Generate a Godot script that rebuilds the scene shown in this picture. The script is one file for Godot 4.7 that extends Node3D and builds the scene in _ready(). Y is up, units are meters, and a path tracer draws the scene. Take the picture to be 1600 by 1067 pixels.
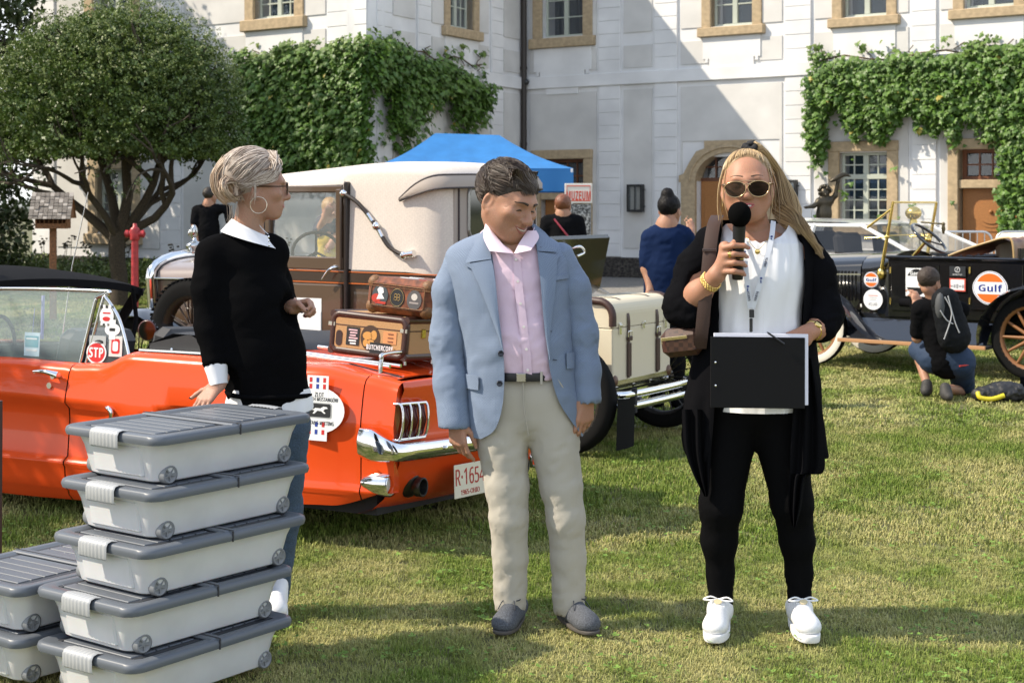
extends Node3D
# A summer meeting of old cars on the lawn of a white manor house.
# World: y up, metres. The photographer stands at the origin; eye height 1.6 m; -z leads into the scene.

const FOCAL:=2400.0
const EYE:=1.6
const HORIZON:=317.0
const SUN_TURN:=6.0
const SUN_HIGH:=44.0

# ------------------------------------------------------------------ mesh collector
class MB:
	var V:=PackedVector3Array()
	var N:=PackedVector3Array()
	var I:=PackedInt32Array()
	var C:=PackedColorArray()
	var T:=PackedVector2Array()
	var col:=Color.WHITE

	func put(p:Vector3,n:Vector3,uv:=Vector2.ZERO) -> int:
		V.append(p); N.append(n); C.append(col); T.append(uv)
		return V.size()-1

	func tri(a:Vector3,b:Vector3,c:Vector3) -> void:
		var n:=(c-a).cross(b-a).normalized()
		var s:=V.size()
		put(a,n); put(b,n); put(c,n)
		I.append(s); I.append(s+1); I.append(s+2)

	# a, b, c, d clockwise as seen from the front
	func quad(a:Vector3,b:Vector3,c:Vector3,d:Vector3) -> void:
		var n:=(c-a).cross(b-a)
		if n.length_squared() < 1e-16:n=(d-a).cross(c-a)
		n=n.normalized()
		var s:=V.size()
		put(a,n,Vector2(0,0)); put(b,n,Vector2(1,0)); put(c,n,Vector2(1,1)); put(d,n,Vector2(0,1))
		for k in [0,1,2,0,2,3]:I.append(s+k)

	# smooth sheet through rows of points; normals follow the winding
	func patch(rows:Array,wrap_u:=false,wrap_v:=false,flip:=false,uvs:=Vector2.ONE) -> void:
		var nr:=rows.size()
		var nc:int=rows[0].size()
		var s:=V.size()
		for r in nr:
			var row:PackedVector3Array=rows[r]
			for c in nc:
				V.append(row[c]); N.append(Vector3.ZERO); C.append(col)
				T.append(Vector2(uvs.x*c/maxf(1,nc-1),uvs.y*r/maxf(1,nr-1)))
		var rr:=nr if wrap_v else nr-1
		var cc:=nc if wrap_u else nc-1
		for r in rr:
			var r1:=(r+1) % nr
			for c in cc:
				var c1:=(c+1) % nc
				var a:=s+r*nc+c
				var b:=s+r*nc+c1
				var d:=s+r1*nc+c
				var e:=s+r1*nc+c1
				if flip:face3(a,d,e); face3(a,e,b)
				else:face3(a,b,e); face3(a,e,d)
		for k in range(s,V.size()):N[k]=N[k].normalized() if N[k].length_squared() > 1e-20 else Vector3.UP

	func face3(a:int,b:int,c:int) -> void:
		I.append(a); I.append(b); I.append(c)
		var n:=(V[c]-V[a]).cross(V[b]-V[a])
		N[a] += n; N[b] += n; N[c] += n

	func box(size:Vector3,at:=Transform3D.IDENTITY,bevel:=0.0) -> void:
		var h:=size*0.5
		if bevel <= 0.0:
			var p:=[]
			for k in 8:p.append(at*Vector3(h.x if k & 1 else -h.x,h.y if k & 2 else -h.y,h.z if k & 4 else -h.z))
			quad(p[6],p[7],p[5],p[4]); quad(p[3],p[2],p[0],p[1])
			quad(p[7],p[3],p[1],p[5]); quad(p[2],p[6],p[4],p[0])
			quad(p[2],p[3],p[7],p[6]); quad(p[4],p[5],p[1],p[0])
			return
		var b:=minf(bevel,0.49*minf(size.x,minf(size.y,size.z)))
		var i:=h-Vector3(b,b,b)
		for ax in 3:
			var u:=(ax+1) % 3
			var w:=(ax+2) % 3
			for sg in [-1.0,1.0]:
				var q:=[]
				for t in [[-1.0,-1.0],[1.0,-1.0],[1.0,1.0],[-1.0,1.0]]:
					var v:=Vector3.ZERO
					v[ax]=sg*h[ax]; v[u]=t[0]*i[u]; v[w]=t[1]*i[w]
					q.append(at*v)
				if sg > 0:quad(q[3],q[2],q[1],q[0])
				else:quad(q[0],q[1],q[2],q[3])
			for s1 in [-1.0,1.0]:
				for s2 in [-1.0,1.0]:
					var e:=[]
					for t in [-1.0,1.0]:
						var v1:=Vector3.ZERO
						v1[ax]=t*i[ax]; v1[u]=s1*h[u]; v1[w]=s2*i[w]
						var v2:=v1
						v2[u]=s1*i[u]; v2[w]=s2*h[w]
						e.append(at*v1); e.append(at*v2)
					if s1*s2 > 0:quad(e[0],e[2],e[3],e[1])
					else:quad(e[1],e[3],e[2],e[0])
		for k in 8:
			var sx:=1.0 if k & 1 else -1.0
			var sy:=1.0 if k & 2 else -1.0
			var sz:=1.0 if k & 4 else -1.0
			var p0:=at*Vector3(sx*h.x,sy*i.y,sz*i.z)
			var p1:=at*Vector3(sx*i.x,sy*h.y,sz*i.z)
			var p2:=at*Vector3(sx*i.x,sy*i.y,sz*h.z)
			if sx*sy*sz > 0:tri(p0,p2,p1)
			else:tri(p0,p1,p2)

	func bar(a:Vector3,b:Vector3,w:float,h:float,bevel:=0.0,up:=Vector3.UP) -> void:
		var d:=b-a
		var z:=d.normalized()
		var x:=up.cross(z)
		if x.length() < 1e-4:x=Vector3.RIGHT.cross(z)
		x=x.normalized()
		var y:=z.cross(x)
		box(Vector3(w,h,d.length()),Transform3D(Basis(x,y,z),(a+b)*0.5),bevel)

	# round tube through points; radii is a number or an array
	func tube(pts:Array,radii,n:=8,caps:=true,closed:=false) -> void:
		var cnt:=pts.size()
		var rows:=[]
		var t0:Vector3=(pts[1]-pts[0]).normalized()
		var x:=t0.cross(Vector3.UP if absf(t0.y) < 0.9 else Vector3.RIGHT).normalized()
		for k in cnt:
			var a:Vector3=pts[(k-1+cnt) % cnt] if (closed or k > 0) else pts[0]
			var b:Vector3=pts[(k+1) % cnt] if (closed or k < cnt-1) else pts[cnt-1]
			var t:=(b-a).normalized()
			x=(x-t*x.dot(t)).normalized()
			var y:=t.cross(x)
			var r:float=radii[k] if radii is Array or radii is PackedFloat32Array else radii
			var row:=PackedVector3Array()
			for j in n:
				var an:=TAU*j/n
				row.append(pts[k]+x*cos(an)*r+y*sin(an)*r)
			rows.append(row)
		patch(rows,true,closed,false)
		if caps and not closed:
			cap(rows[0],pts[0],false)
			cap(rows[cnt-1],pts[cnt-1],true)

	func cap(row:PackedVector3Array,c:Vector3,flip:bool) -> void:
		for j in row.size():
			var k:=(j+1) % row.size()
			if flip:tri(c,row[j],row[k])
			else:tri(c,row[k],row[j])

	# profile of (radius, height) turned about the y axis of at
	func lathe(profile:Array,n:=16,at:=Transform3D.IDENTITY,a0:=0.0,a1:=TAU) -> void:
		var rows:=[]
		var full:=absf(a1-a0-TAU) < 1e-4
		for p in profile:
			var row:=PackedVector3Array()
			for j in (n if full else n+1):
				var an:=a0+(a1-a0)*j/n
				row.append(at*Vector3(cos(an)*p.x,p.y,sin(an)*p.x))
			rows.append(row)
		patch(rows,full,false,true)

	func ball(c:Vector3,r,n:=12,basis:=Basis.IDENTITY) -> void:
		var rr:Vector3=r if r is Vector3 else Vector3(r,r,r)
		var rows:=[]
		var m:=maxi(4,n/2)
		for k in m+1:
			var ph:=PI*k/m
			var row:=PackedVector3Array()
			for j in n:
				var an:=TAU*j/n
				row.append(c+basis*(Vector3(sin(ph)*cos(an),cos(ph),sin(ph)*sin(an))*rr))
			rows.append(row)
		patch(rows,true,false,false)

	# flat outline in the xy plane of at, thickness along z, front at z = depth
	func plate(poly:PackedVector2Array,depth:float,at:=Transform3D.IDENTITY,uv_box:=Rect2()) -> void:
		var pl:=poly
		if not Geometry2D.is_polygon_clockwise(pl):
			pl=pl.duplicate(); pl.reverse()
		var ids:=Geometry2D.triangulate_polygon(pl)
		var nf:=(at.basis*Vector3.BACK).normalized()
		var s:=V.size()
		for p in pl:
			var uv:=Vector2((p.x-uv_box.position.x)/uv_box.size.x,1.0-(p.y-uv_box.position.y)/uv_box.size.y) if uv_box.size.x > 0 else Vector2.ZERO
			put(at*Vector3(p.x,p.y,depth),nf,uv)
		for k in range(0,ids.size(),3):
			var a:int=ids[k]; var b:int=ids[k+1]; var c:int=ids[k+2]
			if (pl[b]-pl[a]).cross(pl[c]-pl[a]) > 0:var t:=b; b=c; c=t
			I.append(s+a); I.append(s+b); I.append(s+c)
		s=V.size()
		for p in pl:put(at*Vector3(p.x,p.y,0),-nf)
		for k in range(0,ids.size(),3):
			var a:int=ids[k]; var b:int=ids[k+1]; var c:int=ids[k+2]
			if (pl[b]-pl[a]).cross(pl[c]-pl[a]) < 0:var t:=b; b=c; c=t
			I.append(s+a); I.append(s+b); I.append(s+c)
		var n:=pl.size()
		for k in n:
			var p:Vector2=pl[k]; var q:Vector2=pl[(k+1) % n]
			quad(at*Vector3(q.x,q.y,depth),at*Vector3(p.x,p.y,depth),at*Vector3(p.x,p.y,0),at*Vector3(q.x,q.y,0))

	func add(o:MB,at:=Transform3D.IDENTITY) -> void:
		var s:=V.size()
		for k in o.V.size():
			V.append(at*o.V[k]); N.append((at.basis*o.N[k]).normalized()); C.append(o.C[k]); T.append(o.T[k])
		for i in o.I:I.append(s+i)

	func mesh() -> ArrayMesh:
		var a:=[]
		a.resize(Mesh.ARRAY_MAX)
		a[Mesh.ARRAY_VERTEX]=V; a[Mesh.ARRAY_NORMAL]=N; a[Mesh.ARRAY_COLOR]=C; a[Mesh.ARRAY_TEX_UV]=T; a[Mesh.ARRAY_INDEX]=I
		var m:=ArrayMesh.new()
		m.add_surface_from_arrays(Mesh.PRIMITIVE_TRIANGLES,a)
		return m

# ------------------------------------------------------------------ smooth bodies: joined tapered capsules and ellipsoids, meshed as surface nets
class Sdf:
	var prims:=[]
	var lo:=Vector3.INF
	var hi:=-Vector3.INF

	func grow(p:Vector3,r:float) -> void:
		lo=lo.min(p-Vector3(r,r,r)); hi=hi.max(p+Vector3(r,r,r))

	func cap(a:Vector3,b:Vector3,ra:float,rb:float,k:=0.02,axis:=Vector3.ZERO,flat:=1.0,cut:=false) -> void:
		var ab:=b-a
		var q:=ab.length_squared()
		prims.append([2 if cut else 0,a,ab,(1.0/q if q > 1e-12 else 0.0),ra,rb,k,axis.normalized(),1.0/flat-1.0])
		if not cut:grow(a,ra); grow(b,rb)

	func chain(pts:Array,radii:Array,k:=0.02,axis:=Vector3.ZERO,flat:=1.0) -> void:
		for i in pts.size()-1:cap(pts[i],pts[i+1],radii[i],radii[i+1],k,axis,flat)

	func ell(c:Vector3,r:Vector3,k:=0.02,basis:=Basis.IDENTITY,cut:=false) -> void:
		prims.append([3 if cut else 1,c,basis.transposed(),Vector3(1.0/r.x,1.0/r.y,1.0/r.z),0.0,0.0,k,Vector3.ZERO,0.0])
		if not cut:grow(c,maxf(r.x,maxf(r.y,r.z)))

	func one(p:Vector3,g:Array) -> float:
		if g[0] == 0 or g[0] == 2:
			var d:Vector3=p-g[1]
			var t:=clampf(d.dot(g[2])*g[3],0.0,1.0)
			var q:Vector3=d-g[2]*t
			if g[8] != 0.0:q += g[7]*(q.dot(g[7])*g[8])
			return q.length()-(g[4]+(g[5]-g[4])*t)
		var e:Vector3=(g[2]*(p-g[1]))*g[3]
		var k0:=e.length()
		if k0 < 1e-6:return -1.0/maxf(g[3].x,maxf(g[3].y,g[3].z))
		return k0*(k0-1.0)/(e*g[3]).length()

	func value(p:Vector3,list:Array) -> float:
		var d:=1e3
		for g in list:
			var e:=one(p,g)
			var k:float=g[6]
			if g[0] >= 2:
				e=-e
				if e > d-k:
					var h:=maxf(k-absf(d-e),0.0)/k
					d=maxf(d,e)+h*h*k*0.25
			elif e < d+k:
				var h:=maxf(k-absf(d-e),0.0)/k
				d=minf(d,e)-h*h*k*0.25
		return d

	func mesh(mb:MB,cell:float,at:=Transform3D.IDENTITY,clip_lo:=-Vector3.INF,clip_hi:=Vector3.INF) -> void:
		var o:=lo.max(clip_lo)-Vector3.ONE*cell*2.0
		var top:=hi.min(clip_hi)+Vector3.ONE*cell*2.0
		const BL:=6
		var nb:=Vector3i(((top-o)/(cell*BL)).ceil())+Vector3i.ONE
		var nx:=nb.x*BL; var ny:=nb.y*BL; var nz:=nb.z*BL
		var vals:=PackedFloat32Array(); vals.resize(nx*ny*nz); vals.fill(1.0)
		var br:=cell*BL*0.8660254
		var active:=[]
		for bz in nb.z:
			for by in nb.y:
				for bx in nb.x:
					var c:=o+Vector3(bx+0.5,by+0.5,bz+0.5)*(cell*BL)-Vector3.ONE*cell*0.5
					var d:=1e3
					var list:=[]
					for g in prims:
						var e:=one(c,g)
						if absf(e) < br*2.2+g[6] or (e < 0.0 and g[0] < 2) or (g[0] >= 2 and e < br*2.2+g[6]):list.append(g)
						if g[0] >= 2:d=maxf(d,-e)
						elif e < d:d=e
					if d > br*1.9+0.02:continue
					d=value(c,list)
					if d < -br*1.9-0.02 or d > br*1.9+0.02:
						if d < 0.0:
							for z in BL:
								for y in BL:
									for x in BL:vals[((bz*BL+z)*ny+by*BL+y)*nx+bx*BL+x]=-1.0
						continue
					active.append(Vector3i(bx,by,bz))
					for z in BL:
						for y in BL:
							for x in BL:
								var gx:=bx*BL+x; var gy:=by*BL+y; var gz:=bz*BL+z
								vals[(gz*ny+gy)*nx+gx]=value(o+Vector3(gx,gy,gz)*cell,list)
		var ids:=PackedInt32Array(); ids.resize(nx*ny*nz); ids.fill(-1)
		var s:=mb.V.size()
		var sx:=1; var sy:=nx; var sz:=nx*ny
		var cells:=[]
		for b in active:
			for z in BL:
				for y in BL:
					for x in BL:
						var gx:int=b.x*BL+x; var gy:int=b.y*BL+y; var gz:int=b.z*BL+z
						if gx >= nx-1 or gy >= ny-1 or gz >= nz-1:continue
						var i:=(gz*ny+gy)*nx+gx
						cells.append(i)
		# cells that lie just below an active block also see its surface
		var seen:={}
		for b in active:seen[b]=true
		for b in active:
			for dlt in [Vector3i(-1,0,0),Vector3i(0,-1,0),Vector3i(0,0,-1),Vector3i(-1,-1,0),Vector3i(-1,0,-1),Vector3i(0,-1,-1),Vector3i(-1,-1,-1)]:
				var q:Vector3i=b+dlt
				if seen.has(q) or q.x < 0 or q.y < 0 or q.z < 0:continue
				seen[q]=true
				for z in BL:
					for y in BL:
						for x in BL:
							if x < BL-1 and y < BL-1 and z < BL-1:continue
							if q.x*BL+x >= nx-1 or q.y*BL+y >= ny-1 or q.z*BL+z >= nz-1:continue
							cells.append(((q.z*BL+z)*ny+q.y*BL+y)*nx+q.x*BL+x)
		for i:int in cells:
			var v0:=vals[i]; var v1:=vals[i+sx]; var v2:=vals[i+sy]; var v3:=vals[i+sx+sy]
			var v4:=vals[i+sz]; var v5:=vals[i+sx+sz]; var v6:=vals[i+sy+sz]; var v7:=vals[i+sx+sy+sz]
			var n:=int(v0 < 0)+int(v1 < 0)+int(v2 < 0)+int(v3 < 0)+int(v4 < 0)+int(v5 < 0)+int(v6 < 0)+int(v7 < 0)
			if n == 0 or n == 8:continue
			var p:=Vector3.ZERO
			var m:=0
			if (v0 < 0) != (v1 < 0):p += Vector3(v0/(v0-v1),0,0); m += 1
			if (v2 < 0) != (v3 < 0):p += Vector3(v2/(v2-v3),1,0); m += 1
			if (v4 < 0) != (v5 < 0):p += Vector3(v4/(v4-v5),0,1); m += 1
			if (v6 < 0) != (v7 < 0):p += Vector3(v6/(v6-v7),1,1); m += 1
			if (v0 < 0) != (v2 < 0):p += Vector3(0,v0/(v0-v2),0); m += 1
			if (v1 < 0) != (v3 < 0):p += Vector3(1,v1/(v1-v3),0); m += 1
			if (v4 < 0) != (v6 < 0):p += Vector3(0,v4/(v4-v6),1); m += 1
			if (v5 < 0) != (v7 < 0):p += Vector3(1,v5/(v5-v7),1); m += 1
			if (v0 < 0) != (v4 < 0):p += Vector3(0,0,v0/(v0-v4)); m += 1
			if (v1 < 0) != (v5 < 0):p += Vector3(1,0,v1/(v1-v5)); m += 1
			if (v2 < 0) != (v6 < 0):p += Vector3(0,1,v2/(v2-v6)); m += 1
			if (v3 < 0) != (v7 < 0):p += Vector3(1,1,v3/(v3-v7)); m += 1
			var gz:=i/sz; var gy:=(i-gz*sz)/sy; var gx:=i-gz*sz-gy*sy
			ids[i]=mb.V.size()
			mb.V.append(at*(o+(Vector3(gx,gy,gz)+p/m)*cell)); mb.N.append(Vector3.ZERO); mb.C.append(mb.col); mb.T.append(Vector2.ZERO)
		for i:int in cells:
			if ids[i] < 0:continue
			var a:=vals[i] < 0
			for ax in 3:
				var st:=sx if ax == 0 else (sy if ax == 1 else sz)
				var b:=vals[i+st] < 0
				if a == b:continue
				var u:=sy if ax == 0 else (sz if ax == 1 else sx)
				var w:=sz if ax == 0 else (sx if ax == 1 else sy)
				if i-u-w < 0:continue
				var q0:=ids[i]; var q1:=ids[i-u]; var q2:=ids[i-u-w]; var q3:=ids[i-w]
				if q1 < 0 or q2 < 0 or q3 < 0:continue
				if a:mb.face3(q0,q3,q2); mb.face3(q0,q2,q1)
				else:mb.face3(q0,q1,q2); mb.face3(q0,q2,q3)
		for k in range(s,mb.V.size()):mb.N[k]=mb.N[k].normalized() if mb.N[k].length_squared() > 1e-24 else Vector3.UP

# ------------------------------------------------------------------ scene helpers
var names:={}
var mats:={}
var texs:={}
var rng:=RandomNumberGenerator.new()
var wob:=FastNoiseLite.new()

func px(u:float,v:float,d:float) -> Vector3:
	return Vector3((u-800.0)*d/FOCAL,EYE-(v-HORIZON)*d/FOCAL,-d)

func v3(x:float,y:float,z:float) -> Vector3:return Vector3(x,y,z)
func tf(p:Vector3,ry:=0.0,rx:=0.0,rz:=0.0) -> Transform3D:
	return Transform3D(Basis.from_euler(Vector3(rx,ry,rz)),p)

func numbered(called:String) -> String:
	if not names.has(called):
		names[called]=0
		return called
	names[called] += 1
	return "%s_%03d" % [called,names[called]]

func thing(called:String,label:String,category:String,at:=Vector3.ZERO,turn:=0.0,group:="") -> Node3D:
	var o:=Node3D.new()
	o.name=numbered(called)
	add_child(o)
	o.position=at; o.rotation.y=turn
	o.set_meta("label",label); o.set_meta("category",category)
	if group:o.set_meta("group",group)
	return o

func obj(called:String,mb,m:Material,parent:Node=self) -> MeshInstance3D:
	var o:=MeshInstance3D.new()
	o.mesh=mb.mesh() if mb is MB else mb
	o.material_override=m
	o.name=numbered(called) if parent == self else called
	parent.add_child(o,true)
	return o

func structure(called:String,mb,m:Material) -> MeshInstance3D:
	var o:=obj(called,mb,m)
	o.set_meta("kind","structure")
	return o

func single(called:String,mb,m:Material,label:String,category:String,group:="") -> MeshInstance3D:
	var o:=obj(called,mb,m)
	o.set_meta("label",label); o.set_meta("category",category)
	if group:o.set_meta("group",group)
	return o

# base colours are linear
func paint(r:float,g:float,b:float,rough:=0.6,metal:=0.0,opt:={}) -> StandardMaterial3D:
	var key:=str([r,g,b,rough,metal,opt])
	if mats.has(key):return mats[key]
	var m:=StandardMaterial3D.new()
	m.albedo_color=Color(r,g,b).linear_to_srgb()
	m.roughness=rough; m.metallic=metal
	if opt.has("tone"):
		m.albedo_texture=tone_tex(opt.tone[0],opt.tone[1]); m.uv1_triplanar=true
		m.uv1_scale=Vector3.ONE*opt.tone[2]
	if opt.has("bump"):
		m.normal_enabled=true; m.normal_texture=bump_tex(opt.bump[0]); m.normal_scale=opt.bump[1]; m.uv1_triplanar=true
		m.uv1_scale=Vector3.ONE*opt.bump[2]
	if opt.has("coat"):m.clearcoat_enabled=true; m.clearcoat=opt.coat; m.clearcoat_roughness=0.05
	if opt.has("sss"):m.subsurf_scatter_enabled=true; m.subsurf_scatter_strength=opt.sss
	if opt.has("vc"):m.vertex_color_use_as_albedo=true
	if opt.has("rim"):m.rim_enabled=true; m.rim=opt.rim; m.rim_tint=0.5
	if opt.has("back"):m.backlight_enabled=true; m.backlight=Color(opt.back[0],opt.back[1],opt.back[2]).linear_to_srgb()
	if opt.has("spec"):m.metallic_specular=opt.spec
	if opt.has("world"):m.uv1_world_triplanar=true
	mats[key]=m
	return m

func noise(freq:float,oct:=4,kind:=FastNoiseLite.TYPE_SIMPLEX_SMOOTH,sd:=3) -> FastNoiseLite:
	var n:=FastNoiseLite.new()
	n.noise_type=kind; n.frequency=freq; n.fractal_octaves=oct; n.seed=sd
	return n

# tileable grey-scale mottling between lo and 1
func tone_tex(kind:String,low:float) -> Texture2D:
	var key:=kind+str(low)
	if texs.has(key):return texs[key]
	var t:=NoiseTexture2D.new()
	t.width=512; t.height=512; t.seamless=true
	match kind:
		"soft":t.noise=noise(0.008,5)
		"fine":t.noise=noise(0.06,4)
		"cells":t.noise=noise(0.03,3,FastNoiseLite.TYPE_CELLULAR)
		"mid":t.noise=noise(0.02,5)
	var g:=Gradient.new()
	g.colors=PackedColorArray([Color(low,low,low),Color.WHITE]); g.offsets=PackedFloat32Array([0.15,0.8])
	t.color_ramp=g
	texs[key]=t
	return t

func bump_tex(kind:String) -> Texture2D:
	var key:="bump"+kind
	if texs.has(key):return texs[key]
	if kind == "weave" or kind == "knit":
		var im:=Image.create(64,64,false,Image.FORMAT_RGB8)
		for y in 64:
			for x in 64:
				var hgt:=0.0
				if kind == "weave":
					var over:=(x/8+y/8) % 2 == 0
					hgt=0.5+0.5*(sin(PI*(fmod(x,8)+0.5)/8.0) if over else sin(PI*(fmod(y,8)+0.5)/8.0))
				else:hgt=0.5+0.5*sin(TAU*(x/8.0))*(0.6+0.4*sin(TAU*y/8.0))
				im.set_pixel(x,y,Color(hgt,hgt,hgt))
		im.bump_map_to_normal_map(2.0)
		texs[key]=ImageTexture.create_from_image(im)
		return texs[key]
	var t:=NoiseTexture2D.new()
	t.width=512; t.height=512; t.seamless=true; t.as_normal_map=true; t.bump_strength=4.0
	match kind:
		"plaster":t.noise=noise(0.04,5)
		"fine":t.noise=noise(0.12,3)
		"cloth":t.noise=noise(0.012,4)
		"leather":t.noise=noise(0.08,2,FastNoiseLite.TYPE_CELLULAR)
	texs[key]=t
	return t

func glass(a:=0.08,tint:=Color(0.9,0.95,0.95)) -> StandardMaterial3D:
	var key:="glass%s%s" % [a,tint]
	if mats.has(key):return mats[key]
	var m:=StandardMaterial3D.new()
	m.albedo_color=Color(tint.r,tint.g,tint.b,a)
	m.transparency=BaseMaterial3D.TRANSPARENCY_ALPHA
	m.roughness=0.02
	mats[key]=m
	return m

# smooth curve through points
func smooth(pts:Array,sub:=6) -> Array:
	var out:=[]
	var n:=pts.size()
	for i in n-1:
		for s in sub:
			var t:=float(s)/sub
			var a=pts[maxi(i-1,0)]; var b=pts[i]; var c=pts[i+1]; var d=pts[mini(i+2,n-1)]
			out.append(0.5*((2.0*b)+(c-a)*t+(2.0*a-5.0*b+4.0*c-d)*t*t+(3.0*b-a-3.0*c+d)*t*t*t))
	out.append(pts[n-1])
	return out

func circle(r:float,n:=24,ry:=-1.0,c:=Vector2.ZERO) -> PackedVector2Array:
	var p:=PackedVector2Array()
	for k in n:p.append(c+Vector2(cos(TAU*k/n)*r,sin(TAU*k/n)*(r if ry < 0 else ry)))
	return p

func rect(w:float,h:float,rad:=0.0,c:=Vector2.ZERO,n:=4) -> PackedVector2Array:
	var p:=PackedVector2Array()
	if rad <= 0.0:return PackedVector2Array([c+Vector2(-w,-h)/2,c+Vector2(w,-h)/2,c+Vector2(w,h)/2,c+Vector2(-w,h)/2])
	for q in 4:
		var cc:=c+Vector2((w/2-rad)*(1 if q in [0,3] else -1),(h/2-rad)*(1 if q < 2 else -1))
		for k in n+1:p.append(cc+Vector2.from_angle(PI/2*q+PI/2*k/n)*rad)
	return p

# lettering as raised mesh, centred, height h (cap height), facing +z of at
func letters(text:String,h:float,font:="Droid Sans",weight:=400,depth:=0.004) -> TextMesh:
	var t:=TextMesh.new()
	var f:=SystemFont.new()
	f.font_names=PackedStringArray([font]); f.font_weight=weight
	t.font=f; t.text=text; t.font_size=64; t.depth=depth
	t.pixel_size=h/46.0
	t.curve_step=2.0
	return t

func write(text:String,h:float,m:Material,parent:Node3D,at:Transform3D,called:="lettering",font:="Droid Sans",weight:=400,sx:=1.0) -> MeshInstance3D:
	var o:=obj(called,letters(text,h,font,weight,0.003),m,parent)
	o.transform=Transform3D(at.basis*Basis.from_scale(Vector3(sx,1,1)),at.origin)
	return o

func _ready() -> void:
	rng.seed=7
	wob.seed=11; wob.frequency=1.0; wob.noise_type=FastNoiseLite.TYPE_SIMPLEX_SMOOTH; wob.fractal_octaves=3
	# camera: level, lens shifted down, as in the photograph (upright lines stay upright)
	var cam:=Camera3D.new()
	cam.name="view_camera"
	cam.projection=Camera3D.PROJECTION_FRUSTUM
	cam.near=0.1; cam.far=600.0
	cam.size=0.1*1067.0/FOCAL
	cam.frustum_offset=Vector2(0,-(533.5-HORIZON)/FOCAL*0.1)
	cam.position=Vector3(0,EYE,0)
	add_child(cam)
	cam.current=true
	# sky, sun, exposure
	var env:=Environment.new()
	env.background_mode=Environment.BG_SKY
	var sky:=Sky.new()
	var sm:=ProceduralSkyMaterial.new()
	sm.sky_top_color=Color(0.52,0.58,0.67); sm.sky_horizon_color=Color(0.86,0.865,0.86); sm.sky_curve=0.2
	sm.ground_bottom_color=Color(0.2,0.22,0.15); sm.ground_horizon_color=Color(0.5,0.52,0.48)
	sm.sky_energy_multiplier=1.28
	var cl:=NoiseTexture2D.new()
	cl.width=1024; cl.height=512; cl.seamless=true; cl.noise=noise(0.006,6)
	var cg:=Gradient.new()
	cg.colors=PackedColorArray([Color(1,1,1,0),Color(1,1,1,0),Color(1,1,1,0.75)]); cg.offsets=PackedFloat32Array([0,0.5,0.75])
	cl.color_ramp=cg
	sm.sky_cover=cl; sm.sky_cover_modulate=Color(0.5,0.5,0.52)
	sky.sky_material=sm
	env.sky=sky
	env.tonemap_mode=Environment.TONE_MAPPER_LINEAR
	env.tonemap_exposure=1.52
	env.sdfgi_enabled=true; env.ssao_enabled=true; env.ssil_enabled=true
	var we:=WorldEnvironment.new()
	we.name="world_environment"; we.environment=env
	add_child(we)
	var sun:=DirectionalLight3D.new()
	sun.name="sun"
	sun.light_energy=1.42; sun.light_color=Color(1.0,0.95,0.87); sun.light_angular_distance=0.5; sun.shadow_enabled=true
	sun.rotation_degrees=Vector3(-SUN_HIGH,-90.0+SUN_TURN,0)
	add_child(sun)
	var lens:=CameraAttributesPhysical.new()
	lens.frustum_focus_distance=5.9; lens.frustum_focal_length=35.0; lens.exposure_aperture=5.6
	we.camera_attributes=lens
	build_materials()
	build_lawn()
	build_grass()
	build_house()
	build_trees()
	build_vines()
	build_garden()
	build_tent()
	build_sign()
	build_wall_fixtures()
	build_barrier()
	build_statue()
	build_man()
	build_speaker()
	build_blonde()
	build_convertible()
	build_cabriolet()
	build_touring_car()
	build_saloon()
	build_boxes()
	build_bystanders()

var PLASTER:StandardMaterial3D
var PANEL:StandardMaterial3D
var STONE:StandardMaterial3D
var SASH:StandardMaterial3D
var OAK:StandardMaterial3D
var DARK:StandardMaterial3D
var IRON:StandardMaterial3D
var CHROME:StandardMaterial3D
var BRASS:StandardMaterial3D
var RUBBER:StandardMaterial3D
var BLACKPAINT:StandardMaterial3D

func build_materials() -> void:
	PLASTER=paint(0.78,0.775,0.765,0.9,0,{"tone":["soft",0.9,0.22],"world":1})
	PANEL=paint(0.655,0.64,0.61,0.9,0,{"tone":["soft",0.9,0.22],"world":1})
	STONE=paint(0.48,0.365,0.225,0.85,0,{"tone":["mid",0.84,0.9],"world":1})
	SASH=paint(0.42,0.45,0.38,0.5)
	OAK=paint(0.36,0.15,0.04,0.55,0,{"tone":["fine",0.88,0.8]})
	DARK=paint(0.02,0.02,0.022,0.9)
	IRON=paint(0.03,0.03,0.03,0.5,0.3)
	CHROME=paint(0.82,0.82,0.82,0.08,1.0)
	BRASS=paint(0.72,0.52,0.16,0.22,1.0)
	RUBBER=paint(0.010,0.010,0.010,0.9,0,{"bump":["fine",0.3,6.0],"spec":0.2})
	BLACKPAINT=paint(0.008,0.008,0.009,0.12,0,{"coat":1.0})

# ---- lawn
func build_lawn() -> void:
	var lawn:=paint(0.17,0.165,0.06,0.95,0,{"tone":["mid",0.55,0.45],"world":1})
	var g:=MB.new()
	var rows:=[]
	for zi in 40:
		var row:=PackedVector3Array()
		for xi in 40:
			row.append(Vector3(lerpf(-160,160,xi/39.0),-0.02,lerpf(-180,60,zi/39.0)))
		rows.append(row)
	g.patch(rows)
	structure("lawn",g,lawn)
	# gravel in front of the house
	var p:=MB.new()
	p.quad(v3(-1.5,-0.012,-21.5),v3(-1.5,-0.012,-36.5),v3(16,-0.012,-36.5),v3(16,-0.012,-19))
	var q:=MB.new()
	q.quad(v3(-1.5,-0.012,-36.5),v3(16,-0.012,-36.5),v3(16,-0.012,-19),v3(-1.5,-0.012,-21.5))
	structure("gravel_path",q,paint(0.32,0.30,0.27,0.95,0,{"tone":["fine",0.55,0.7],"world":1}))

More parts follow.
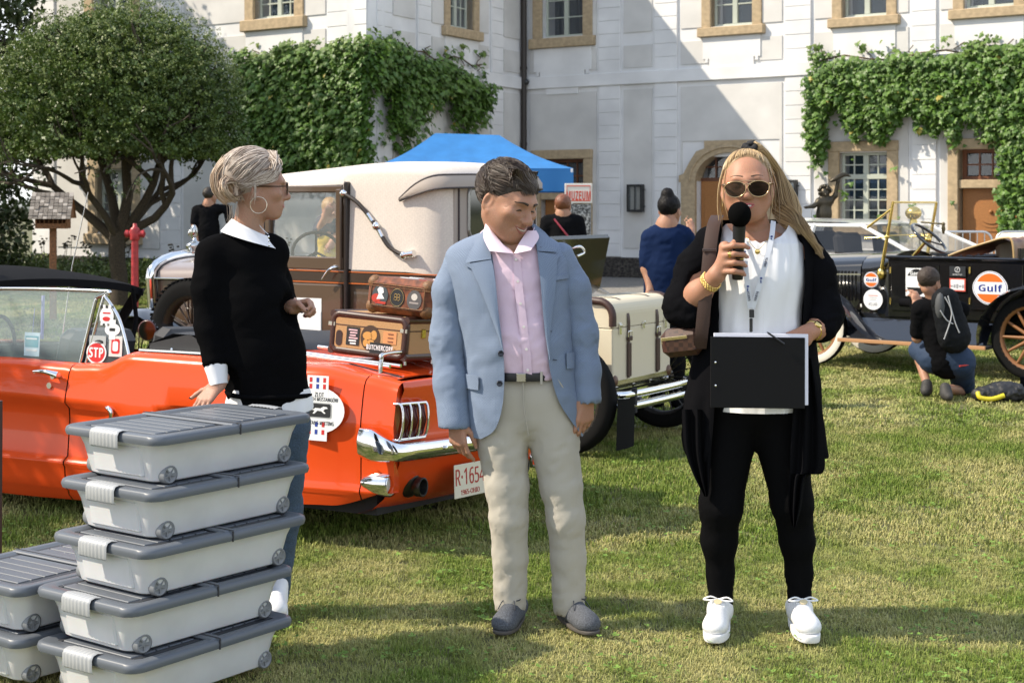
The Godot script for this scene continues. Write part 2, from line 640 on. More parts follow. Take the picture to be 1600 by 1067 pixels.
func tuft(blades:int,h:float,w:float,spread:float,sd:int) -> MB:
	var r:=RandomNumberGenerator.new()
	r.seed=sd
	var b:=MB.new()
	for k in blades:
		var an:=r.randf()*TAU
		var lean:=r.randf_range(0.15,1.15)
		var d:=Vector3(cos(an),0,sin(an))
		var s:=Vector3(-d.z,0,d.x)*w*0.5*r.randf_range(0.7,1.3)
		var o:=Vector3(r.randf_range(-spread,spread),0,r.randf_range(-spread,spread))
		var hh:=h*r.randf_range(0.55,1.15)
		var m:=o+d*hh*lean*0.35+Vector3.UP*hh*0.6
		var e:=o+d*hh*lean*0.95+Vector3.UP*hh*(1.0-lean*0.35)
		b.col=Color.WHITE*r.randf_range(0.75,1.15)
		b.quad(o-s,m-s*0.8,m+s*0.8,o+s)
		b.tri(m-s*0.8,e,m+s*0.8)
	return b

func build_grass() -> void:
	var m:=paint(1,1,1,0.75,0,{"vc":1,"back":[0.10,0.13,0.03],"spec":0.3})
	var patchy:=noise(0.55,4,FastNoiseLite.TYPE_SIMPLEX_SMOOTH,21)
	var fine:=noise(2.2,3,FastNoiseLite.TYPE_SIMPLEX_SMOOTH,5)
	var bands:=[[3.9,7.2,3000.0,0.033,0.0030,7],[7.2,11.0,1300.0,0.038,0.0048,7],[11.0,17.0,420.0,0.05,0.008,8],[17.0,30.0,75.0,0.06,0.016,9]]
	for bi in bands.size():
		var b:Array=bands[bi]
		var mid:float=(b[0]+b[1])*0.5
		var wid:float=0.95*b[1]+1.6
		var cnt:=int((b[1]-b[0])*wid*b[2])
		var mm:=MultiMesh.new()
		mm.transform_format=MultiMesh.TRANSFORM_3D
		mm.use_colors=true
		mm.mesh=tuft(b[5],b[3],b[4],0.022+0.002*mid,31+bi).mesh()
		mm.instance_count=cnt
		for i in cnt:
			var d:=rng.randf_range(b[0],b[1])
			var x:=rng.randf_range(-0.5,0.5)*wid
			if d > 20.5 and x > -1.6:x=-1.6-rng.randf()*9.0
			var n:=patchy.get_noise_2d(x*1.3,d)+0.55*fine.get_noise_2d(x,d)
			var dry:=clampf(0.47+n*1.6,0.0,1.0)
			if rng.randf() < 0.16:dry=rng.randf()
			var green:=Color(0.12,0.19,0.028).lerp(Color(0.23,0.285,0.06),rng.randf())
			var c:=green.lerp(Color(0.47,0.42,0.18),dry*0.85)
			c=c*rng.randf_range(0.8,1.3)
			var sc:=rng.randf_range(0.65,1.2)*(1.0-0.3*dry)
			mm.set_instance_transform(i,Transform3D(Basis.from_euler(Vector3(rng.randf_range(-0.2,0.2),rng.randf()*TAU,0)).scaled(Vector3(1,sc,1)),Vector3(x,-0.02,-d)))
			mm.set_instance_color(i,c)
		var o:=MultiMeshInstance3D.new()
		o.multimesh=mm; o.material_override=m
		o.name=numbered("grass")
		add_child(o)
		o.set_meta("kind","stuff"); o.set_meta("category","grass")
		o.set_meta("label",["short grass of the lawn right round the speakers' feet","grass of the lawn beside the orange car's rear","grass of the lawn under the black touring car","grass of the lawn farthest off towards the house"][bi])
	# clover and weeds
	var cl:=MB.new()
	for k in 3:
		var dir:=Vector3(cos(TAU*k/3),0.25,sin(TAU*k/3))
		var side:=Vector3(-dir.z,0,dir.x)*0.5
		cl.quad(Vector3.ZERO,dir*0.55-side,dir*1.05,dir*0.55+side)
	var wm:=MultiMesh.new()
	wm.transform_format=MultiMesh.TRANSFORM_3D; wm.use_colors=true
	wm.mesh=cl.mesh()
	wm.instance_count=2400
	for i in 2400:
		var d:=rng.randf_range(4.0,9.5)
		var x:=rng.randf_range(-0.4,0.4)*d
		for t in 6:
			if fine.get_noise_2d(x*0.7+40.0,d*0.7) > 0.12:break
			d=rng.randf_range(4.0,9.5); x=rng.randf_range(-0.4,0.4)*d
		var s:=rng.randf_range(0.008,0.016)
		wm.set_instance_transform(i,Transform3D(Basis.from_euler(Vector3(rng.randf_range(-0.3,0.3),rng.randf()*TAU,rng.randf_range(-0.3,0.3))).scaled(Vector3.ONE*s),Vector3(x,rng.randf_range(0.0,0.022),-d)))
		wm.set_instance_color(i,Color(0.14,0.23,0.045)*rng.randf_range(0.8,1.35))
	var wo:=MultiMeshInstance3D.new()
	wo.multimesh=wm; wo.material_override=m
	wo.name="clover"
	add_child(wo)
	wo.set_meta("kind","stuff"); wo.set_meta("label","low clover leaves scattered through the front lawn"); wo.set_meta("category","clover")

# ---- the house
const CORNER_IN:=Vector3(0.26,0,-34.8)
const CORNER_OUT:=Vector3(-2.747,0,-29.3)
var frames:={}

func wall_frame(o:Vector3,x:Vector3) -> Transform3D:
	return Transform3D(Basis(x,Vector3.UP,x.cross(Vector3.UP)),o)

# where the line of sight through photo position (u, v) meets a wall: (along, height)
func on_wall(f:Transform3D,u:float,v:float) -> Vector2:
	var e:=Vector3(0,EYE,0)
	var dir:=px(u,v,1.0)-e
	var n:=f.basis.z
	var t:=(f.origin-e).dot(n)/dir.dot(n)
	var p:=f.affine_inverse()*(e+dir*t)
	return Vector2(p.x,p.y)

# a wall of thickness t with rectangular holes
func holed(mb:MB,f:Transform3D,x0:float,x1:float,y0:float,y1:float,t:float,holes:Array) -> void:
	var xs:=[x0,x1]; var ys:=[y0,y1]
	for h in holes:
		for a in [h.position.x,h.end.x]:if a > x0 and a < x1:xs.append(a)
		for a in [h.position.y,h.end.y]:if a > y0 and a < y1:ys.append(a)
	xs.sort(); ys.sort()
	for i in xs.size()-1:
		if xs[i+1]-xs[i] < 1e-4:continue
		for j in ys.size()-1:
			if ys[j+1]-ys[j] < 1e-4:continue
			var c:=Vector2((xs[i]+xs[i+1])/2,(ys[j]+ys[j+1])/2)
			var open:=false
			for h in holes:if h.has_point(c):open=true
			if not open:mb.box(Vector3(xs[i+1]-xs[i],ys[j+1]-ys[j],t),f*Transform3D(Basis.IDENTITY,Vector3(c.x,c.y,-t/2)))

func wall_rect(mb:MB,f:Transform3D,a:Vector2,b:Vector2,proud:float,bevel:=0.0) -> void:
	mb.box(Vector3(b.x-a.x,b.y-a.y,proud),f*Transform3D(Basis.IDENTITY,Vector3((a.x+b.x)/2,(a.y+b.y)/2,proud/2)),bevel)

# a stone-framed casement window; r is the outer edge of the surround
func window(house:Node3D,f:Transform3D,r:Rect2,cols:int,rows:int,low_split:=0.0) -> Rect2:
	var fw:=r.size.x*0.155
	var hole:=Rect2(r.position.x+fw,r.position.y+fw,r.size.x-2*fw,r.size.y-2*fw)
	var st:=MB.new()
	for e in [[r.position.x,r.position.y+fw*0.9,fw,r.size.y-fw*1.8],[r.end.x-fw,r.position.y+fw*0.9,fw,r.size.y-fw*1.8]]:
		st.box(Vector3(e[2],e[3],0.30),f*tf(v3(e[0]+e[2]/2,e[1]+e[3]/2,-0.09)),0.01)
	st.box(Vector3(r.size.x+0.02,fw*0.9,0.32),f*tf(v3(r.get_center().x,r.end.y-fw*0.45,-0.09)),0.01)
	st.box(Vector3(r.size.x+0.14,fw*0.9,0.38),f*tf(v3(r.get_center().x,r.position.y+fw*0.45,-0.06)),0.015)
	var w:=obj("window",st,STONE,house)
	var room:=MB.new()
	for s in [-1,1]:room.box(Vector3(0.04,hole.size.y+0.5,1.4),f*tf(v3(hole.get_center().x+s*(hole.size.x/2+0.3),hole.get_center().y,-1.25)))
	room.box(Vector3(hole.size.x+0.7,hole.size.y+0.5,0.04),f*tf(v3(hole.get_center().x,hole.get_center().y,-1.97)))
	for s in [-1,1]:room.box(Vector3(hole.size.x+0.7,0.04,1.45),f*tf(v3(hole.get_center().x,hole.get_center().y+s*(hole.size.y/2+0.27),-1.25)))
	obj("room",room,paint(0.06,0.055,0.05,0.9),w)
	var zz:=-0.16
	var fr:=MB.new()
	var t:=0.055
	fr.box(Vector3(t,hole.size.y,0.06),f*tf(v3(hole.position.x+t/2,hole.get_center().y,zz)),0.006)
	fr.box(Vector3(t,hole.size.y,0.06),f*tf(v3(hole.end.x-t/2,hole.get_center().y,zz)),0.006)
	fr.box(Vector3(t*2,hole.size.y-2*t,0.07),f*tf(v3(hole.get_center().x,hole.get_center().y,zz)),0.006)
	fr.box(Vector3(hole.size.x-2*t,t,0.06),f*tf(v3(hole.get_center().x,hole.position.y+t/2,zz+0.002)),0.006)
	fr.box(Vector3(hole.size.x-2*t,t,0.06),f*tf(v3(hole.get_center().x,hole.end.y-t/2,zz+0.002)),0.006)
	var ysplit:=hole.position.y+hole.size.y*low_split
	if low_split > 0.0:fr.box(Vector3(hole.size.x-2*t,t*1.8,0.075),f*tf(v3(hole.get_center().x,ysplit,zz+0.004)),0.006)
	obj("sash",fr,SASH,w)
	# panes between the glazing bars
	var bands:=[[hole.position.y+t,hole.end.y-t,rows]]
	if low_split > 0.0:bands=[[hole.position.y+t,ysplit-t*0.9,rows],[ysplit+t*0.9,hole.end.y-t,2]]
	var pane_mesh:={}
	for half in 2:
		var a:float=hole.position.x+t if half == 0 else hole.get_center().x+t
		var b:float=hole.get_center().x-t if half == 0 else hole.end.x-t
		for bd in bands:
			var n:int=bd[2]
			var ph:float=(bd[1]-bd[0])/n
			var pw:float=(b-a)/cols
			for i in cols:
				for j in n:
					var key:="%.3f %.3f" % [pw,ph]
					if not pane_mesh.has(key):
						var pm:=MB.new()
						pm.box(Vector3(pw-0.02,ph-0.02,0.006),Transform3D(f.basis,Vector3.ZERO))
						pane_mesh[key]=pm.mesh()
					var pn:=obj("pane",pane_mesh[key],glass(0.16,Color(0.25,0.32,0.38)),w)
					pn.position=f*v3(a+pw*(i+0.5),bd[0]+ph*(j+0.5),zz-0.005)
			for i in range(1,cols):
				var mb:=MB.new()
				mb.box(Vector3(0.026,bd[1]-bd[0],0.03),f*tf(v3(a+pw_of(a,b,cols)*i,(bd[0]+bd[1])/2,zz+0.003)))
				obj("glazing_bar",mb,SASH,w)
			for j in range(1,n):
				var mb:=MB.new()
				mb.box(Vector3(b-a,0.026,0.034),f*tf(v3((a+b)/2,bd[0]+ph*j,zz+0.003)))
				obj("glazing_bar",mb,SASH,w)
	return hole

func pw_of(a:float,b:float,n:int) -> float:return (b-a)/n

func pilaster(house:Node3D,f:Transform3D,x0:float,x1:float,y0:float,y1:float) -> void:
	var core:=MB.new()
	wall_rect(core,f,Vector2(x0,y0),Vector2(x1,y1),0.035)
	var p:=obj("pilaster",core,paint(0.66,0.655,0.65,0.9),house)
	var hgt:=0.285
	var b:=MB.new()
	b.box(Vector3(x1-x0-0.008,hgt-0.012,0.03),Transform3D(f.basis,Vector3.ZERO),0.005)
	var mesh:=b.mesh()
	var n:=int((y1-y0)/hgt)
	for k in n:
		if k*hgt+y0 > 6.6:break
		var o:=obj("plaster_block",mesh,PLASTER,p)
		o.position=f*v3((x0+x1)/2,y0+hgt*(k+0.5),0.034+0.0015*sin(k*3.7))

func panel(mb:MB,f:Transform3D,x0:float,x1:float,y0:float,y1:float,holes:Array,d:=0.022) -> void:
	var xs:=[x0,x1]; var ys:=[y0,y1]
	for h in holes:
		for a in [h.position.x,h.end.x]:if a > x0 and a < x1:xs.append(a)
		for a in [h.position.y,h.end.y]:if a > y0 and a < y1:ys.append(a)
	xs.sort(); ys.sort()
	for i in xs.size()-1:
		for j in ys.size()-1:
			if xs[i+1]-xs[i] < 1e-3 or ys[j+1]-ys[j] < 1e-3:continue
			var c:=Vector2((xs[i]+xs[i+1])/2,(ys[j]+ys[j+1])/2)
			var open:=false
			for h in holes:if h.has_point(c):open=true
			if not open:wall_rect(mb,f,Vector2(xs[i],ys[j]),Vector2(xs[i+1],ys[j+1]),d)

# the stepped white field below an upper window
func apron(mb:MB,f:Transform3D,x0:float,x1:float,top:float) -> void:
	var w:=x1-x0
	var c:=(x0+x1)/2
	var pl:=PackedVector2Array()
	var half:=[[0.5,0.0],[0.5,-0.34],[0.46,-0.34],[0.46,-0.40],[0.41,-0.40],[0.41,-0.34],[0.385,-0.34],[0.385,-0.50],[0.35,-0.52],[0.31,-0.57],[0.28,-0.63],[0.28,-0.68]]
	for k in half:pl.append(Vector2(c+k[0]*w,top+k[1]*w))
	for k in range(half.size()-1,-1,-1):pl.append(Vector2(c-half[k][0]*w,top+half[k][1]*w))
	mb.plate(pl,0.045,f)

func build_house() -> void:
	var wr:=Vector3(0.819,0,0.574).normalized()
	var R:=wall_frame(CORNER_IN,wr)
	var Cx:=(CORNER_IN-CORNER_OUT).normalized()
	var Cn:=wall_frame(CORNER_OUT,Cx)
	var L:=wall_frame(CORNER_OUT-wr*10.0,wr)
	frames={"R":R,"C":Cn,"L":L}
	var house:=thing("manor_house","white two-storey manor house with tan stone window frames behind the lawn","building")
	var TOP:=9.1
	# --- openings, from the photograph
	var rw:=[]
	for q in [[834,927,62],[1098,1192,48],[1302,1403,33],[1491,1604,16]]:
		var a:=on_wall(R,q[0],q[2]); var b:=on_wall(R,q[1],q[2]-9)
		rw.append(Rect2(a.x,5.06,b.x-a.x,2.15))
	var w5a:=on_wall(R,1296,366); var w5b:=on_wall(R,1405,219)
	var w5:=Rect2(w5a.x,w5a.y,w5b.x-w5a.x,w5b.y-w5a.y)
	var da:=on_wall(R,1484,440); var db:=on_wall(R,1612,214)
	var door_r:=Rect2(da.x,0.0,db.x-da.x,db.y)
	var ma:=on_wall(R,834,440); var mb_:=on_wall(R,927,233)
	var door_m:=Rect2(ma.x,0.0,mb_.x-ma.x,mb_.y)
	var aa:=on_wall(R,1067,440); var ab:=on_wall(R,1219,217)
	var door_a:=Rect2(aa.x,0.0,ab.x-aa.x,ab.y)
	var inner:=func(r:Rect2,k:float) -> Rect2:return Rect2(r.position.x+r.size.x*k,r.position.y,r.size.x*(1-2*k),r.size.y-r.size.x*k)
	var holes:=[]
	for r in rw:holes.append(r.grow_individual(-r.size.x*0.155,-r.size.x*0.155,-r.size.x*0.155,-r.size.x*0.155))
	holes.append(w5.grow(-w5.size.x*0.155))
	var in_r:Rect2=inner.call(door_r,0.13)
	var in_m:Rect2=inner.call(door_m,0.13)
	var in_a:Rect2=inner.call(door_a,0.15)
	for r in [in_r,in_m,in_a]:holes.append(r)
	var wall:=MB.new()
	holed(wall,R,-0.5,14.0,-0.1,TOP+2.0,0.5,holes)
	obj("right_wing_wall",wall,PLASTER,house)
	# roof over the right wing is out of the picture; close the wing behind
	var lw:=[]
	for q in [[384,476,30,5.06,2.15],[133,219,26,5.06,2.15]]:
		var a:=on_wall(L,q[0],q[2]); var b:=on_wall(L,q[1],q[2])
		lw.append(Rect2(a.x,5.06,b.x-a.x,2.15))
	var lga:=on_wall(L,139,381); var lgb:=on_wall(L,220,246)
	lw.append(Rect2(lga.x,lga.y,lgb.x-lga.x,lgb.y-lga.y))
	var lh:=[]
	for r in lw:lh.append(r.grow(-r.size.x*0.155))
	wall=MB.new()
	holed(wall,L,0.0,10.0,-0.1,TOP,0.5,lh)
	obj("left_wing_wall",wall,PLASTER,house)
	var ca:=on_wall(Cn,692,46); var cb:=on_wall(Cn,746,46)
	var cw:=Rect2(ca.x,5.06,cb.x-ca.x,2.15)
	wall=MB.new()
	var clen:=(CORNER_IN-CORNER_OUT).length()
	holed(wall,Cn,0.003,clen,-0.1,TOP,0.5,[cw.grow(-cw.size.x*0.155)])
	obj("return_wall",wall,PLASTER,house)
	var gable:=MB.new()
	gable.box(Vector3(0.5,TOP,8.0),L*tf(v3(0.252,TOP/2-0.1,-4.5)))
	obj("side_wall",gable,PLASTER,house)
	# roof of the left block, whose eaves shade the right wing
	var roof:=MB.new()
	var ov:=0.5
	var e0:=L*v3(-0.6,TOP,ov); var e1:=CORNER_OUT+Vector3.UP*TOP+L.basis.z*ov+Cn.basis.z*ov
	var e2:=CORNER_IN+Vector3.UP*TOP+Cn.basis.z*ov+Cx*2.0
	var e3:=L*v3(-0.6,TOP,-9.0)
	var pk:=Vector3.UP*4.0
	var r0:=L*v3(3.0,TOP,-4.5)+pk; var r1:=(e1+e2)*0.5-Cn.basis.z*4.0+pk
	roof.quad(e0,r0,r1,e1); roof.quad(e1,r1,r1,e2); roof.quad(e3,r0,e0,e0); roof.quad(e2,r1,r0,e3)
	roof.quad(e0,e1,e2,e3)
	obj("roof",roof,paint(0.12,0.05,0.035,0.8),house)
	var gut:=MB.new()
	gut.tube([e0,e1],0.07,8); gut.tube([e1,e2],0.07,8)
	obj("gutter",gut,IRON,house)
	# --- plinth of rough stone
	var pst:=paint(0.12,0.105,0.09,0.95,0,{"tone":["cells",0.3,1.2],"world":1})
	for q in [[R,0.0,door_m.position.x-0.01],[R,door_m.end.x+0.01,door_a.position.x-0.01],[R,door_a.end.x+0.01,door_r.position.x-0.01],[L,0.0,10.0],[Cn,0.07,clen-0.1]]:
		var pl:=MB.new()
		wall_rect(pl,q[0],Vector2(q[1],-0.1),Vector2(q[2],0.42),0.068)
		obj("plinth",pl,pst,house)
	# --- pilasters, panels, bands
	var pr:=[]
	for q in [[937,971],[1024,1060],[1228,1269],[1426,1465]]:
		pr.append(Vector2(on_wall(R,q[0],150).x,on_wall(R,q[1],150).x))
	for p in pr:pilaster(house,R,p.x,p.y,0.43,6.9)
	var pc:=[]
	for q in [[586,610],[650,671],[765,784]]:pc.append(Vector2(on_wall(Cn,q[0],150).x,on_wall(Cn,q[1],150).x))
	for p in pc:pilaster(house,Cn,p.x,p.y,0.45,6.9)
	var plf:=[]
	for q in [[52,86],[253,284],[513,547]]:plf.append(Vector2(on_wall(L,q[0],150).x,on_wall(L,q[1],150).x))
	for p in plf:pilaster(house,L,p.x,p.y,0.45,6.9)
	pilaster(house,L,10.0-0.32,9.997,0.45,6.9)
	var band:=MB.new()
	wall_rect(band,R,Vector2(0.06,4.16),Vector2(13.9,4.43),0.075,0.008)
	obj("string_course",band,PLASTER,house)
	band=MB.new()
	wall_rect(band,L,Vector2(0.0,4.16),Vector2(10.07,4.43),0.075,0.008)
	obj("string_course",band,PLASTER,house)
	band=MB.new()
	wall_rect(band,Cn,Vector2(0.078,4.16),Vector2(clen-0.08,4.43),0.072,0.008)
	obj("string_course",band,PLASTER,house)
	var pm:=MB.new(); var am:=MB.new()
	var walls:=[[R,[0.12]+flat(pr)+[13.8],rw,[door_m,door_a,door_r,w5]],[Cn,[0.1]+flat(pc)+[clen-0.1],[cw],[]],[L,[0.05]+flat(plf)+[9.66],[lw[0],lw[1]],[lw[2]]]]
	for w in walls:
		var f:Transform3D=w[0]
		var xs:Array=w[1]
		var block:Array=w[3].duplicate()
		for k in range(0,xs.size()-1,2):
			var x0:float=xs[k]+0.07; var x1:float=xs[k+1]-0.07
			if x1-x0 < 0.12:continue
			for lv in [[0.62,4.05,block],[4.52,5.0,w[2]],[5.28,7.4,w[2]]]:
				pm=MB.new()
				panel(pm,f,x0,x1,lv[0],lv[1],lv[2])
				obj("wall_panel",pm,PANEL,house)
		for r in w[2]:
			am=MB.new()
			apron(am,f,r.position.x+0.03,r.end.x-0.03,5.055)
			obj("apron",am,PLASTER,house)
	# --- windows
	for r in rw:window(house,R,r,1,4)
	window(house,R,w5,2,4,0.66)
	for k in lw.size():window(house,L,lw[k],2,4,0.66)
	window(house,Cn,cw,2,4)
	# --- doors
	door_straight(house,R,door_r,in_r,true)
	door_straight(house,R,door_m,in_m,false)
	door_arched(house,R,door_a,in_a)
	# --- downpipe in the corner
	var dp:=MB.new()
	dp.tube([R*v3(0.12,-0.1,0.16),R*v3(0.12,TOP,0.16)],0.068,10)
	for k in 5:dp.tube([R*v3(0.12,1.2+k*1.7,0.16),R*v3(0.12,1.26+k*1.7,0.16)],0.082,10)
	obj("downpipe",dp,paint(0.035,0.028,0.024,0.5,0.2),house)

func flat(a:Array) -> Array:
	var o:=[]
	for p in a:o.append(p.x); o.append(p.y)
	return o

func door_straight(house:Node3D,f:Transform3D,r:Rect2,h:Rect2,carved:bool) -> void:
	var st:=MB.new()
	var fw:=h.position.x-r.position.x
	for x in [r.position.x+fw/2,r.end.x-fw/2]:st.box(Vector3(fw,r.size.y-fw,0.34),f*tf(v3(x,(r.size.y-fw)/2,-0.07)),0.012)
	st.box(Vector3(r.size.x+0.02,fw,0.36),f*tf(v3(r.get_center().x,r.end.y-fw/2,-0.07)),0.012)
	var leaf_top:=on_wall(f,1545,294).y if carved else on_wall(f,875,312).y
	st.box(Vector3(h.size.x,0.16,0.3),f*tf(v3(h.get_center().x,leaf_top+0.08,-0.1)),0.012)
	var d:=obj("doorway",st,STONE,house)
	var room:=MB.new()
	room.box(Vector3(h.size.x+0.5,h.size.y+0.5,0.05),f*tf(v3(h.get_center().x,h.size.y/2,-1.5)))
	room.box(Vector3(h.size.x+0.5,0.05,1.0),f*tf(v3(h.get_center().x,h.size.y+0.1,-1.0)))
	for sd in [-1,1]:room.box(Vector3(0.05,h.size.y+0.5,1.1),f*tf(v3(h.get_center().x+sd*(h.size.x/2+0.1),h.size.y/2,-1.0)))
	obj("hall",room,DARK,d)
	var tr:=MB.new()
	var ty0:=leaf_top+0.16; var ty1:=h.end.y
	var brown:=paint(0.16,0.055,0.02,0.5)
	for x in [h.position.x+0.04,h.end.x-0.04]:tr.box(Vector3(0.08,ty1-ty0,0.06),f*tf(v3(x,(ty0+ty1)/2,-0.2)))
	for y in [ty0+0.035,ty1-0.035]:tr.box(Vector3(h.size.x-0.16,0.07,0.06),f*tf(v3(h.get_center().x,y,-0.2)))
	for k in [1,2,3]:tr.box(Vector3(0.03,ty1-ty0-0.14,0.04),f*tf(v3(h.position.x+0.08+(h.size.x-0.16)*k/4.0,(ty0+ty1)/2,-0.2)))
	tr.box(Vector3(h.size.x-0.16,0.03,0.036),f*tf(v3(h.get_center().x,(ty0+ty1)/2,-0.2)))
	obj("transom",tr,brown,d)
	for k in 4:
		for j in 2:
			var pn:=MB.new()
			pn.box(Vector3((h.size.x-0.16)/4-0.03,(ty1-ty0-0.14)/2-0.03,0.006),f*tf(v3(h.position.x+0.08+(h.size.x-0.16)*(k+0.5)/4.0,ty0+0.07+(ty1-ty0-0.14)*(j+0.5)/2,-0.205)))
			obj("pane",pn,glass(0.16,Color(0.3,0.34,0.38)),d)
	var leaf:=MB.new()
	leaf.box(Vector3(h.size.x-0.02,leaf_top,0.08),f*tf(v3(h.get_center().x,leaf_top/2,-0.18)),0.01)
	var lf:=obj("door_leaf",leaf,OAK,d)
	if carved:
		var cx:=h.get_center().x
		var cy:=on_wall(f,1547,331).y
		var ring:=MB.new()
		ring.plate(circle(0.335,28,0.30,Vector2(cx,cy)),0.03,f*tf(v3(0,0,-0.141)))
		ring.plate(circle(0.26,28,0.225,Vector2(cx,cy)),0.05,f*tf(v3(0,0,-0.141)))
		ring.plate(rect(0.4,0.74,0.0,Vector2(cx,cy)),0.018,f*tf(v3(0,0,-0.141)))
		ring.plate(rect(0.84,0.26,0.0,Vector2(cx,cy)),0.017,f*tf(v3(0,0,-0.141)))
		ring.ball(f*v3(cx,cy,-0.08),Vector3(0.04,0.04,0.04),10)
		ring.plate(circle(0.30,24,0.28,Vector2(cx,cy-0.95)),0.03,f*tf(v3(0,0,-0.141)))
		ring.plate(rect(0.74,0.2,0.0,Vector2(cx,cy-0.95)),0.018,f*tf(v3(0,0,-0.141)))
		obj("carved_rosette",ring,OAK,d)

func door_arched(house:Node3D,f:Transform3D,r:Rect2,h:Rect2) -> void:
	# basket-arched stone surround with a stepped hood
	var cx:=r.get_center().x
	var spring:=on_wall(f,1090,283).y
	var ri:=h.size.x/2
	var rise:=on_wall(f,1140,238).y-spring
	var top:=r.end.y
	var outer:=PackedVector2Array()
	var half:=r.size.x/2
	var so:=[[half,0.0],[half,spring-0.02],[half+0.05,spring-0.02],[half+0.05,spring+0.12],[half-0.06,spring+0.16],[half-0.20,spring+0.40],[half-0.36,top-0.22],[half-0.55,top-0.16],[half-0.55,top]]
	for k in so:outer.append(Vector2(cx+k[0],k[1]))
	for k in range(so.size()-1,-1,-1):outer.append(Vector2(cx-so[k][0],so[k][1]))
	# cut the opening
	var line:=PackedVector2Array()
	line.append(Vector2(cx-ri,0.0))
	for k in 17:line.append(Vector2(cx-cos(PI*k/16.0)*ri,spring+sin(PI*k/16.0)*rise))
	line.append(Vector2(cx+ri,0.0))
	var full:=PackedVector2Array()
	for k in range(so.size()):full.append(outer[k])
	for k in range(so.size(),outer.size()):full.append(outer[k])
	for q in line:full.append(q)
	var st:=MB.new()
	st.plate(full,0.36,f*tf(v3(0,0,-0.28)))
	# a raised outer moulding
	var mould:=[]
	for k in 21:mould.append(f*v3(cx-cos(PI*k/20.0)*(ri+0.13),spring+sin(PI*k/20.0)*(rise+0.12),0.085))
	st.tube(mould,0.028,6)
	var d:=obj("arched_doorway",st,STONE,house)
	# close the corners of the hole above the arch, and the hall
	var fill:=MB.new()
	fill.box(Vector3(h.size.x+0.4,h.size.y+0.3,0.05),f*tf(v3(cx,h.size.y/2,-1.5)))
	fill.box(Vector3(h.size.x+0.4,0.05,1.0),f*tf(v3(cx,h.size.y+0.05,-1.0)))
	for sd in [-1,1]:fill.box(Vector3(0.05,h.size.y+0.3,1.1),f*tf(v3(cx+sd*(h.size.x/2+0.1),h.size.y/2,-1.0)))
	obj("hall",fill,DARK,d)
	var leaf:=MB.new()
	leaf.box(Vector3(h.size.x-0.02,spring,0.07),f*tf(v3(cx,spring/2,-0.2)),0.008)
	for k in [-1,1]:
		for q in [[0.25,0.75],[1.0,0.72]]:
			leaf.box(Vector3(ri-0.2,q[1],0.02),f*tf(v3(cx+k*ri/2,q[0]+q[1]/2,-0.158)),0.008)
	obj("door_leaf",leaf,OAK,d)
	var fan:=MB.new()
	fan.box(Vector3(h.size.x-0.02,0.07,0.07),f*tf(v3(cx,spring+0.035,-0.2)))
	for k in [-0.55,-0.18,0.18,0.55]:
		var hh:float=sqrt(1-k*k)*rise
		fan.box(Vector3(0.03,hh-0.07,0.03),f*tf(v3(cx+k*ri,spring+0.07+(hh-0.07)/2,-0.2)))
	fan.box(Vector3(h.size.x*0.86,0.028,0.026),f*tf(v3(cx,spring+rise*0.5,-0.2)))
	obj("fanlight_bars",fan,paint(0.12,0.045,0.02,0.5),d)
	var pane:=MB.new()
	var fp:=PackedVector2Array()
	for k in 17:fp.append(Vector2(cx-cos(PI*k/16.0)*(ri-0.005),spring+0.04+sin(PI*k/16.0)*(rise-0.045)))
	pane.plate(fp,0.006,f*tf(v3(0,0,-0.225)))
	obj("pane",pane,glass(0.16,Color(0.3,0.34,0.38)),d)

func multi(called:String,mesh:Mesh,m:Material,xf:Array,cols:Array,parent:Node=self) -> MultiMeshInstance3D:
	var mm:=MultiMesh.new()
	mm.transform_format=MultiMesh.TRANSFORM_3D; mm.use_colors=true
	mm.mesh=mesh
	mm.instance_count=xf.size()
	for i in xf.size():
		mm.set_instance_transform(i,xf[i]); mm.set_instance_color(i,cols[i])
	var o:=MultiMeshInstance3D.new()
	o.multimesh=mm; o.material_override=m
	o.name=numbered(called) if parent == self else called
	parent.add_child(o,true)
	o.set_meta("kind","stuff")
	return o

func leaf_mat() -> StandardMaterial3D:return paint(1,1,1,0.5,0,{"vc":1,"back":[0.09,0.16,0.02],"spec":0.5})

# a lobed vine leaf about one unit across, folded along its midrib, hanging from the origin
func vine_leaf() -> MB:
	var b:=MB.new()
	var rim:=[Vector3(0,0,0.02),Vector3(0.28,0.1,0.0),Vector3(0.5,-0.12,-0.06),Vector3(0.3,-0.34,0.02),Vector3(0.34,-0.62,-0.05),Vector3(0.12,-0.62,0.03),Vector3(0,-0.98,-0.1)]
	var mid:=[Vector3(0,0,0.02),Vector3(0,-0.2,0.07),Vector3(0,-0.35,0.09),Vector3(0,-0.4,0.09),Vector3(0,-0.6,0.06),Vector3(0,-0.7,0.03),Vector3(0,-0.98,-0.1)]
	for s in [-1.0,1.0]:
		for k in 6:
			var a:Vector3=mid[k]; var c:Vector3=mid[k+1]
			var p:Vector3=rim[k]; var q:Vector3=rim[k+1]
			p.x *= s; q.x *= s
			if s > 0:b.tri(a,p,q); b.tri(a,q,c)
			else:b.tri(a,q,p); b.tri(a,c,q)
	return b

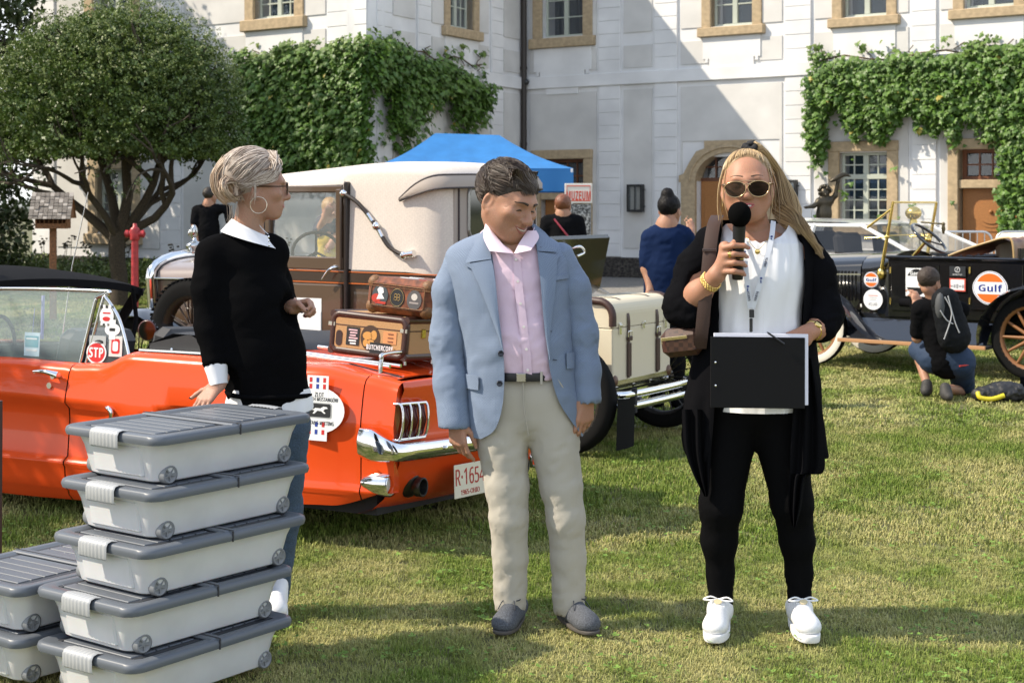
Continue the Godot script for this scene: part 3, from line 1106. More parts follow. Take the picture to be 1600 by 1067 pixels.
func sprig(n:int,sz:float,sd:int) -> MB:
	var r:=RandomNumberGenerator.new(); r.seed=sd
	var b:=MB.new()
	for k in n:
		var o:=Vector3(r.randfn(0,0.35),r.randfn(0,0.35),r.randfn(0,0.35))
		var bs:=Basis.from_euler(Vector3(r.randf()*TAU,r.randf()*TAU,r.randf()*TAU))
		b.col=Color.WHITE*r.randf_range(0.7,1.2)
		var t:=sz*r.randf_range(0.7,1.2)
		b.quad(o+bs*v3(0,0,0),o+bs*v3(t*0.32,t*0.5,t*0.06),o+bs*v3(0,t,0),o+bs*v3(-t*0.32,t*0.5,t*0.06))
	return b

func branch(b:MB,p:Vector3,d:Vector3,r:float,ln:float,depth:int,tips:Array,rg:RandomNumberGenerator) -> void:
	var pts:=[p]; var rad:=[r]
	var q:=p
	var dir:=d
	for k in 4:
		dir=(dir+Vector3(rg.randfn(0,0.13),rg.randfn(0.04,0.1),rg.randfn(0,0.13))).normalized()
		q += dir*ln/4.0
		pts.append(q); rad.append(lerpf(r,r*0.6,(k+1)/4.0))
	b.tube(pts,rad,7 if depth > 1 else 5,false)
	if depth <= 0:
		tips.append(q); tips.append(pts[2])
		return
	if depth <= 2:tips.append(q)
	for k in (3 if depth > 1 else 2):
		var a:=rg.randf()*TAU
		var side:=dir.cross(Vector3(cos(a),0.3,sin(a))).normalized()
		branch(b,pts[4] if k < 2 else pts[3],(dir+side*rg.randf_range(0.4,0.85)).normalized(),r*0.58,ln*rg.randf_range(0.6,0.8),depth-1,tips,rg)

func build_trees() -> void:
	var bark:=paint(0.10,0.075,0.05,0.95,0,{"tone":["fine",0.45,1.5],"bump":["fine",1.0,1.5]})
	var lm:=leaf_mat()
	# the round clipped tree before the left wing
	var base:=px(184,485,24.0); base.y=0
	var t:=thing("round_tree","round-headed green tree with forked trunk in front of the left wing","tree",base)
	var rg:=RandomNumberGenerator.new(); rg.seed=5
	var tb:=MB.new()
	tb.tube(smooth([v3(0,-0.1,0),v3(0.02,0.4,0),v3(-0.02,0.8,0.02),v3(0.0,1.15,0)],4),[0.17,0.15,0.14,0.135,0.13,0.13,0.13,0.13,0.13,0.13,0.135,0.14,0.15],12,false)
	obj("trunk",tb,bark,t)
	var br:=MB.new()
	var tips:=[]
	for q in [[-0.06,0.0,-0.95,0.55,0.1,0.085,1.25],[0.0,0.05,-0.45,1.0,-0.35,0.09,1.35],[0.02,0,0.12,1.0,0.3,0.10,1.4],[0.05,0.02,0.5,0.95,-0.2,0.085,1.35],[0.08,0,1.0,0.62,0.15,0.08,1.3],[0,0,-0.2,0.8,0.85,0.07,1.15],[0,0,0.3,0.75,-0.9,0.07,1.15]]:
		branch(br,v3(q[0],1.05+q[1],0),v3(q[2],q[3],q[4]).normalized(),q[5],q[6],3,tips,rg)
	obj("branches",br,bark,t)
	var xf:=[]; var cols:=[]
	var clump:=noise(0.9,2,FastNoiseLite.TYPE_SIMPLEX_SMOOTH,9)
	for k in 27000:
		var a:=rg.randf()*TAU
		var el:=asin(rg.randf_range(-0.22,1.0))
		var rr:=pow(rg.randf(),0.42)
		var bump:=1.0+0.13*clump.get_noise_3d(cos(a)*2.2,sin(el)*2.2,sin(a)*2.2)+0.05*clump.get_noise_3d(cos(a)*9,sin(el)*9,sin(a)*9)
		var p:=v3(cos(a)*cos(el)*2.02*rr*bump,2.55+sin(el)*(2.05 if el > 0 else 1.3)*rr*bump,sin(a)*cos(el)*1.95*rr*bump)
		p.x -= 0.05
		var dn:=clump.get_noise_3d(p.x*1.7,p.y*1.7,p.z*1.7)
		if dn < -0.1 and rg.randf() < 0.8:continue
		if p.y < 2.5 and rg.randf() < 0.5 and Vector2(p.x,p.z).length() < 1.2:continue
		if p.y < 1.95:continue
		xf.append(Transform3D(Basis.from_euler(Vector3(rg.randf()*TAU,rg.randf()*TAU,0)).scaled(Vector3.ONE*rg.randf_range(0.07,0.125)),p))
		cols.append(Color(0.065,0.11,0.024).lerp(Color(0.13,0.175,0.04),rg.randf())*rg.randf_range(0.75,1.25))
	# fresh shoots standing out of the top
	for k in 2600:
		var a:=rg.randf()*TAU
		var el:=asin(rg.randf_range(0.35,1.0))
		var p:=v3(cos(a)*cos(el)*2.0,2.55+sin(el)*2.02,sin(a)*cos(el)*1.95)
		var hgt:=rg.randf()*rg.randf()*0.5
		xf.append(Transform3D(Basis.from_euler(Vector3(rg.randf()*TAU,rg.randf()*TAU,0)).scaled(Vector3.ONE*0.06),p+v3(p.x*0.05,hgt,0)))
		cols.append(Color(0.14,0.18,0.045)*rg.randf_range(0.8,1.2))
	for tip in tips:
		if tip.y > 1.55 and rg.randf() < 0.35:
			for k in 5:
				xf.append(Transform3D(Basis.from_euler(Vector3(rg.randf()*TAU,rg.randf()*TAU,0)).scaled(Vector3.ONE*0.08),tip+v3(rg.randfn(0,0.1),rg.randfn(0,0.08),rg.randfn(0,0.1))))
				cols.append(Color(0.08,0.12,0.028)*rg.randf_range(0.8,1.2))
	multi("crown",sprig(8,0.62,4).mesh(),lm,xf,cols,t)
	# dark trees at and beyond the left edge; those out of the frame throw the dappled shade
	for q in [[-11.5,-31.5,1.95,9.5,0.0,"dark dense tree at the left edge beside the house"],[-10.8,-27.5,1.15,3.0,0.0,"shaded bush with bare twigs at the left edge below the round tree"],[-16.0,-27.6,3.7,14.5,4.5,""],[-7.2,-7.6,1.7,4.6,1.35,""],[-14.0,-18.5,2.4,8.0,3.4,""]]:
		var lab:String=q[5] if q[5] else ["broad tree out of frame to the left of the house","small tree out of frame left of the orange car","tall tree out of frame left of the round tree"][[-16.0,-7.2,-14.0].find(q[0])]
		var o:=thing("shade_tree" if q[4] > 0 else "dark_tree",lab,"tree",v3(q[0],0,q[1]))
		var tk:=MB.new()
		tk.tube([v3(0,-0.1,0),v3(0.05,q[3]*0.35,0),v3(0,q[3]*0.75,0)],[0.05*q[3],0.036*q[3],0.012*q[3]],10,false)
		var tps:=[]
		for k in 6:branch(tk,v3(0,maxf(q[4]*0.8,q[3]*0.2)+k*q[3]*0.08,0),v3(cos(k*2.4),0.7,sin(k*2.4)).normalized(),0.016*q[3],q[2]*0.65,1,tps,rg)
		obj("trunk",tk,bark,o)
		xf=[]; cols=[]
		var y0:float=q[4]
		for k in (5200 if q[3] > 5 else 3600):
			var a:=rg.randf()*TAU
			var h:=rg.randf()
			var rad:float=q[2]*pow(rg.randf(),0.45)*(0.55+0.45*sin(PI*clampf(h*0.9+0.1,0,1)))*(1.0+0.25*clump.get_noise_3d(cos(a)*2+q[0],h*5,sin(a)*2))
			var p:=v3(cos(a)*rad,lerpf(y0,q[3],h),sin(a)*rad)
			if clump.get_noise_3d(p.x*0.9+7,p.y*0.9,p.z*0.9) < (-0.05 if q[4] > 0 else -0.3):continue
			xf.append(Transform3D(Basis.from_euler(Vector3(rg.randf()*TAU,rg.randf()*TAU,0)).scaled(Vector3.ONE*rg.randf_range(0.2,0.34)*(0.7 if q[3] < 5 else 1.0)),p))
			cols.append(Color(0.05,0.075,0.02).lerp(Color(0.085,0.11,0.03),rg.randf())*rg.randf_range(0.7,1.2))
		multi("crown",sprig(8,0.5,14).mesh(),lm,xf,cols,o)

# a curtain of vine on a wall: fill(u, y) says how much grows there
func vine(called:String,label:String,f:Transform3D,x0:float,x1:float,y0:float,y1:float,n:int,fill:Callable,deep:float,sd:int) -> void:
	var rg:=RandomNumberGenerator.new(); rg.seed=sd
	var o:=thing(called,label,"vine",f*v3((x0+x1)/2,0,0.1))
	var inv:=o.transform.affine_inverse()
	var xf:=[]; var cols:=[]
	var cl:=noise(1.6,3,FastNoiseLite.TYPE_SIMPLEX_SMOOTH,sd)
	for k in n:
		var x:=rg.randf_range(x0,x1); var y:=rg.randf_range(y0,y1)
		var w:float=fill.call(x,y)
		w += 0.3*cl.get_noise_2d(x*1.3,y*1.3)
		if rg.randf() > w:continue
		var z:=0.1+deep*rg.randf()*clampf(w+0.3,0.2,1.0)+0.12*cl.get_noise_2d(x*2.0+30,y*2.0)
		var bs:=f.basis*Basis.from_euler(Vector3(rg.randfn(-0.55,0.35),rg.randfn(0,0.55),rg.randfn(0,0.5)))
		var s:=rg.randf_range(0.075,0.15)
		xf.append(inv*Transform3D(bs.scaled_local(Vector3.ONE*s),f*v3(x,y,z)))
		var young:=clampf((y-y1+0.5)*1.2,0.0,0.6)*rg.randf()
		cols.append(Color(0.055,0.125,0.014).lerp(Color(0.10,0.185,0.024),rg.randf()).lerp(Color(0.20,0.24,0.05),young)*rg.randf_range(0.75,1.2))
		if rg.randf() < 0.006:cols[-1]=Color(0.32,0.27,0.04)
	multi("leaves",vine_leaf().mesh(),leaf_mat(),xf,cols,o)
	var st:=MB.new()
	for k in 7:
		var x:=lerpf(x0+0.3,x1-0.3,k/6.0)
		var pts:=[]
		for j in 6:pts.append(inv*(f*v3(x+0.12*sin(j*2.1+k),lerpf(y0+(y1-y0)*0.82,y1-0.15,j/5.0),0.1)))
		st.tube(pts,0.012,5)
	var main:=[]
	for j in 12:main.append(inv*(f*v3(lerpf(x0+0.2,x1-0.2,j/11.0),y1-0.35+0.08*sin(j*1.7),0.12)))
	st.tube(main,0.018,5)
	obj("stem",st,paint(0.10,0.07,0.04,0.9),o)

func build_vines() -> void:
	var R:Transform3D=frames.R; var L:Transform3D=frames.L; var Cn:Transform3D=frames.C
	var a:=on_wall(R,1272,200); var top:=on_wall(R,1450,78).y; var low:=on_wall(R,1450,168).y
	var dx:=on_wall(R,1572,200).x
	var fr:=func(x:float,y:float) -> float:
		var t:float=top-0.42+0.06*sin(x*5.0)+(0.12 if x > a.x+3.2 else 0.0)+0.02*x
		if x < a.x+0.25 and y > t-0.1:return 0.25
		if y > t:return clampf(1.0-(y-t)*6.0,0,1)
		var hang:=low-0.12+0.18*sin(x*4.3)+0.12*sin(x*9.1+1.0)
		if x < a.x+0.35:hang -= 0.55
		if x > dx:hang=0.75+0.5*(1.0-clampf((x-dx)/0.3,0,1))
		elif x > dx-0.75:hang=low-0.75*(x-dx+0.75)
		if y > hang:return 1.0
		return clampf(1.0-(hang-y)*2.0,0.0,1.0)*0.75-0.1
	vine("vine_curtain","green vine curtain hanging above the right-hand window and carved door",R,a.x,a.x+6.0,0.7,top+0.25,36000,fr,0.42,41)
	var b0:=on_wall(L,388,150)
	var ltop:=on_wall(L,480,80).y; var llow:=on_wall(L,470,262).y
	var fl:=func(x:float,y:float) -> float:
		var t:float=ltop-0.05+0.10*sin(x*4.0)
		if y > t:return clampf(1.0-(y-t)*5.0,0,1)
		var hang:=llow+0.2*sin(x*3.7)
		if x < b0.x+0.35:hang += (b0.x+0.35-x)*2.6
		if y > hang:return 1.0
		return clampf(1.0-(hang-y)*2.5,0,1)*0.5
	vine("vine_curtain","dense dark green vine hanging on the left wing beside the round tree",L,b0.x,10.25,llow-0.5,ltop+0.25,14000,fl,0.45,42)
	var cx:=on_wall(Cn,752,190).x
	var ct:=on_wall(Cn,640,72).y; var cl:=on_wall(Cn,640,150).y
	var fc:=func(x:float,y:float) -> float:
		var t:float=ct-0.1-0.14*x+0.08*sin(x*3.0)
		if y > t:return clampf(1.0-(y-t)*5.0,0,1)
		var hang:float=cl-0.05+0.2*sin(x*2.9+0.6)+maxf(0.0,1.1-x)*0.1
		if absf(x-0.75) < 0.4:hang -= 0.8
		if absf(x-3.2) < 0.5:hang -= 0.25
		if x > cx-0.3:hang += (x-cx+0.3)*1.5
		if y > hang:return 1.0
		return clampf(1.0-(hang-y)*2.2,0,1)*0.45
	vine("vine_curtain","vine garland round the house corner above the blue tent",Cn,-0.35,cx,cl-1.6,ct+0.2,14000,fc,0.45,43)

func build_garden() -> void:
	# flower bed at the foot of the left wing
	var L:Transform3D=frames.L
	var rg:=RandomNumberGenerator.new(); rg.seed=77
	var xf:=[]; var cols:=[]
	for k in 5200:
		var x:=rg.randf_range(-1.5,9.0)
		var z:=rg.randf_range(0.3,2.6)
		var h:=0.33+0.1*sin(x*2.3)+0.07*sin(x*6.1)
		xf.append(Transform3D(Basis.from_euler(Vector3(rg.randf()*TAU,rg.randf()*TAU,0)).scaled(Vector3.ONE*rg.randf_range(0.08,0.14)),L*v3(x,rg.randf()*h,z)))
		cols.append(Color(0.085,0.13,0.03).lerp(Color(0.16,0.19,0.05),rg.randf())*rg.randf_range(0.7,1.25))
	var bed:=multi("flower_bed",sprig(8,0.7,8).mesh(),leaf_mat(),xf,cols)
	bed.set_meta("label","leafy flower bed along the foot of the left wing"); bed.set_meta("category","flower bed")
	for k in 16:
		var m:=MB.new()
		var x:=rg.randf_range(0.2,8.6); var h:=rg.randf_range(0.7,0.98)
		var p:=L*v3(x,0,rg.randf_range(0.6,1.8))
		m.tube([Vector3.ZERO,v3(0.03,h*0.6,0),v3(0.08*sin(k),h,0)],0.006,4)
		for j in 6:m.ball(v3(0.08*sin(k)+rg.randfn(0,0.05),h-0.02*j+rg.randfn(0,0.02),rg.randfn(0,0.04)),Vector3(0.03,0.02,0.03),6)
		var o:=single("dried_flower",m,paint(0.06,0.05,0.03,0.9),"tall dried brown flower head standing in the bed by the left wing","flower","dried flower heads in the bed")
		o.position=p
	# shingled insect or bird house on a post
	var wood:=paint(0.30,0.125,0.045,0.7,0,{"tone":["fine",0.65,1.0]})
	var grey:=paint(0.27,0.235,0.20,0.9,0,{"tone":["fine",0.6,1.5]})
	var D:=21.0
	var base:=px(82,476,D); base.y=0
	var f:=thing("bird_house","wooden bird feeding house with weathered shingle roof on a brown post","bird house",base,0.12)
	var s:=2400.0/D
	var Y:=func(v:float) -> float:return EYE-(v-HORIZON)/s
	var mb:=MB.new()
	mb.box(Vector3(0.085,Y.call(356),0.085),tf(v3(0,Y.call(356)/2,0)),0.006)
	obj("post",mb,wood,f)
	mb=MB.new()
	var by0:float=Y.call(357); var by1:float=Y.call(337)
	mb.box(Vector3(0.42,0.03,0.34),tf(v3(0,by0+0.015,0)),0.004)
	mb.box(Vector3(0.42,0.045,0.02),tf(v3(0,by0+0.05,0.16)),0.003)
	for x in [-0.2,0.2]:mb.box(Vector3(0.02,by1-by0-0.03,0.34),tf(v3(x,(by0+by1)/2+0.015,0)),0.003)
	mb.box(Vector3(0.38,by1-by0-0.03,0.02),tf(v3(0,(by0+by1)/2+0.015,-0.16)))
	obj("box",mb,wood,f)
	for k in 6:
		mb=MB.new()
		mb.box(Vector3(0.012,by1-by0-0.08,0.012),tf(v3(-0.15+k*0.06,(by0+by1)/2+0.035,0.155)))
		obj("slat",mb,wood,f)
	var ry0:float=Y.call(341); var ry1:float=Y.call(301)
	mb=MB.new()
	for sd in [-1.0,1.0]:
		mb.quad(v3(-0.27,ry0,sd*0.27),v3(-0.27,ry1-0.01,0),v3(0.27,ry1-0.01,0),v3(0.27,ry0,sd*0.27))
	mb.tri(v3(-0.25,ry0,0.25),v3(-0.25,ry1-0.02,0),v3(-0.25,ry0,-0.25))
	mb.tri(v3(0.25,ry0,-0.25),v3(0.25,ry1-0.02,0),v3(0.25,ry0,0.25))
	var rf:=obj("roof",mb,wood,f)
	var dir:=v3(0,ry0-ry1,0.27)
	for row in 8:
		for k in 9:
			var sh:=MB.new()
			var w:=0.56/9
			var t:=(row+0.75)/8.0
			var c:=v3(-0.28+w*(k+0.5),ry1,0)+dir*t+v3(0,0.008,0.006)
			var z:=dir.normalized()
			sh.box(Vector3(w-0.006,0.008,dir.length()/8*1.25),Transform3D(Basis(Vector3.RIGHT,z.cross(Vector3.RIGHT),z).rotated(Vector3.RIGHT,-0.08+rg.randfn(0,0.03)),c+v3(0,0,rg.randfn(0,0.004))))
			obj("shingle",sh,grey if (k*5+row*3) % 4 else paint(0.36,0.32,0.28,0.9),rf)
	# red standpipe hydrant
	D=20.5
	base=px(210,500,D); base.y=0
	s=2400.0/D
	var red:=paint(0.50,0.035,0.04,0.4,0,{"tone":["mid",0.75,1.0]})
	var hy:=thing("hydrant","tall red standpipe hydrant beside the round tree","hydrant",base)
	var ht:float=EYE-(349-HORIZON)/s
	mb=MB.new()
	mb.lathe([Vector2(0.0,0),Vector2(0.09,0),Vector2(0.09,0.03),Vector2(0.055,0.05),Vector2(0.05,0.1),Vector2(0.048,ht-0.22)],14)
	obj("column",mb,red,hy)
	mb=MB.new()
	mb.lathe([Vector2(0.05,ht-0.23),Vector2(0.07,ht-0.21),Vector2(0.07,ht-0.09),Vector2(0.055,ht-0.06),Vector2(0.03,ht-0.045),Vector2(0.025,ht),Vector2(0.0,ht)],14)
	for x in [-1.0,1.0]:mb.tube([v3(0,ht-0.14,0),v3(x*0.085,ht-0.14,0)],0.042,10)
	obj("head",mb,red,hy)
	for x in [-1.0,1.0]:
		mb=MB.new()
		mb.tube([v3(x*0.085,ht-0.14,0),v3(x*0.125,ht-0.14,0)],0.052,8)
		mb.tube([v3(x*0.125,ht-0.14,0),v3(x*0.14,ht-0.14,0)],0.02,6)
		obj("outlet_cap",mb,red,hy)

func build_tent() -> void:
	var D:=22.5
	var s:=2400.0/D
	var xr:=(896.0-800)/s
	var xl:=xr-3.0
	var ey:=EYE+(317-263)/s
	var val:=36.0/s
	var o:=thing("canopy_tent","bright blue pop-up canopy tent in front of the corner of the house","tent",v3((xl+xr)/2,0,-D))
	var blue:=paint(0.03,0.205,0.52,0.75,0,{"back":[0.02,0.1,0.3],"tone":["soft",0.9,0.6]})
	var hw:=1.5; var dp:=3.0
	var ry:=EYE+(317-208)*(D+1.5)/2400.0
	var ra:=v3((680.0-800)*(D+1.5)/2400.0-(xl+xr)/2,ry,-1.5)
	var rb:=v3((780.0-800)*(D+1.5)/2400.0-(xl+xr)/2,ry-0.03,-1.5)
	var c:=[v3(-hw,ey,0),v3(hw,ey,0),v3(hw,ey,-dp),v3(-hw,ey,-dp)]
	var mb:=MB.new()
	# sagging cloth panels
	var sag:=func(a:Vector3,b:Vector3,d:Vector3,e:Vector3,mb2:MB) -> void:
		var rows:=[]
		for i in 13:
			var row:=PackedVector3Array()
			for j in 13:
				var u:=i/12.0; var w:=j/12.0
				var p:Vector3=a.lerp(b,w).lerp(d.lerp(e,w),u)
				p.y -= 0.10*sin(PI*u)*(0.6+0.4*sin(PI*w))+0.012*sin(w*23.0+u*4.0)*sin(PI*u)*sin(PI*w)
				row.append(p)
			rows.append(row)
		mb2.patch(rows)
	sag.call(ra,rb,c[0],c[1],mb)
	sag.call(rb,rb,c[1],c[2],mb)
	sag.call(rb,ra,c[2],c[3],mb)
	sag.call(ra,ra,c[3],c[0],mb)
	obj("roof",mb,blue,o)
	for k in 4:
		var a:Vector3=c[k]; var b:Vector3=c[(k+1) % 4]
		mb=MB.new()
		var rows:=[]
		for i in 4:
			var row:=PackedVector3Array()
			for j in 25:
				var p:=a.lerp(b,j/24.0)
				p.y -= val*i/3.0
				var n:=(b-a).normalized().cross(Vector3.UP)
				p += n*(0.012*sin(j*1.9+k)*i/3.0)-n*0.002
				row.append(p)
			rows.append(row)
		mb.patch(rows)
		obj("valance",mb,paint(0.02,0.15,0.40,0.75,0,{"back":[0.01,0.06,0.2]}),o)
	for k in 4:
		mb=MB.new()
		var p:Vector3=c[k]
		mb.box(Vector3(0.04,ey,0.04),tf(v3(p.x*0.985,ey/2,p.z*0.98-0.02)),0.003)
		obj("leg",mb,paint(0.6,0.6,0.62,0.35,0.8),o)
	for k in 2:
		mb=MB.new()
		var x:=[0.62,0.95][k] as float
		mb.tube([v3(x,ey-val,0.01),v3(x-0.01,ey-val-0.1,0.015),v3(x+0.02,ey-val-0.2,0.01)],0.012,5)
		obj("strap",mb,paint(0.75,0.75,0.72,0.8),o)

func build_sign() -> void:
	var D:=21.0
	var s:=2400.0/D
	var o:=thing("museum_sign","white museum sign board with red lettering above a grey poster","sign",v3((904.0-800)/s,0,-D),0.0)
	var w:=43.0/s; var h:=31.0/s
	var y:=EYE-(302-HORIZON)/s
	var red:=paint(0.55,0.05,0.02,0.6)
	var mb:=MB.new()
	mb.box(Vector3(w,h,0.03),tf(v3(0,y,0)),0.004)
	obj("board",mb,paint(0.66,0.63,0.58,0.7),o)
	for k in 4:
		mb=MB.new()
		if k < 2:mb.box(Vector3(w-0.06,0.012,0.004),tf(v3(0,y+(k*2-1)*(h/2-0.035),0.017)))
		else:mb.box(Vector3(0.006,h-0.06,0.004),tf(v3((k*2-5)*(w/2-0.03),y,0.0175)))
		obj("border",mb,red,o)
	write("MUZEUM",0.125,red,o,tf(v3(0,y-0.035,0.017)),"lettering","Droid Sans",700,0.46)
	mb=MB.new()
	mb.box(Vector3(w*0.78,0.72,0.02),tf(v3(0.02,y-h/2-0.37,-0.01)),0.003)
	obj("poster",mb,paint(0.42,0.42,0.42,0.6,0,{"tone":["mid",0.2,2.2]}),o)
	for x in [-0.14,0.16]:
		mb=MB.new()
		mb.box(Vector3(0.03,y-h/2,0.03),tf(v3(x,(y-h/2)/2,-0.04)))
		obj("leg",mb,paint(0.3,0.3,0.3,0.5,0.5),o)

func build_wall_fixtures() -> void:
	var R:Transform3D=frames.R
	var i:=0
	for q in [[986,1010,288,331,"black framed display case on the shaded wall left of the arched door",paint(0.33,0.31,0.27,0.7)],[1228,1250,281,326,"black framed display case on the pilaster right of the arched door",paint(0.10,0.15,0.2,0.4)]]:
		var a:=on_wall(R,q[0],q[3]); var b:=on_wall(R,q[1],q[2])
		var c:=(a+b)/2
		var o:=thing("display_case",q[4],"display case",R*v3(c.x,a.y,0.0),R.basis.get_euler().y,"display cases on the wall")
		var w:=b.x-a.x; var h:=b.y-a.y
		var mb:=MB.new()
		for x in [-1.0,1.0]:mb.box(Vector3(0.05,h,0.12),tf(v3(x*(w/2-0.025),h/2,0.13)),0.006)
		for y in [0.0,1.0]:mb.box(Vector3(w-0.1,0.05,0.118),tf(v3(0,0.025+y*(h-0.05),0.13)),0.006)
		mb.box(Vector3(0.02,h-0.1,0.06),tf(v3(0,h/2,0.14)))
		obj("frame",mb,IRON,o)
		mb=MB.new()
		mb.box(Vector3(w-0.09,h-0.09,0.02),tf(v3(0,h/2,0.09)))
		obj("back_panel",mb,q[5],o)
		for sd in [-1.0,1.0]:
			mb=MB.new()
			mb.box(Vector3(w/2-0.06,h-0.1,0.006),tf(v3(sd*(w/4-0.02),h/2,0.165)))
			obj("pane",mb,glass(0.1,Color(0.6,0.65,0.65)),o)
		for y in [0.2,0.8]:
			mb=MB.new()
			mb.box(Vector3(0.04,0.03,0.05),tf(v3(w/2+0.015,h*y,0.12)))
			obj("hinge",mb,IRON,o)
		i += 1
	var p:=on_wall(R,1491,207)
	var lamp:=thing("wall_lamp","small white wall lamp above the carved door","lamp",R*v3(p.x,p.y-0.12,0),R.basis.get_euler().y)
	var mb:=MB.new()
	mb.box(Vector3(0.1,0.06,0.08),tf(v3(0,0.2,0.05)),0.01)
	obj("bracket",mb,paint(0.6,0.6,0.6,0.5),lamp)
	mb=MB.new()
	mb.box(Vector3(0.11,0.2,0.12),tf(v3(0,0.1,0.14)),0.015)
	obj("housing",mb,paint(0.75,0.76,0.78,0.3),lamp)
	p=on_wall(R,828,127)
	var camr:=thing("security_camera","small dark dome security camera by the downpipe","camera",R*v3(p.x,p.y,0.0),R.basis.get_euler().y)
	mb=MB.new()
	mb.tube([v3(0,0,0),v3(0,0,0.16)],0.05,10)
	obj("housing",mb,paint(0.25,0.25,0.25,0.5),camr)
	mb=MB.new()
	mb.ball(v3(0,-0.03,0.15),0.07,12)
	obj("dome",mb,paint(0.02,0.02,0.02,0.15),camr)

func build_barrier() -> void:
	var st:=paint(0.62,0.63,0.64,0.4,0.85)
	var D:=26.3
	var s:=2400.0/D
	for q in [[1424,1552,"galvanised crowd barrier in front of the carved door"],[1556,1680,"galvanised crowd barrier at the right edge behind the black car"]]:
		var w:float=(q[1]-q[0])/s
		var o:=thing("crowd_barrier",q[2],"barrier",v3(((q[0]+q[1])*0.5-800)/s,0,-D),0.06,"crowd barriers before the door")
		var h:=EYE-(362-HORIZON)/s
		var mb:=MB.new()
		var pts:=[v3(-w/2,0.12,0)]
		for k in 6:pts.append(v3(-w/2+0.16-0.16*cos(PI/2*k/5.0),h-0.16+0.16*sin(PI/2*k/5.0),0))
		for k in 6:pts.append(v3(w/2-0.16+0.16*sin(PI/2*k/5.0),h-0.16+0.16*cos(PI/2*k/5.0),0))
		pts.append(v3(w/2,0.12,0))
		mb.tube(pts,0.021,8)
		mb.tube([v3(-w/2,0.2,0),v3(w/2,0.2,0)],0.018,8)
		obj("frame",mb,st,o)
		var bar:=MB.new()
		bar.tube([v3(0,0.2,0),v3(0,h,0)],0.009,6)
		var mesh:=bar.mesh()
		var n:=int(w/0.125)
		for k in range(1,n):
			var b:=obj("bar",mesh,st,o)
			b.position=v3(-w/2+w*k/n,0,0)
		for x in [-1.0,1.0]:
			mb=MB.new()
			mb.box(Vector3(0.05,0.03,0.6),tf(v3(x*w*0.4,0.015,0)),0.005)
			mb.box(Vector3(0.03,0.18,0.03),tf(v3(x*w*0.4,0.11,0)))
			obj("foot",mb,st,o)

func build_statue() -> void:
	var D:=25.6
	var s:=2400.0/D
	var q:=func(u:float,v:float,z:=0.0) -> Vector3:return Vector3((u-1288.0)/s,EYE-(v-HORIZON)/s,z)
	var o:=thing("bronze_statue","dark bronze statue of a curly-haired child raising one arm","statue",v3((1288.0-800)/s,0,-D))
	var bronze:=paint(0.10,0.085,0.06,0.38,0.75,{"tone":["fine",0.5,3.0]})
	var b:=Sdf.new()
	b.ell(q.call(1289.0,301.0),v3(0.085,0.10,0.09),0.02)
	b.cap(q.call(1289.0,308.0),q.call(1289.0,315.0),0.05,0.05,0.02)
	b.cap(q.call(1281.0,315.0),q.call(1297.0,314.0),0.07,0.07,0.04)
	b.cap(q.call(1289.0,317.0),q.call(1288.0,334.0),0.115,0.12,0.05,Vector3.BACK,0.75)
	b.cap(q.call(1288.0,334.0),q.call(1288.0,346.0),0.125,0.125,0.05,Vector3.BACK,0.8)
	b.chain([q.call(1280.0,315.0,0.02),q.call(1271.0,322.0,0.05),q.call(1258.0,324.0,0.1)],[0.05,0.036,0.025],0.03)
	b.chain([q.call(1258.0,324.0,0.1),q.call(1254.0,323.0,0.12)],[0.026,0.012],0.01)
	b.chain([q.call(1298.0,314.0,0.0),q.call(1305.0,306.0,0.04),q.call(1309.0,283.0,0.06)],[0.05,0.04,0.03],0.03)
	b.cap(q.call(1309.0,283.0,0.06),q.call(1310.0,279.0,0.06),0.035,0.03,0.01)
	for sd in [-1.0,1.0]:b.chain([v3(sd*0.06,1.22,0),v3(sd*0.08,1.0,0.03),v3(sd*0.07,0.72,0)],[0.085,0.065,0.05],0.04)
	b.cap(q.call(1289.0,302.5,0.085),q.call(1289.0,305.0,0.105),0.014,0.018,0.01)
	var mb:=MB.new()
	b.mesh(mb,0.018)
	obj("figure",mb,bronze,o)
	mb=MB.new()
	var rg:=RandomNumberGenerator.new(); rg.seed=3
	for k in 60:
		var a:=rg.randf()*TAU; var e:=rg.randf_range(-0.3,1.5)
		if sin(a) > 0.5 and e < 0.5:continue
		mb.ball(q.call(1289.0,300.0)+v3(cos(a)*cos(e)*0.095,sin(e)*0.105,sin(a)*cos(e)*0.1),0.03,6)
	obj("curls",mb,bronze,o)
	mb=MB.new()
	mb.tube(smooth([q.call(1296.0,284.0,0.06),q.call(1306.0,279.0,0.06),q.call(1318.0,273.0,0.05),q.call(1330.0,276.0,0.03)],4),[0.008,0.02,0.03,0.038,0.042,0.045,0.045,0.043,0.038,0.03,0.022,0.014,0.006],8)
	obj("held_fish",mb,bronze,o)
	mb=MB.new()
	mb.lathe([Vector2(0,0),Vector2(0.4,0),Vector2(0.4,0.1),Vector2(0.3,0.14),Vector2(0.28,0.6),Vector2(0.34,0.66),Vector2(0.34,0.72),Vector2(0,0.72)],20)
	obj("pedestal",mb,paint(0.35,0.33,0.30,0.9),o)
	mb=MB.new()
	mb.ball(v3(0.26,0.98,0.0),Vector3(0.16,0.15,0.15),12)
	mb.ball(v3(-0.16,0.86,0.1),Vector3(0.1,0.1,0.1),10)
	obj("rock",mb,bronze,o)

# ------------------------------------------------------------------ people: shared shapes
var fig_base:=Vector3.ZERO
var fig_d:=5.84
func at_fig(u:float,v:float,dz:=0.0) -> Vector3:return px(u,v,fig_d-dz)-fig_base

func skin(r:float,g:float,b:float) -> StandardMaterial3D:
	return paint(r,g,b,0.5,0,{"tone":["fine",0.9,6.0],"bump":["fine",0.35,6.0],"sss":0.15,"spec":0.4})

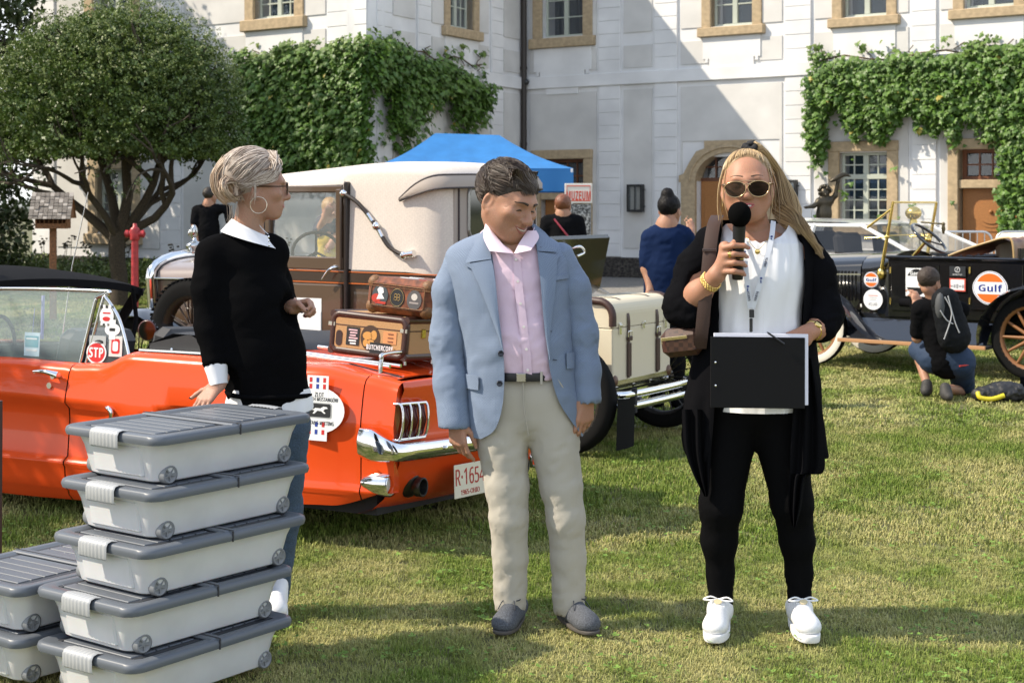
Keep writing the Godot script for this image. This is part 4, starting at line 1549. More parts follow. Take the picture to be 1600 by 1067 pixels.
# folds: push the surface in and out along its normals
func folds(mb:MB,amp:float,f:Vector3,sd:int,from:=0,w=null) -> void:
	var n:=noise(1.0,3,FastNoiseLite.TYPE_SIMPLEX_SMOOTH,sd)
	var moved:=PackedVector3Array()
	for k in range(from,mb.V.size()):
		var p:=mb.V[k]
		var a:=amp
		if w != null:a *= w.call(p)
		# ridged noise: long creases with soft valleys
		var x:=n.get_noise_3d(p.x*f.x+p.y*f.y*0.35,p.y*f.y-p.x*f.x*0.3,p.z*f.z+p.y*f.y*0.3)
		moved.append(p+mb.N[k]*a*(1.0-2.2*absf(x)+0.5*x))
	for k in moved.size():mb.V[from+k]=moved[k]
	renormal(mb,from)

func renormal(mb:MB,from:=0) -> void:
	for k in range(from,mb.V.size()):mb.N[k]=Vector3.ZERO
	for t in range(0,mb.I.size(),3):
		var a:=mb.I[t]; var b:=mb.I[t+1]; var c:=mb.I[t+2]
		if a < from:continue
		var n:=(mb.V[c]-mb.V[a]).cross(mb.V[b]-mb.V[a])
		mb.N[a] += n; mb.N[b] += n; mb.N[c] += n
	for k in range(from,mb.V.size()):mb.N[k]=mb.N[k].normalized() if mb.N[k].length_squared() > 1e-24 else Vector3.UP

# rows of numbers, smoothed down the list
func smooth_rows(rows:Array,sub:int) -> Array:
	var out:=[]
	var n:=rows.size()
	for i in n-1:
		for s in sub:
			var t:=float(s)/sub
			var r:=[]
			for k in rows[0].size():
				var a:float=rows[maxi(i-1,0)][k]; var b:float=rows[i][k]; var c:float=rows[i+1][k]; var d:float=rows[mini(i+2,n-1)][k]
				r.append(0.5*((2.0*b)+(c-a)*t+(2.0*a-5.0*b+4.0*c-d)*t*t+(3.0*b-a-3.0*c+d)*t*t*t))
			out.append(r)
	out.append(rows[n-1].duplicate())
	return out

# a garment round the trunk: each row is [v, left u, right u, centre depth, front depth, back depth, opening left u, opening right u]
# (photo positions at the figure's distance); the opening is a gap in front, none where both are equal
func garment(rows:Array,n:int,off:=0.0,turn:=0.0) -> Array:
	var out:=[]
	for r in rows:
		var a:=at_fig(r[1],r[0]); var b:=at_fig(r[2],r[0])
		var cx:=(a.x+b.x)/2; var rx:=(b.x-a.x)/2+off
		var a0:=0.0; var a1:=TAU
		if r.size() > 6 and r[7]-r[6] > 0.01:
			var xl:=at_fig(r[6],r[0]).x; var xr:=at_fig(r[7],r[0]).x
			a0=acos(clampf((xl-cx)/rx,-0.999,0.999))
			a1=TAU+acos(clampf((xr-cx)/rx,-0.999,0.999))
		else:
			a0=PI/2; a1=PI/2+TAU
		var row:=PackedVector3Array()
		for k in n+1:
			var an:=lerpf(a0,a1,float(k)/n)
			var c:=cos(an); var s:=sin(an)
			var e:=0.85
			var x:=signf(c)*pow(absf(c),e)*rx if absf(c) > 1e-6 else 0.0
			# keep the opening exact: no squaring in front
			if s > 0:x=c*rx
			var z:float=(r[4]+off)*s if s > 0 else (r[5]+off)*signf(s)*pow(absf(s),e)
			row.append(v3(cx+x,a.y,r[3]+z))
		out.append(row)
	return out

# point on the front of such a garment
func on_front(rows:Array,u:float,v:float,off:=0.0) -> Vector3:
	var k:=0
	while k < rows.size()-2 and rows[k+1][0] < v:k += 1
	var t:=clampf((v-rows[k][0])/maxf(1e-4,rows[k+1][0]-rows[k][0]),0,1)
	var r:=[]
	for j in 6:r.append(lerpf(rows[k][j],rows[k+1][j],t))
	var a:=at_fig(r[1],v); var b:=at_fig(r[2],v)
	var cx:=(a.x+b.x)/2; var rx:=(b.x-a.x)/2
	var x:=at_fig(u,v).x
	var c:=clampf((x-cx)/rx,-0.99,0.99)
	return v3(x,a.y,r[3]+(r[4])*sqrt(1-c*c)+off)

# a sheet of cloth laid on the front: between two edges given as [v, u]
func laid(mb:MB,rows:Array,left:Array,right:Array,n:int,off:float,thick:=0.004,puff:=0.0) -> void:
	var m:=left.size()
	var top:=[]; var bot:=[]
	for i in m:
		var r1:=PackedVector3Array(); var r2:=PackedVector3Array()
		for j in n+1:
			var t:=float(j)/n
			var u:float=lerpf(left[i][1],right[i][1],t); var v:float=lerpf(left[i][0],right[i][0],t)
			r1.append(on_front(rows,u,v,off+puff*sin(PI*t)))
			r2.append(on_front(rows,u,v,off-thick))
		top.append(r1); bot.append(r2)
	mb.patch(top,false,false,false)
	mb.patch(bot,false,false,true)
	# edges
	var rim:=[]
	for i in m:rim.append([top[i][0],bot[i][0]])
	for j in range(1,n+1):rim.append([top[m-1][j],bot[m-1][j]])
	for i in range(m-2,-1,-1):rim.append([top[i][n],bot[i][n]])
	for j in range(n-1,-1,-1):rim.append([top[0][j],bot[0][j]])
	for k in rim.size()-1:mb.quad(rim[k][0],rim[k+1][0],rim[k+1][1],rim[k][1])

# head: origin between the ears at eye height, face towards +z, +x to the viewer's right; 0.23 m from chin to crown
func head_shape(s:Sdf,o:Dictionary) -> void:
	var w:float=o.get("w",1.0)
	var jaw:float=o.get("jaw",1.0)
	var smile:float=o.get("smile",0.0)
	s.ell(v3(0,0.028,-0.018),v3(0.076*w,0.088,0.098),0.03)
	s.ell(v3(0,-0.005,0.028),v3(0.066*w,0.082,0.066),0.03)
	s.ell(v3(0,-0.058,0.03),v3(0.056*w*jaw,0.052,0.058),0.035)
	for x in [-1.0,1.0]:
		s.cap(v3(x*0.056*w*jaw,-0.045,0.0),v3(x*0.022*jaw,-0.098,0.062),0.017,0.017,0.03)
		s.ell(v3(x*0.043*w,-0.024+0.004*smile,0.063+0.004*smile),v3(0.024+0.004*smile,0.02,0.021+0.004*smile),0.022)
	s.ell(v3(0,-0.1,0.07),v3(0.022*jaw,0.016,0.02),0.025)
	s.cap(v3(-0.036,0.02,0.079),v3(-0.006,0.016,0.086),0.011,0.010,0.02)
	s.cap(v3(0.036,0.02,0.079),v3(0.006,0.016,0.086),0.011,0.010,0.02)
	for x in [-1.0,1.0]:
		s.ell(v3(x*0.034,-0.001,0.098),v3(0.019,0.012,0.018),0.016,Basis.IDENTITY,true)
		s.ell(v3(x*0.033,-0.003,0.0745),v3(0.018,0.013,0.014),0.006)
	var nz:float=o.get("nose",1.0)
	s.cap(v3(0,0.008,0.086),v3(0,-0.03,0.106+0.004*nz),0.0085,0.0115,0.012)
	s.ell(v3(0,-0.036,0.107+0.003*nz),v3(0.014*nz,0.012,0.014),0.01)
	for x in [-1.0,1.0]:s.ell(v3(x*0.0135*nz,-0.039,0.098),v3(0.009,0.008,0.011),0.008)
	s.ell(v3(0,-0.068,0.076),v3(0.03,0.022,0.022),0.02)
	if smile > 0.0:
		for x in [-1.0,1.0]:s.cap(v3(x*0.021,-0.042,0.1),v3(x*0.04,-0.07,0.083),0.0035,0.003,0.008,Vector3.ZERO,1.0,true)
	s.cap(v3(-0.021,-0.067+0.005*smile,0.097),v3(0,-0.069,0.103),0.002,0.003,0.004,Vector3.ZERO,1.0,true)
	s.cap(v3(0.021,-0.067+0.005*smile,0.097),v3(0,-0.069,0.103),0.002,0.003,0.004,Vector3.ZERO,1.0,true)
	for x in [-1.0,1.0]:
		var eb:=Basis.from_euler(v3(0.15,x*-0.5,0))
		s.ell(v3(x*0.078*w,-0.012,-0.008),v3(0.009,0.033,0.02),0.006,eb)
		s.ell(v3(x*0.086*w,-0.008,-0.004),v3(0.007,0.02,0.011),0.005,eb,true)
		s.ell(v3(x*0.077*w,-0.042,0.0),v3(0.007,0.009,0.008),0.006)

# where the surface of a head lies in front of (x, y)
func face_z(s:Sdf,x:float,y:float) -> float:
	var a:=0.02; var b:=0.16
	for k in 12:
		var c:=(a+b)*0.5
		if s.value(v3(x,y,c),s.prims) < 0.0:a=c
		else:b=c
	return a

func lips(mb:MB,s:Sdf,smile:=0.0,open:=0.0,wide:=1.0) -> void:
	var up:=[]; var lo:=[]; var ru:=[]; var rl:=[]
	for k in 9:
		var t:=(k-4)/4.0
		var y:=-0.068+smile*0.006*t*t
		var yu:=y+(0.0035+open)*(1-t*t)-0.0012*exp(-t*t*30)
		up.append(v3(t*0.024*wide,yu,face_z(s,t*0.024*wide,yu)))
		var yl:=y-(0.0045+open)*(1-t*t)
		lo.append(v3(t*0.023*wide,yl,face_z(s,t*0.023*wide,yl)))
		ru.append(0.0038*(1-0.75*t*t)); rl.append(0.0048*(1-0.8*t*t))
	mb.tube(up,ru,8); mb.tube(lo,rl,8)

func brow(mb:MB,s:Sdf,x:float,up:=0.0,w:=0.004) -> void:
	var p:=[]; var r:=[]
	for k in 7:
		var t:=k/6.0
		var bx:=x*lerpf(0.014,0.054,t); var by:=0.0235+up+0.006*sin(PI*t*0.8)-0.004*t
		p.append(v3(bx,by,face_z(s,bx,by)))
		r.append(w*(1.0-0.65*t))
	mb.tube(p,r,6)

# a hand with palm, four bent fingers and a thumb. w wrist, f towards the knuckles, n out of the back of the hand, thumb side l = s * f x n
# curls: per finger [knuckle, middle, tip] bend towards the palm; returns finger lines for nails and rings
func hand_shape(s:Sdf,w:Vector3,f:Vector3,n:Vector3,side:float,curls:Array,thumb:Array,k:=1.0) -> Array:
	f=f.normalized()
	n=(n-f*n.dot(f)).normalized()
	var l:=f.cross(n)*side
	var out:=[]
	var xs:=[0.030,0.0105,-0.009,-0.0275]
	var pal:=[0.092,0.096,0.090,0.080]
	var lens:=[[0.040,0.025,0.019],[0.044,0.028,0.020],[0.041,0.026,0.019],[0.032,0.019,0.017]]
	var rad:=[0.0092,0.0094,0.0089,0.0078]
	s.cap(w-f*0.03,w+f*0.012,0.026*k,0.027*k,0.015,n,0.72)
	for i in 4:
		var kn:Vector3=w+(f*pal[i]+l*xs[i])*k
		s.cap(w+(l*xs[i]*0.62+f*0.015)*k,kn,0.0165*k,0.0125*k,0.012,n,0.85)
		var p:=kn
		var line:=[p]
		var ang:=0.0
		var spread:Vector3=l*(xs[i]*2.2)
		for j in 3:
			ang += curls[i][j]
			var d:=((f+spread*k).normalized()*cos(ang)-n*sin(ang)).normalized()
			var q:Vector3=p+d*lens[i][j]*k
			var r0:float=rad[i]*k*(1.0-0.07*j); var r1:float=rad[i]*k*(0.95-0.09*j)
			s.cap(p,q,r0,r1,0.004)
			p=q
			line.append(p)
		line.append((( (f+spread*k).normalized()*sin(ang)+n*cos(ang))).normalized())
		out.append(line)
	# thumb
	var root:=w+(f*0.028+l*0.026-n*0.008)*k
	var td:Vector3=(f*thumb[0]+l*thumb[1]-n*thumb[2]).normalized()
	var td2:Vector3=(f*thumb[3]+l*thumb[4]-n*thumb[5]).normalized()
	var m:Vector3=root+td*0.042*k
	var t1:Vector3=m+td2*0.030*k
	var t2:Vector3=t1+td2.lerp(td,-0.2).normalized()*0.024*k
	s.cap(w+(f*0.012+l*0.01)*k,root,0.018*k,0.0165*k,0.014)
	s.cap(root,m,0.0165*k,0.0115*k,0.010)
	s.cap(m,t1,0.0108*k,0.010*k,0.004)
	s.cap(t1,t2,0.0098*k,0.008*k,0.004)
	out.append([root,m,t1,t2,(n+l*0.5).normalized()])
	return out

func nails(mb:MB,lines:Array,k:=1.0) -> void:
	for ln in lines:
		var c:int=ln.size()
		var tip:Vector3=ln[c-2]; var d:Vector3=(tip-ln[c-3]).normalized(); var n:Vector3=ln[c-1]
		n=(n-d*n.dot(d)).normalized()
		mb.ball(tip+n*0.0048*k+d*0.002*k,Vector3(0.0056,0.0022,0.0085)*k,8,Basis(d.cross(n)*-1.0,n,d).orthonormalized())

# locks of hair lying on an egg: each runs from near the pole outwards; keep(p) says where hair may lie
func locks(mb:MB,c:Vector3,r:Vector3,pole:Vector3,n:int,len0:float,len1:float,swirl:float,w:float,keep:Callable,tint:Callable,sd:int,lift:=0.0,t_min:=0.02,t_max:=1.9,wave:=0.0) -> void:
	var rg:=RandomNumberGenerator.new(); rg.seed=sd
	var z:=pole.normalized()
	var x:=z.cross(Vector3.UP if absf(z.y) < 0.9 else Vector3.BACK).normalized()
	var y:=z.cross(x)
	for k in n:
		var a:=rg.randf()*TAU
		var t0:=rg.randf_range(t_min,t_max)
		var ln:=rg.randf_range(len0,len1)
		var pts:=[]; var rad:=[]
		var up:=rg.randf_range(0.0,1.0)
		var ww:=w*rg.randf_range(0.6,1.3)
		for j in 7:
			var q:=j/6.0
			var t:=t0+ln*q
			var aa:=a+swirl*(t-t0)+wave*sin(q*5.0+a*7.0)
			var d:=(z*cos(t)+(x*cos(aa)+y*sin(aa))*sin(t))
			var p:=c+d*r*(1.0+lift*up*sin(PI*minf(q*1.2,1.0))+0.004*up)
			if not keep.call(p):break
			pts.append(p); rad.append(ww*(1.0-0.85*q*q))
		if pts.size() < 3:continue
		rad[pts.size()-1]=0.0003
		mb.col=tint.call(rg.randf())
		mb.tube(pts,rad,4,false)
	mb.col=Color.WHITE

# a simple round shoe: heel and toe at ground level, both as points
func shoe_shape(s:Sdf,heel:Vector3,toe:Vector3,w:float,ankle:Vector3,ankle_r:float) -> void:
	var d:=(toe-heel)
	var ln:=d.length()
	d=d/ln
	var side:=d.cross(Vector3.UP)
	var up:=Vector3.UP
	s.cap(heel+d*w*0.75+up*0.045,heel+d*ln*0.35+up*0.045,w*0.8,w*0.82,0.03,up,0.95)
	s.cap(heel+d*ln*0.35+up*0.035,toe-d*w*0.95+up*0.03,w*0.85,w*0.98,0.03,up,0.72)
	s.cap(heel+d*ln*0.38+up*0.075,toe-d*w*1.3+up*0.045,w*0.62,w*0.7,0.04)
	s.cap(heel+d*w*0.85+up*0.06,ankle,w*0.78,ankle_r,0.03)
	# flat underside
	s.cap(heel-d*0.1-up*0.19,toe+d*0.1-up*0.19,0.2,0.2,0.01,Vector3.ZERO,1.0,true)

func sole(mb:MB,heel:Vector3,toe:Vector3,w:float,h:float,y0:=0.0) -> void:
	var d:=toe-heel
	var ln:=d.length()
	d /= ln
	var side:=d.cross(Vector3.UP)
	var pl:=[]
	for k in 32:
		var a:=TAU*k/32.0
		var t:=0.5-0.5*cos(a)
		var ww:=w*(0.82+0.24*smoothstep(0.3,0.75,t))*pow(absf(sin(a)),0.62)*signf(sin(a))
		pl.append(heel+d*ln*t+side*ww)
	var rows:=[]
	for q in [[0.0,0.96],[0.15,1.0],[0.85,1.02],[1.0,0.99]]:
		var row:=PackedVector3Array()
		var c:=heel+d*ln*0.5
		for p in pl:row.append(c+(p-c)*q[1]+Vector3.UP*(h*q[0]+y0))
		rows.append(row)
	mb.patch(rows,true,false,false)
	var cc:=heel+d*ln*0.5+Vector3.UP*(h+y0)
	mb.cap(rows[3],cc,true)

func laces(mb:MB,heel:Vector3,toe:Vector3,w:float,h0:float,h1:float,t0:float,t1:float,n:int,r:float) -> void:
	var d:=(toe-heel).normalized(); var ln:=(toe-heel).length()
	var side:=d.cross(Vector3.UP)
	for k in n:
		var t:=lerpf(t0,t1,k/float(n-1)); var t2:=lerpf(t0,t1,(k+0.7)/float(n-1))
		var h:=lerpf(h0,h1,k/float(n-1)); var h2:=lerpf(h0,h1,(k+0.7)/float(n-1))
		for x in [-1.0,1.0]:
			mb.tube([heel+d*ln*t+side*w*x+Vector3.UP*(h-0.008),heel+d*ln*(t+t2)/2+Vector3.UP*((h+h2)/2+0.004),heel+d*ln*t2-side*w*x+Vector3.UP*(h2-0.008)],r,5)

func head_basis(yaw:float,pitch:float,roll:=0.0) -> Basis:
	return Basis(Vector3.UP,yaw)*Basis(Vector3.RIGHT,pitch)*Basis(Vector3.BACK,roll)

func weave_mat(a:Color,b:Color,scale:float,rough:=0.85) -> StandardMaterial3D:
	var key:="weave%s%s%s" % [a,b,scale]
	if mats.has(key):return mats[key]
	var r:=RandomNumberGenerator.new(); r.seed=4
	var im:=Image.create(64,64,false,Image.FORMAT_RGB8)
	for y in 64:
		for x in 64:
			var on:=(x/4+y/4) % 2 == 0
			var c:=(a if on else b)*r.randf_range(0.9,1.08)
			im.set_pixel(x,y,c)
	var m:=StandardMaterial3D.new()
	m.albedo_texture=ImageTexture.create_from_image(im)
	m.uv1_triplanar=true; m.uv1_scale=Vector3.ONE*scale
	m.roughness=rough
	m.normal_enabled=true; m.normal_texture=bump_tex("weave"); m.normal_scale=0.5
	m.rim_enabled=true; m.rim=0.06; m.rim_tint=0.6
	mats[key]=m
	return m

func build_man() -> void:
	fig_d=5.84
	fig_base=px(850,975,fig_d); fig_base.y=0
	var o:=thing("person","smiling man in a light blue blazer, pink shirt and beige trousers looking down","person",fig_base)
	var sk:=skin(0.43,0.225,0.145)
	# --- body
	var body:=MB.new()
	var s:=Sdf.new()
	var hc:=at_fig(793,313,0.03)
	var hb:=head_basis(0.84,0.36,-0.08).scaled_local(Vector3.ONE*1.16)
	var hx:=Transform3D(hb,hc)
	s.cap(at_fig(803,398,-0.03),hx*v3(0,-0.055,-0.025),0.074,0.062,0.03)
	s.cap(at_fig(745,405,-0.02),at_fig(850,398,-0.02),0.06,0.06,0.05)
	s.cap(at_fig(800,420,-0.01),at_fig(815,560,0.0),0.115,0.115,0.06,Vector3.BACK,0.72)
	s.cap(at_fig(785,630,-0.01),at_fig(865,630,-0.01),0.09,0.09,0.06)
	s.chain([at_fig(728,420,-0.03),at_fig(702,530,-0.03),at_fig(711,640,0.03)],[0.036,0.036,0.03],0.03)
	s.chain([at_fig(868,418,-0.03),at_fig(911,525,-0.03),at_fig(916,612,0.02)],[0.036,0.036,0.03],0.03)
	s.chain([at_fig(785,650,-0.01),at_fig(798,800,0.01),at_fig(797,940,-0.02)],[0.09,0.055,0.04],0.03)
	s.chain([at_fig(868,650,-0.01),at_fig(882,800,0.01),at_fig(888,945,-0.02)],[0.09,0.055,0.04],0.03)
	s.mesh(body,0.02)
	var h:=Sdf.new()
	head_shape(h,{"w":1.03,"jaw":1.12,"smile":1.0,"nose":1.25})
	h.cap(v3(0,-0.05,-0.02),hx.affine_inverse()*at_fig(802,398,-0.03),0.052,0.062,0.035)
	# laugh lines and a lined forehead
	for x in [-1.0,1.0]:
		for k in 3:h.cap(v3(x*0.055,0.0-k*0.008,0.076),v3(x*0.07,0.006-k*0.012,0.057),0.0014,0.001,0.004,Vector3.ZERO,1.0,true)
	h.mesh(body,0.0042,hx)
	var hands:=Sdf.new()
	var lw:=at_fig(712,655,0.05)
	var ln:=hand_shape(hands,lw,v3(0.10,-1,0.12),v3(-0.55,0.0,0.85),-1.0,[[0.35,0.35,0.2],[0.55,0.5,0.3],[0.6,0.6,0.3],[0.65,0.6,0.3]],[0.75,0.5,0.4,0.9,0.1,0.35],0.98)
	hands.cap(at_fig(711,630,0.035),lw,0.03,0.027,0.02)
	hands.mesh(body,0.0042)
	hands=Sdf.new()
	var rw:=at_fig(917,620,0.04)
	var rn:=hand_shape(hands,rw,v3(-0.10,-1,0.10),v3(0.5,0.0,0.86),1.0,[[0.3,0.3,0.2],[0.35,0.4,0.25],[0.45,0.45,0.3],[0.5,0.5,0.3]],[0.8,0.45,0.3,0.95,0.0,0.25],0.98)
	hands.cap(at_fig(916,600,0.03),rw,0.03,0.027,0.02)
	hands.mesh(body,0.0042)
	obj("body",body,sk,o)
	var nl:=MB.new()
	nails(nl,ln); nails(nl,rn)
	obj("fingernails",nl,paint(0.45,0.26,0.19,0.35),o)
	# --- face details
	var m:=MB.new()
	var f:=MB.new()
	lips(f,h,1.8,0.003,1.25)
	m.add(f,hx)
	obj("lips",m,paint(0.30,0.105,0.075,0.45),o)
	m=MB.new(); f=MB.new()
	var tp:=[]
	for k in 9:tp.append(v3((k-4)*0.006,-0.0672+0.0004*(k-4)*(k-4),face_z(h,(k-4)*0.006,-0.062)+0.001))
	f.tube(tp,[0.0008,0.002,0.003,0.0034,0.0034,0.0034,0.003,0.002,0.0008],6)
	m.add(f,hx)
	obj("teeth",m,paint(0.5,0.46,0.38,0.3),o)
	m=MB.new(); f=MB.new()
	brow(f,h,-1.0,-0.004,0.0045); brow(f,h,1.0,-0.004,0.0045)
	m.add(f,hx)
	obj("eyebrows",m,paint(0.045,0.028,0.018,0.8),o)
	m=MB.new(); f=MB.new()
	for x in [-1.0,1.0]:
		var e:=[]
		for k in 7:e.append(v3(x*(0.019+0.0045*k),-0.003-0.0006*(k-3)*(k-3),face_z(h,x*(0.019+0.0045*k),-0.003)))
		f.tube(e,[0.0008,0.0017,0.0022,0.0024,0.0022,0.0018,0.0010],5)
	m.add(f,hx)
	obj("eyelashes",m,paint(0.03,0.02,0.015,0.5),o)
	# --- hair: short, dark brown with grey, brushed over the forehead
	var hs:=Sdf.new()
	hs.ell(v3(0,0.036,-0.02),v3(0.0845,0.090,0.106),0.01)
	hs.ell(v3(0,-0.055,0.075),v3(0.1,0.112,0.098),0.012,Basis.IDENTITY,true)
	hs.ell(v3(0,-0.155,-0.02),v3(0.12,0.10,0.13),0.012,Basis.IDENTITY,true)
	for x in [-1.0,1.0]:hs.ell(v3(x*0.085,-0.02,0.0),v3(0.02,0.038,0.03),0.008,Basis.IDENTITY,true)
	m=MB.new()
	hs.mesh(m,0.0045)
	folds(m,0.0012,v3(90,90,40),3)
	var keep:=func(p:Vector3) -> bool:
		if p.z > 0.045 and p.y < 0.062-absf(p.x)*0.1:return false
		if p.z > 0.015 and p.y < 0.03:return false
		if absf(p.x) > 0.05 and p.z > -0.035 and p.y < 0.012:return false
		return p.y > -0.062
	var tint:=func(t:float) -> Color:return Color(0.04,0.025,0.016)*(0.6+t) if t < 0.86 else Color(0.12,0.095,0.075)
	var lk:=MB.new()
	locks(lk,v3(0,0.036,-0.02),v3(0.087,0.093,0.109),v3(-0.1,0.75,-0.6),2300,0.3,0.7,0.5,0.0013,keep,tint,6,0.07,0.02,2.0,0.12)
	# fringe, swept to one side
	var rg:=RandomNumberGenerator.new(); rg.seed=12
	for k in 640:
		var x:=rg.randf_range(-0.07,0.062)
		var c:=sqrt(maxf(0.0,1.0-pow(x/0.074,2)))
		lk.col=tint.call(rg.randf())
		var a:=v3(x*0.9-0.01,0.112+rg.randf_range(-0.028,0.01),0.036+0.02*c)
		var b:=v3(x+0.012,0.094+rg.randf_range(-0.006,0.01),0.058+0.032*c+rg.randf()*0.006)
		var e:=v3(x+0.03+rg.randf()*0.014,0.064+rg.randf_range(-0.012,0.02)-0.016*(1-c),0.064+0.03*sqrt(maxf(0.0,1.0-pow((x+0.034)/0.09,2))))
		for q in 2:
			var w:=b if q == 0 else e
			var n:=1.0-pow(w.x/0.088,2)-pow((w.y-0.036)/0.096,2)
			w.z=-0.02+0.112*sqrt(maxf(n,0.02))+rg.randf()*0.004
			if q == 0:b=w
			else:e=w
		lk.tube(smooth([a,b,e],3),[0.0012,0.0019,0.002,0.002,0.0017,0.0012,0.0003],4,false)
	# wisps standing off the crown
	for k in 26:
		lk.col=tint.call(rg.randf())
		var a:=v3(rg.randf_range(-0.07,0.02),0.118,rg.randf_range(-0.06,0.02))
		lk.tube(smooth([a,a+v3(-0.01,0.012,0.01),a+v3(-0.03*rg.randf(),0.016,0.03*rg.randf())],2),[0.0008,0.0008,0.0007,0.0005,0.0002],3,false)
	lk.col=Color.WHITE
	var mm:=MB.new()
	mm.add(m,hx)
	var hair:=obj("hair",mm,paint(0.03,0.02,0.013,0.6),o)
	mm=MB.new(); mm.add(lk,hx)
	obj("hair_locks",mm,paint(1,1,1,0.42,0,{"vc":1}),hair)
	# --- shirt
	var cotton:=paint(0.66,0.50,0.60,0.8,0,{"bump":["cloth",0.35,3.0]})
	var sr:=[[346,765,832,-0.02,0.07,0.07,772,838],[362,752,842,-0.02,0.075,0.08,776,832],[378,735,852,-0.02,0.085,0.09,784,822],[396,722,868,-0.015,0.098,0.1,803,804.5],[430,718,876,-0.01,0.112,0.1,805,805],[480,722,882,-0.005,0.122,0.1,805,805],[530,730,890,0.0,0.138,0.1,805,805],[565,738,893,0.0,0.136,0.1,805,805],[590,745,893,0.0,0.122,0.1,805,805]]
	m=MB.new()
	m.patch(garment(smooth_rows(sr,7),72),false,false,false)
	folds(m,0.006,v3(9,16,9),51,0,func(p:Vector3) -> float:return 1.0 if p.y < 1.3 else 0.35)
	var shirt:=obj("shirt",m,cotton,o)
	m=MB.new()
	laid(m,sr,[[397,801],[450,804],[500,810],[550,816],[588,818]],[[397,813],[450,817],[500,823],[550,829],[588,831]],4,0.006,0.004)
	obj("placket",m,cotton,shirt)
	var white:=paint(0.75,0.72,0.68,0.3)
	for q in [[404,806],[437,809],[471,813],[506,818],[540,822],[572,824]]:
		m=MB.new()
		var p:=on_front(sr,q[1],q[0],0.008)
		m.tube([p,p+v3(0,0,0.0025)],0.0052,10)
		obj("button",m,white,shirt)
	# collar leaves
	var col:=paint(0.72,0.58,0.66,0.8,0,{"rim":0.2})
	for q in [[[760,344,0.02],[755,369,0.06],[765,392,0.112],[766,356,0.05],[786,382,0.10],[803,396,0.112]],[[838,360,0.02],[842,372,0.05],[829,391,0.115],[824,360,0.055],[811,380,0.105],[803,396,0.113]]]:
		m=MB.new()
		var outer:=smooth([at_fig(q[0][0],q[0][1],q[0][2]),at_fig(q[1][0],q[1][1],q[1][2]),at_fig(q[2][0],q[2][1],q[2][2])],6)
		var inner:=smooth([at_fig(q[3][0],q[3][1],q[3][2]-0.01),at_fig(q[4][0],q[4][1],q[4][2]-0.012),at_fig(q[5][0],q[5][1],q[5][2]-0.01)],6)
		var top:=[]; var bot:=[]
		for k in outer.size():
			var r1:=PackedVector3Array(); var r2:=PackedVector3Array()
			for j in 7:
				var t:=j/6.0
				var p:Vector3=outer[k].lerp(inner[k],t)+v3(0,0,0.012*sin(PI*t)+0.006)
				r1.append(p); r2.append(p-v3(0,0,0.0035))
			top.append(r1); bot.append(r2)
		var left:bool=q[0][0] < 800
		m.patch(top,false,false,not left); m.patch(bot,false,false,left)
		obj("collar_leaf",m,col,shirt)
	# collar band behind the neck
	m=MB.new()
	var br:=[]
	for row in [[344.0,0.066],[356.0,0.072],[368.0,0.080]]:
		var r:=PackedVector3Array()
		for k in 25:
			var a:=lerpf(PI*0.92,TAU+PI*0.08,k/24.0)
			r.append(at_fig(797,row[0]+6*sin(a)-3.0,-0.02)+v3(cos(a)*row[1]*1.25,0,sin(a)*row[1]))
		br.append(r)
	m.patch(br)
	obj("collar_band",m,col,shirt)
	# --- belt and trousers
	var br2:=[[577,752,876,0.0,0.134,0.11],[590,751,878,0.0,0.133,0.11]]
	m=MB.new()
	m.patch(garment([br2[0]+[805,805],[583.5,751,877,0.0,0.137,0.113,805,805],br2[1]+[805,805]],48))
	var belt:=obj("belt",m,paint(0.012,0.012,0.016,0.45),o)
	m=MB.new()
	var bp:=on_front([[577,752,876,0.0,0.134,0.11],[590,751,878,0.0,0.133,0.11]],814,583.5,0.006)
	m.box(Vector3(0.036,0.032,0.006),tf(bp),0.002)
	obj("buckle",m,paint(0.5,0.48,0.42,0.25,1.0),belt)
	var t:=Sdf.new()
	t.cap(at_fig(782,612,0.0),at_fig(850,612,0.0),0.112,0.108,0.05,Vector3.BACK,1.0)
	t.cap(at_fig(786,646,-0.01),at_fig(858,646,-0.01),0.108,0.108,0.04)
	t.chain([at_fig(783,672,0.0),at_fig(792,760,0.015),at_fig(795,810,0.02),at_fig(797,870,0.0),at_fig(797,946,-0.015)],[0.100,0.078,0.069,0.064,0.058],0.022)
	t.chain([at_fig(864,672,0.0),at_fig(877,760,0.015),at_fig(884,810,0.02),at_fig(888,870,0.0),at_fig(889,950,-0.015)],[0.097,0.076,0.068,0.063,0.058],0.022)
	t.cap(at_fig(797,978,-0.015),at_fig(797,1010,-0.015),0.075,0.075,0.006,Vector3.ZERO,1.0,true)
	t.cap(at_fig(889,982,-0.015),at_fig(889,1012,-0.015),0.075,0.075,0.006,Vector3.ZERO,1.0,true)
	t.cap(at_fig(760,530,0.0),at_fig(890,530,0.0),0.128,0.128,0.006,Vector3.ZERO,1.0,true)
	m=MB.new()
	t.mesh(m,0.0135)
	var crease:=func(p:Vector3) -> float:
		var kn:=exp(-pow((p.y-0.42)/0.2,2))*0.7+exp(-pow((p.y-0.12)/0.1,2))*1.1+exp(-pow((p.y-0.68)/0.09,2))*0.7
		return 0.25+kn
	folds(m,0.0036,v3(9,11,9),71,0,crease)
	folds(m,0.0024,v3(15,24,15),72,0,crease)
	var khaki:=paint(0.42,0.39,0.33,0.88,0,{"bump":["weave",0.25,22.0]})
	var tr:=obj("trousers",m,khaki,o)
	# fly, pocket edges, belt loops
	m=MB.new()
	m.tube(smooth([at_fig(817,594,0.122),at_fig(819,640,0.122),at_fig(826,680,0.10)],6),0.0028,5)
	obj("fly",m,khaki,tr)
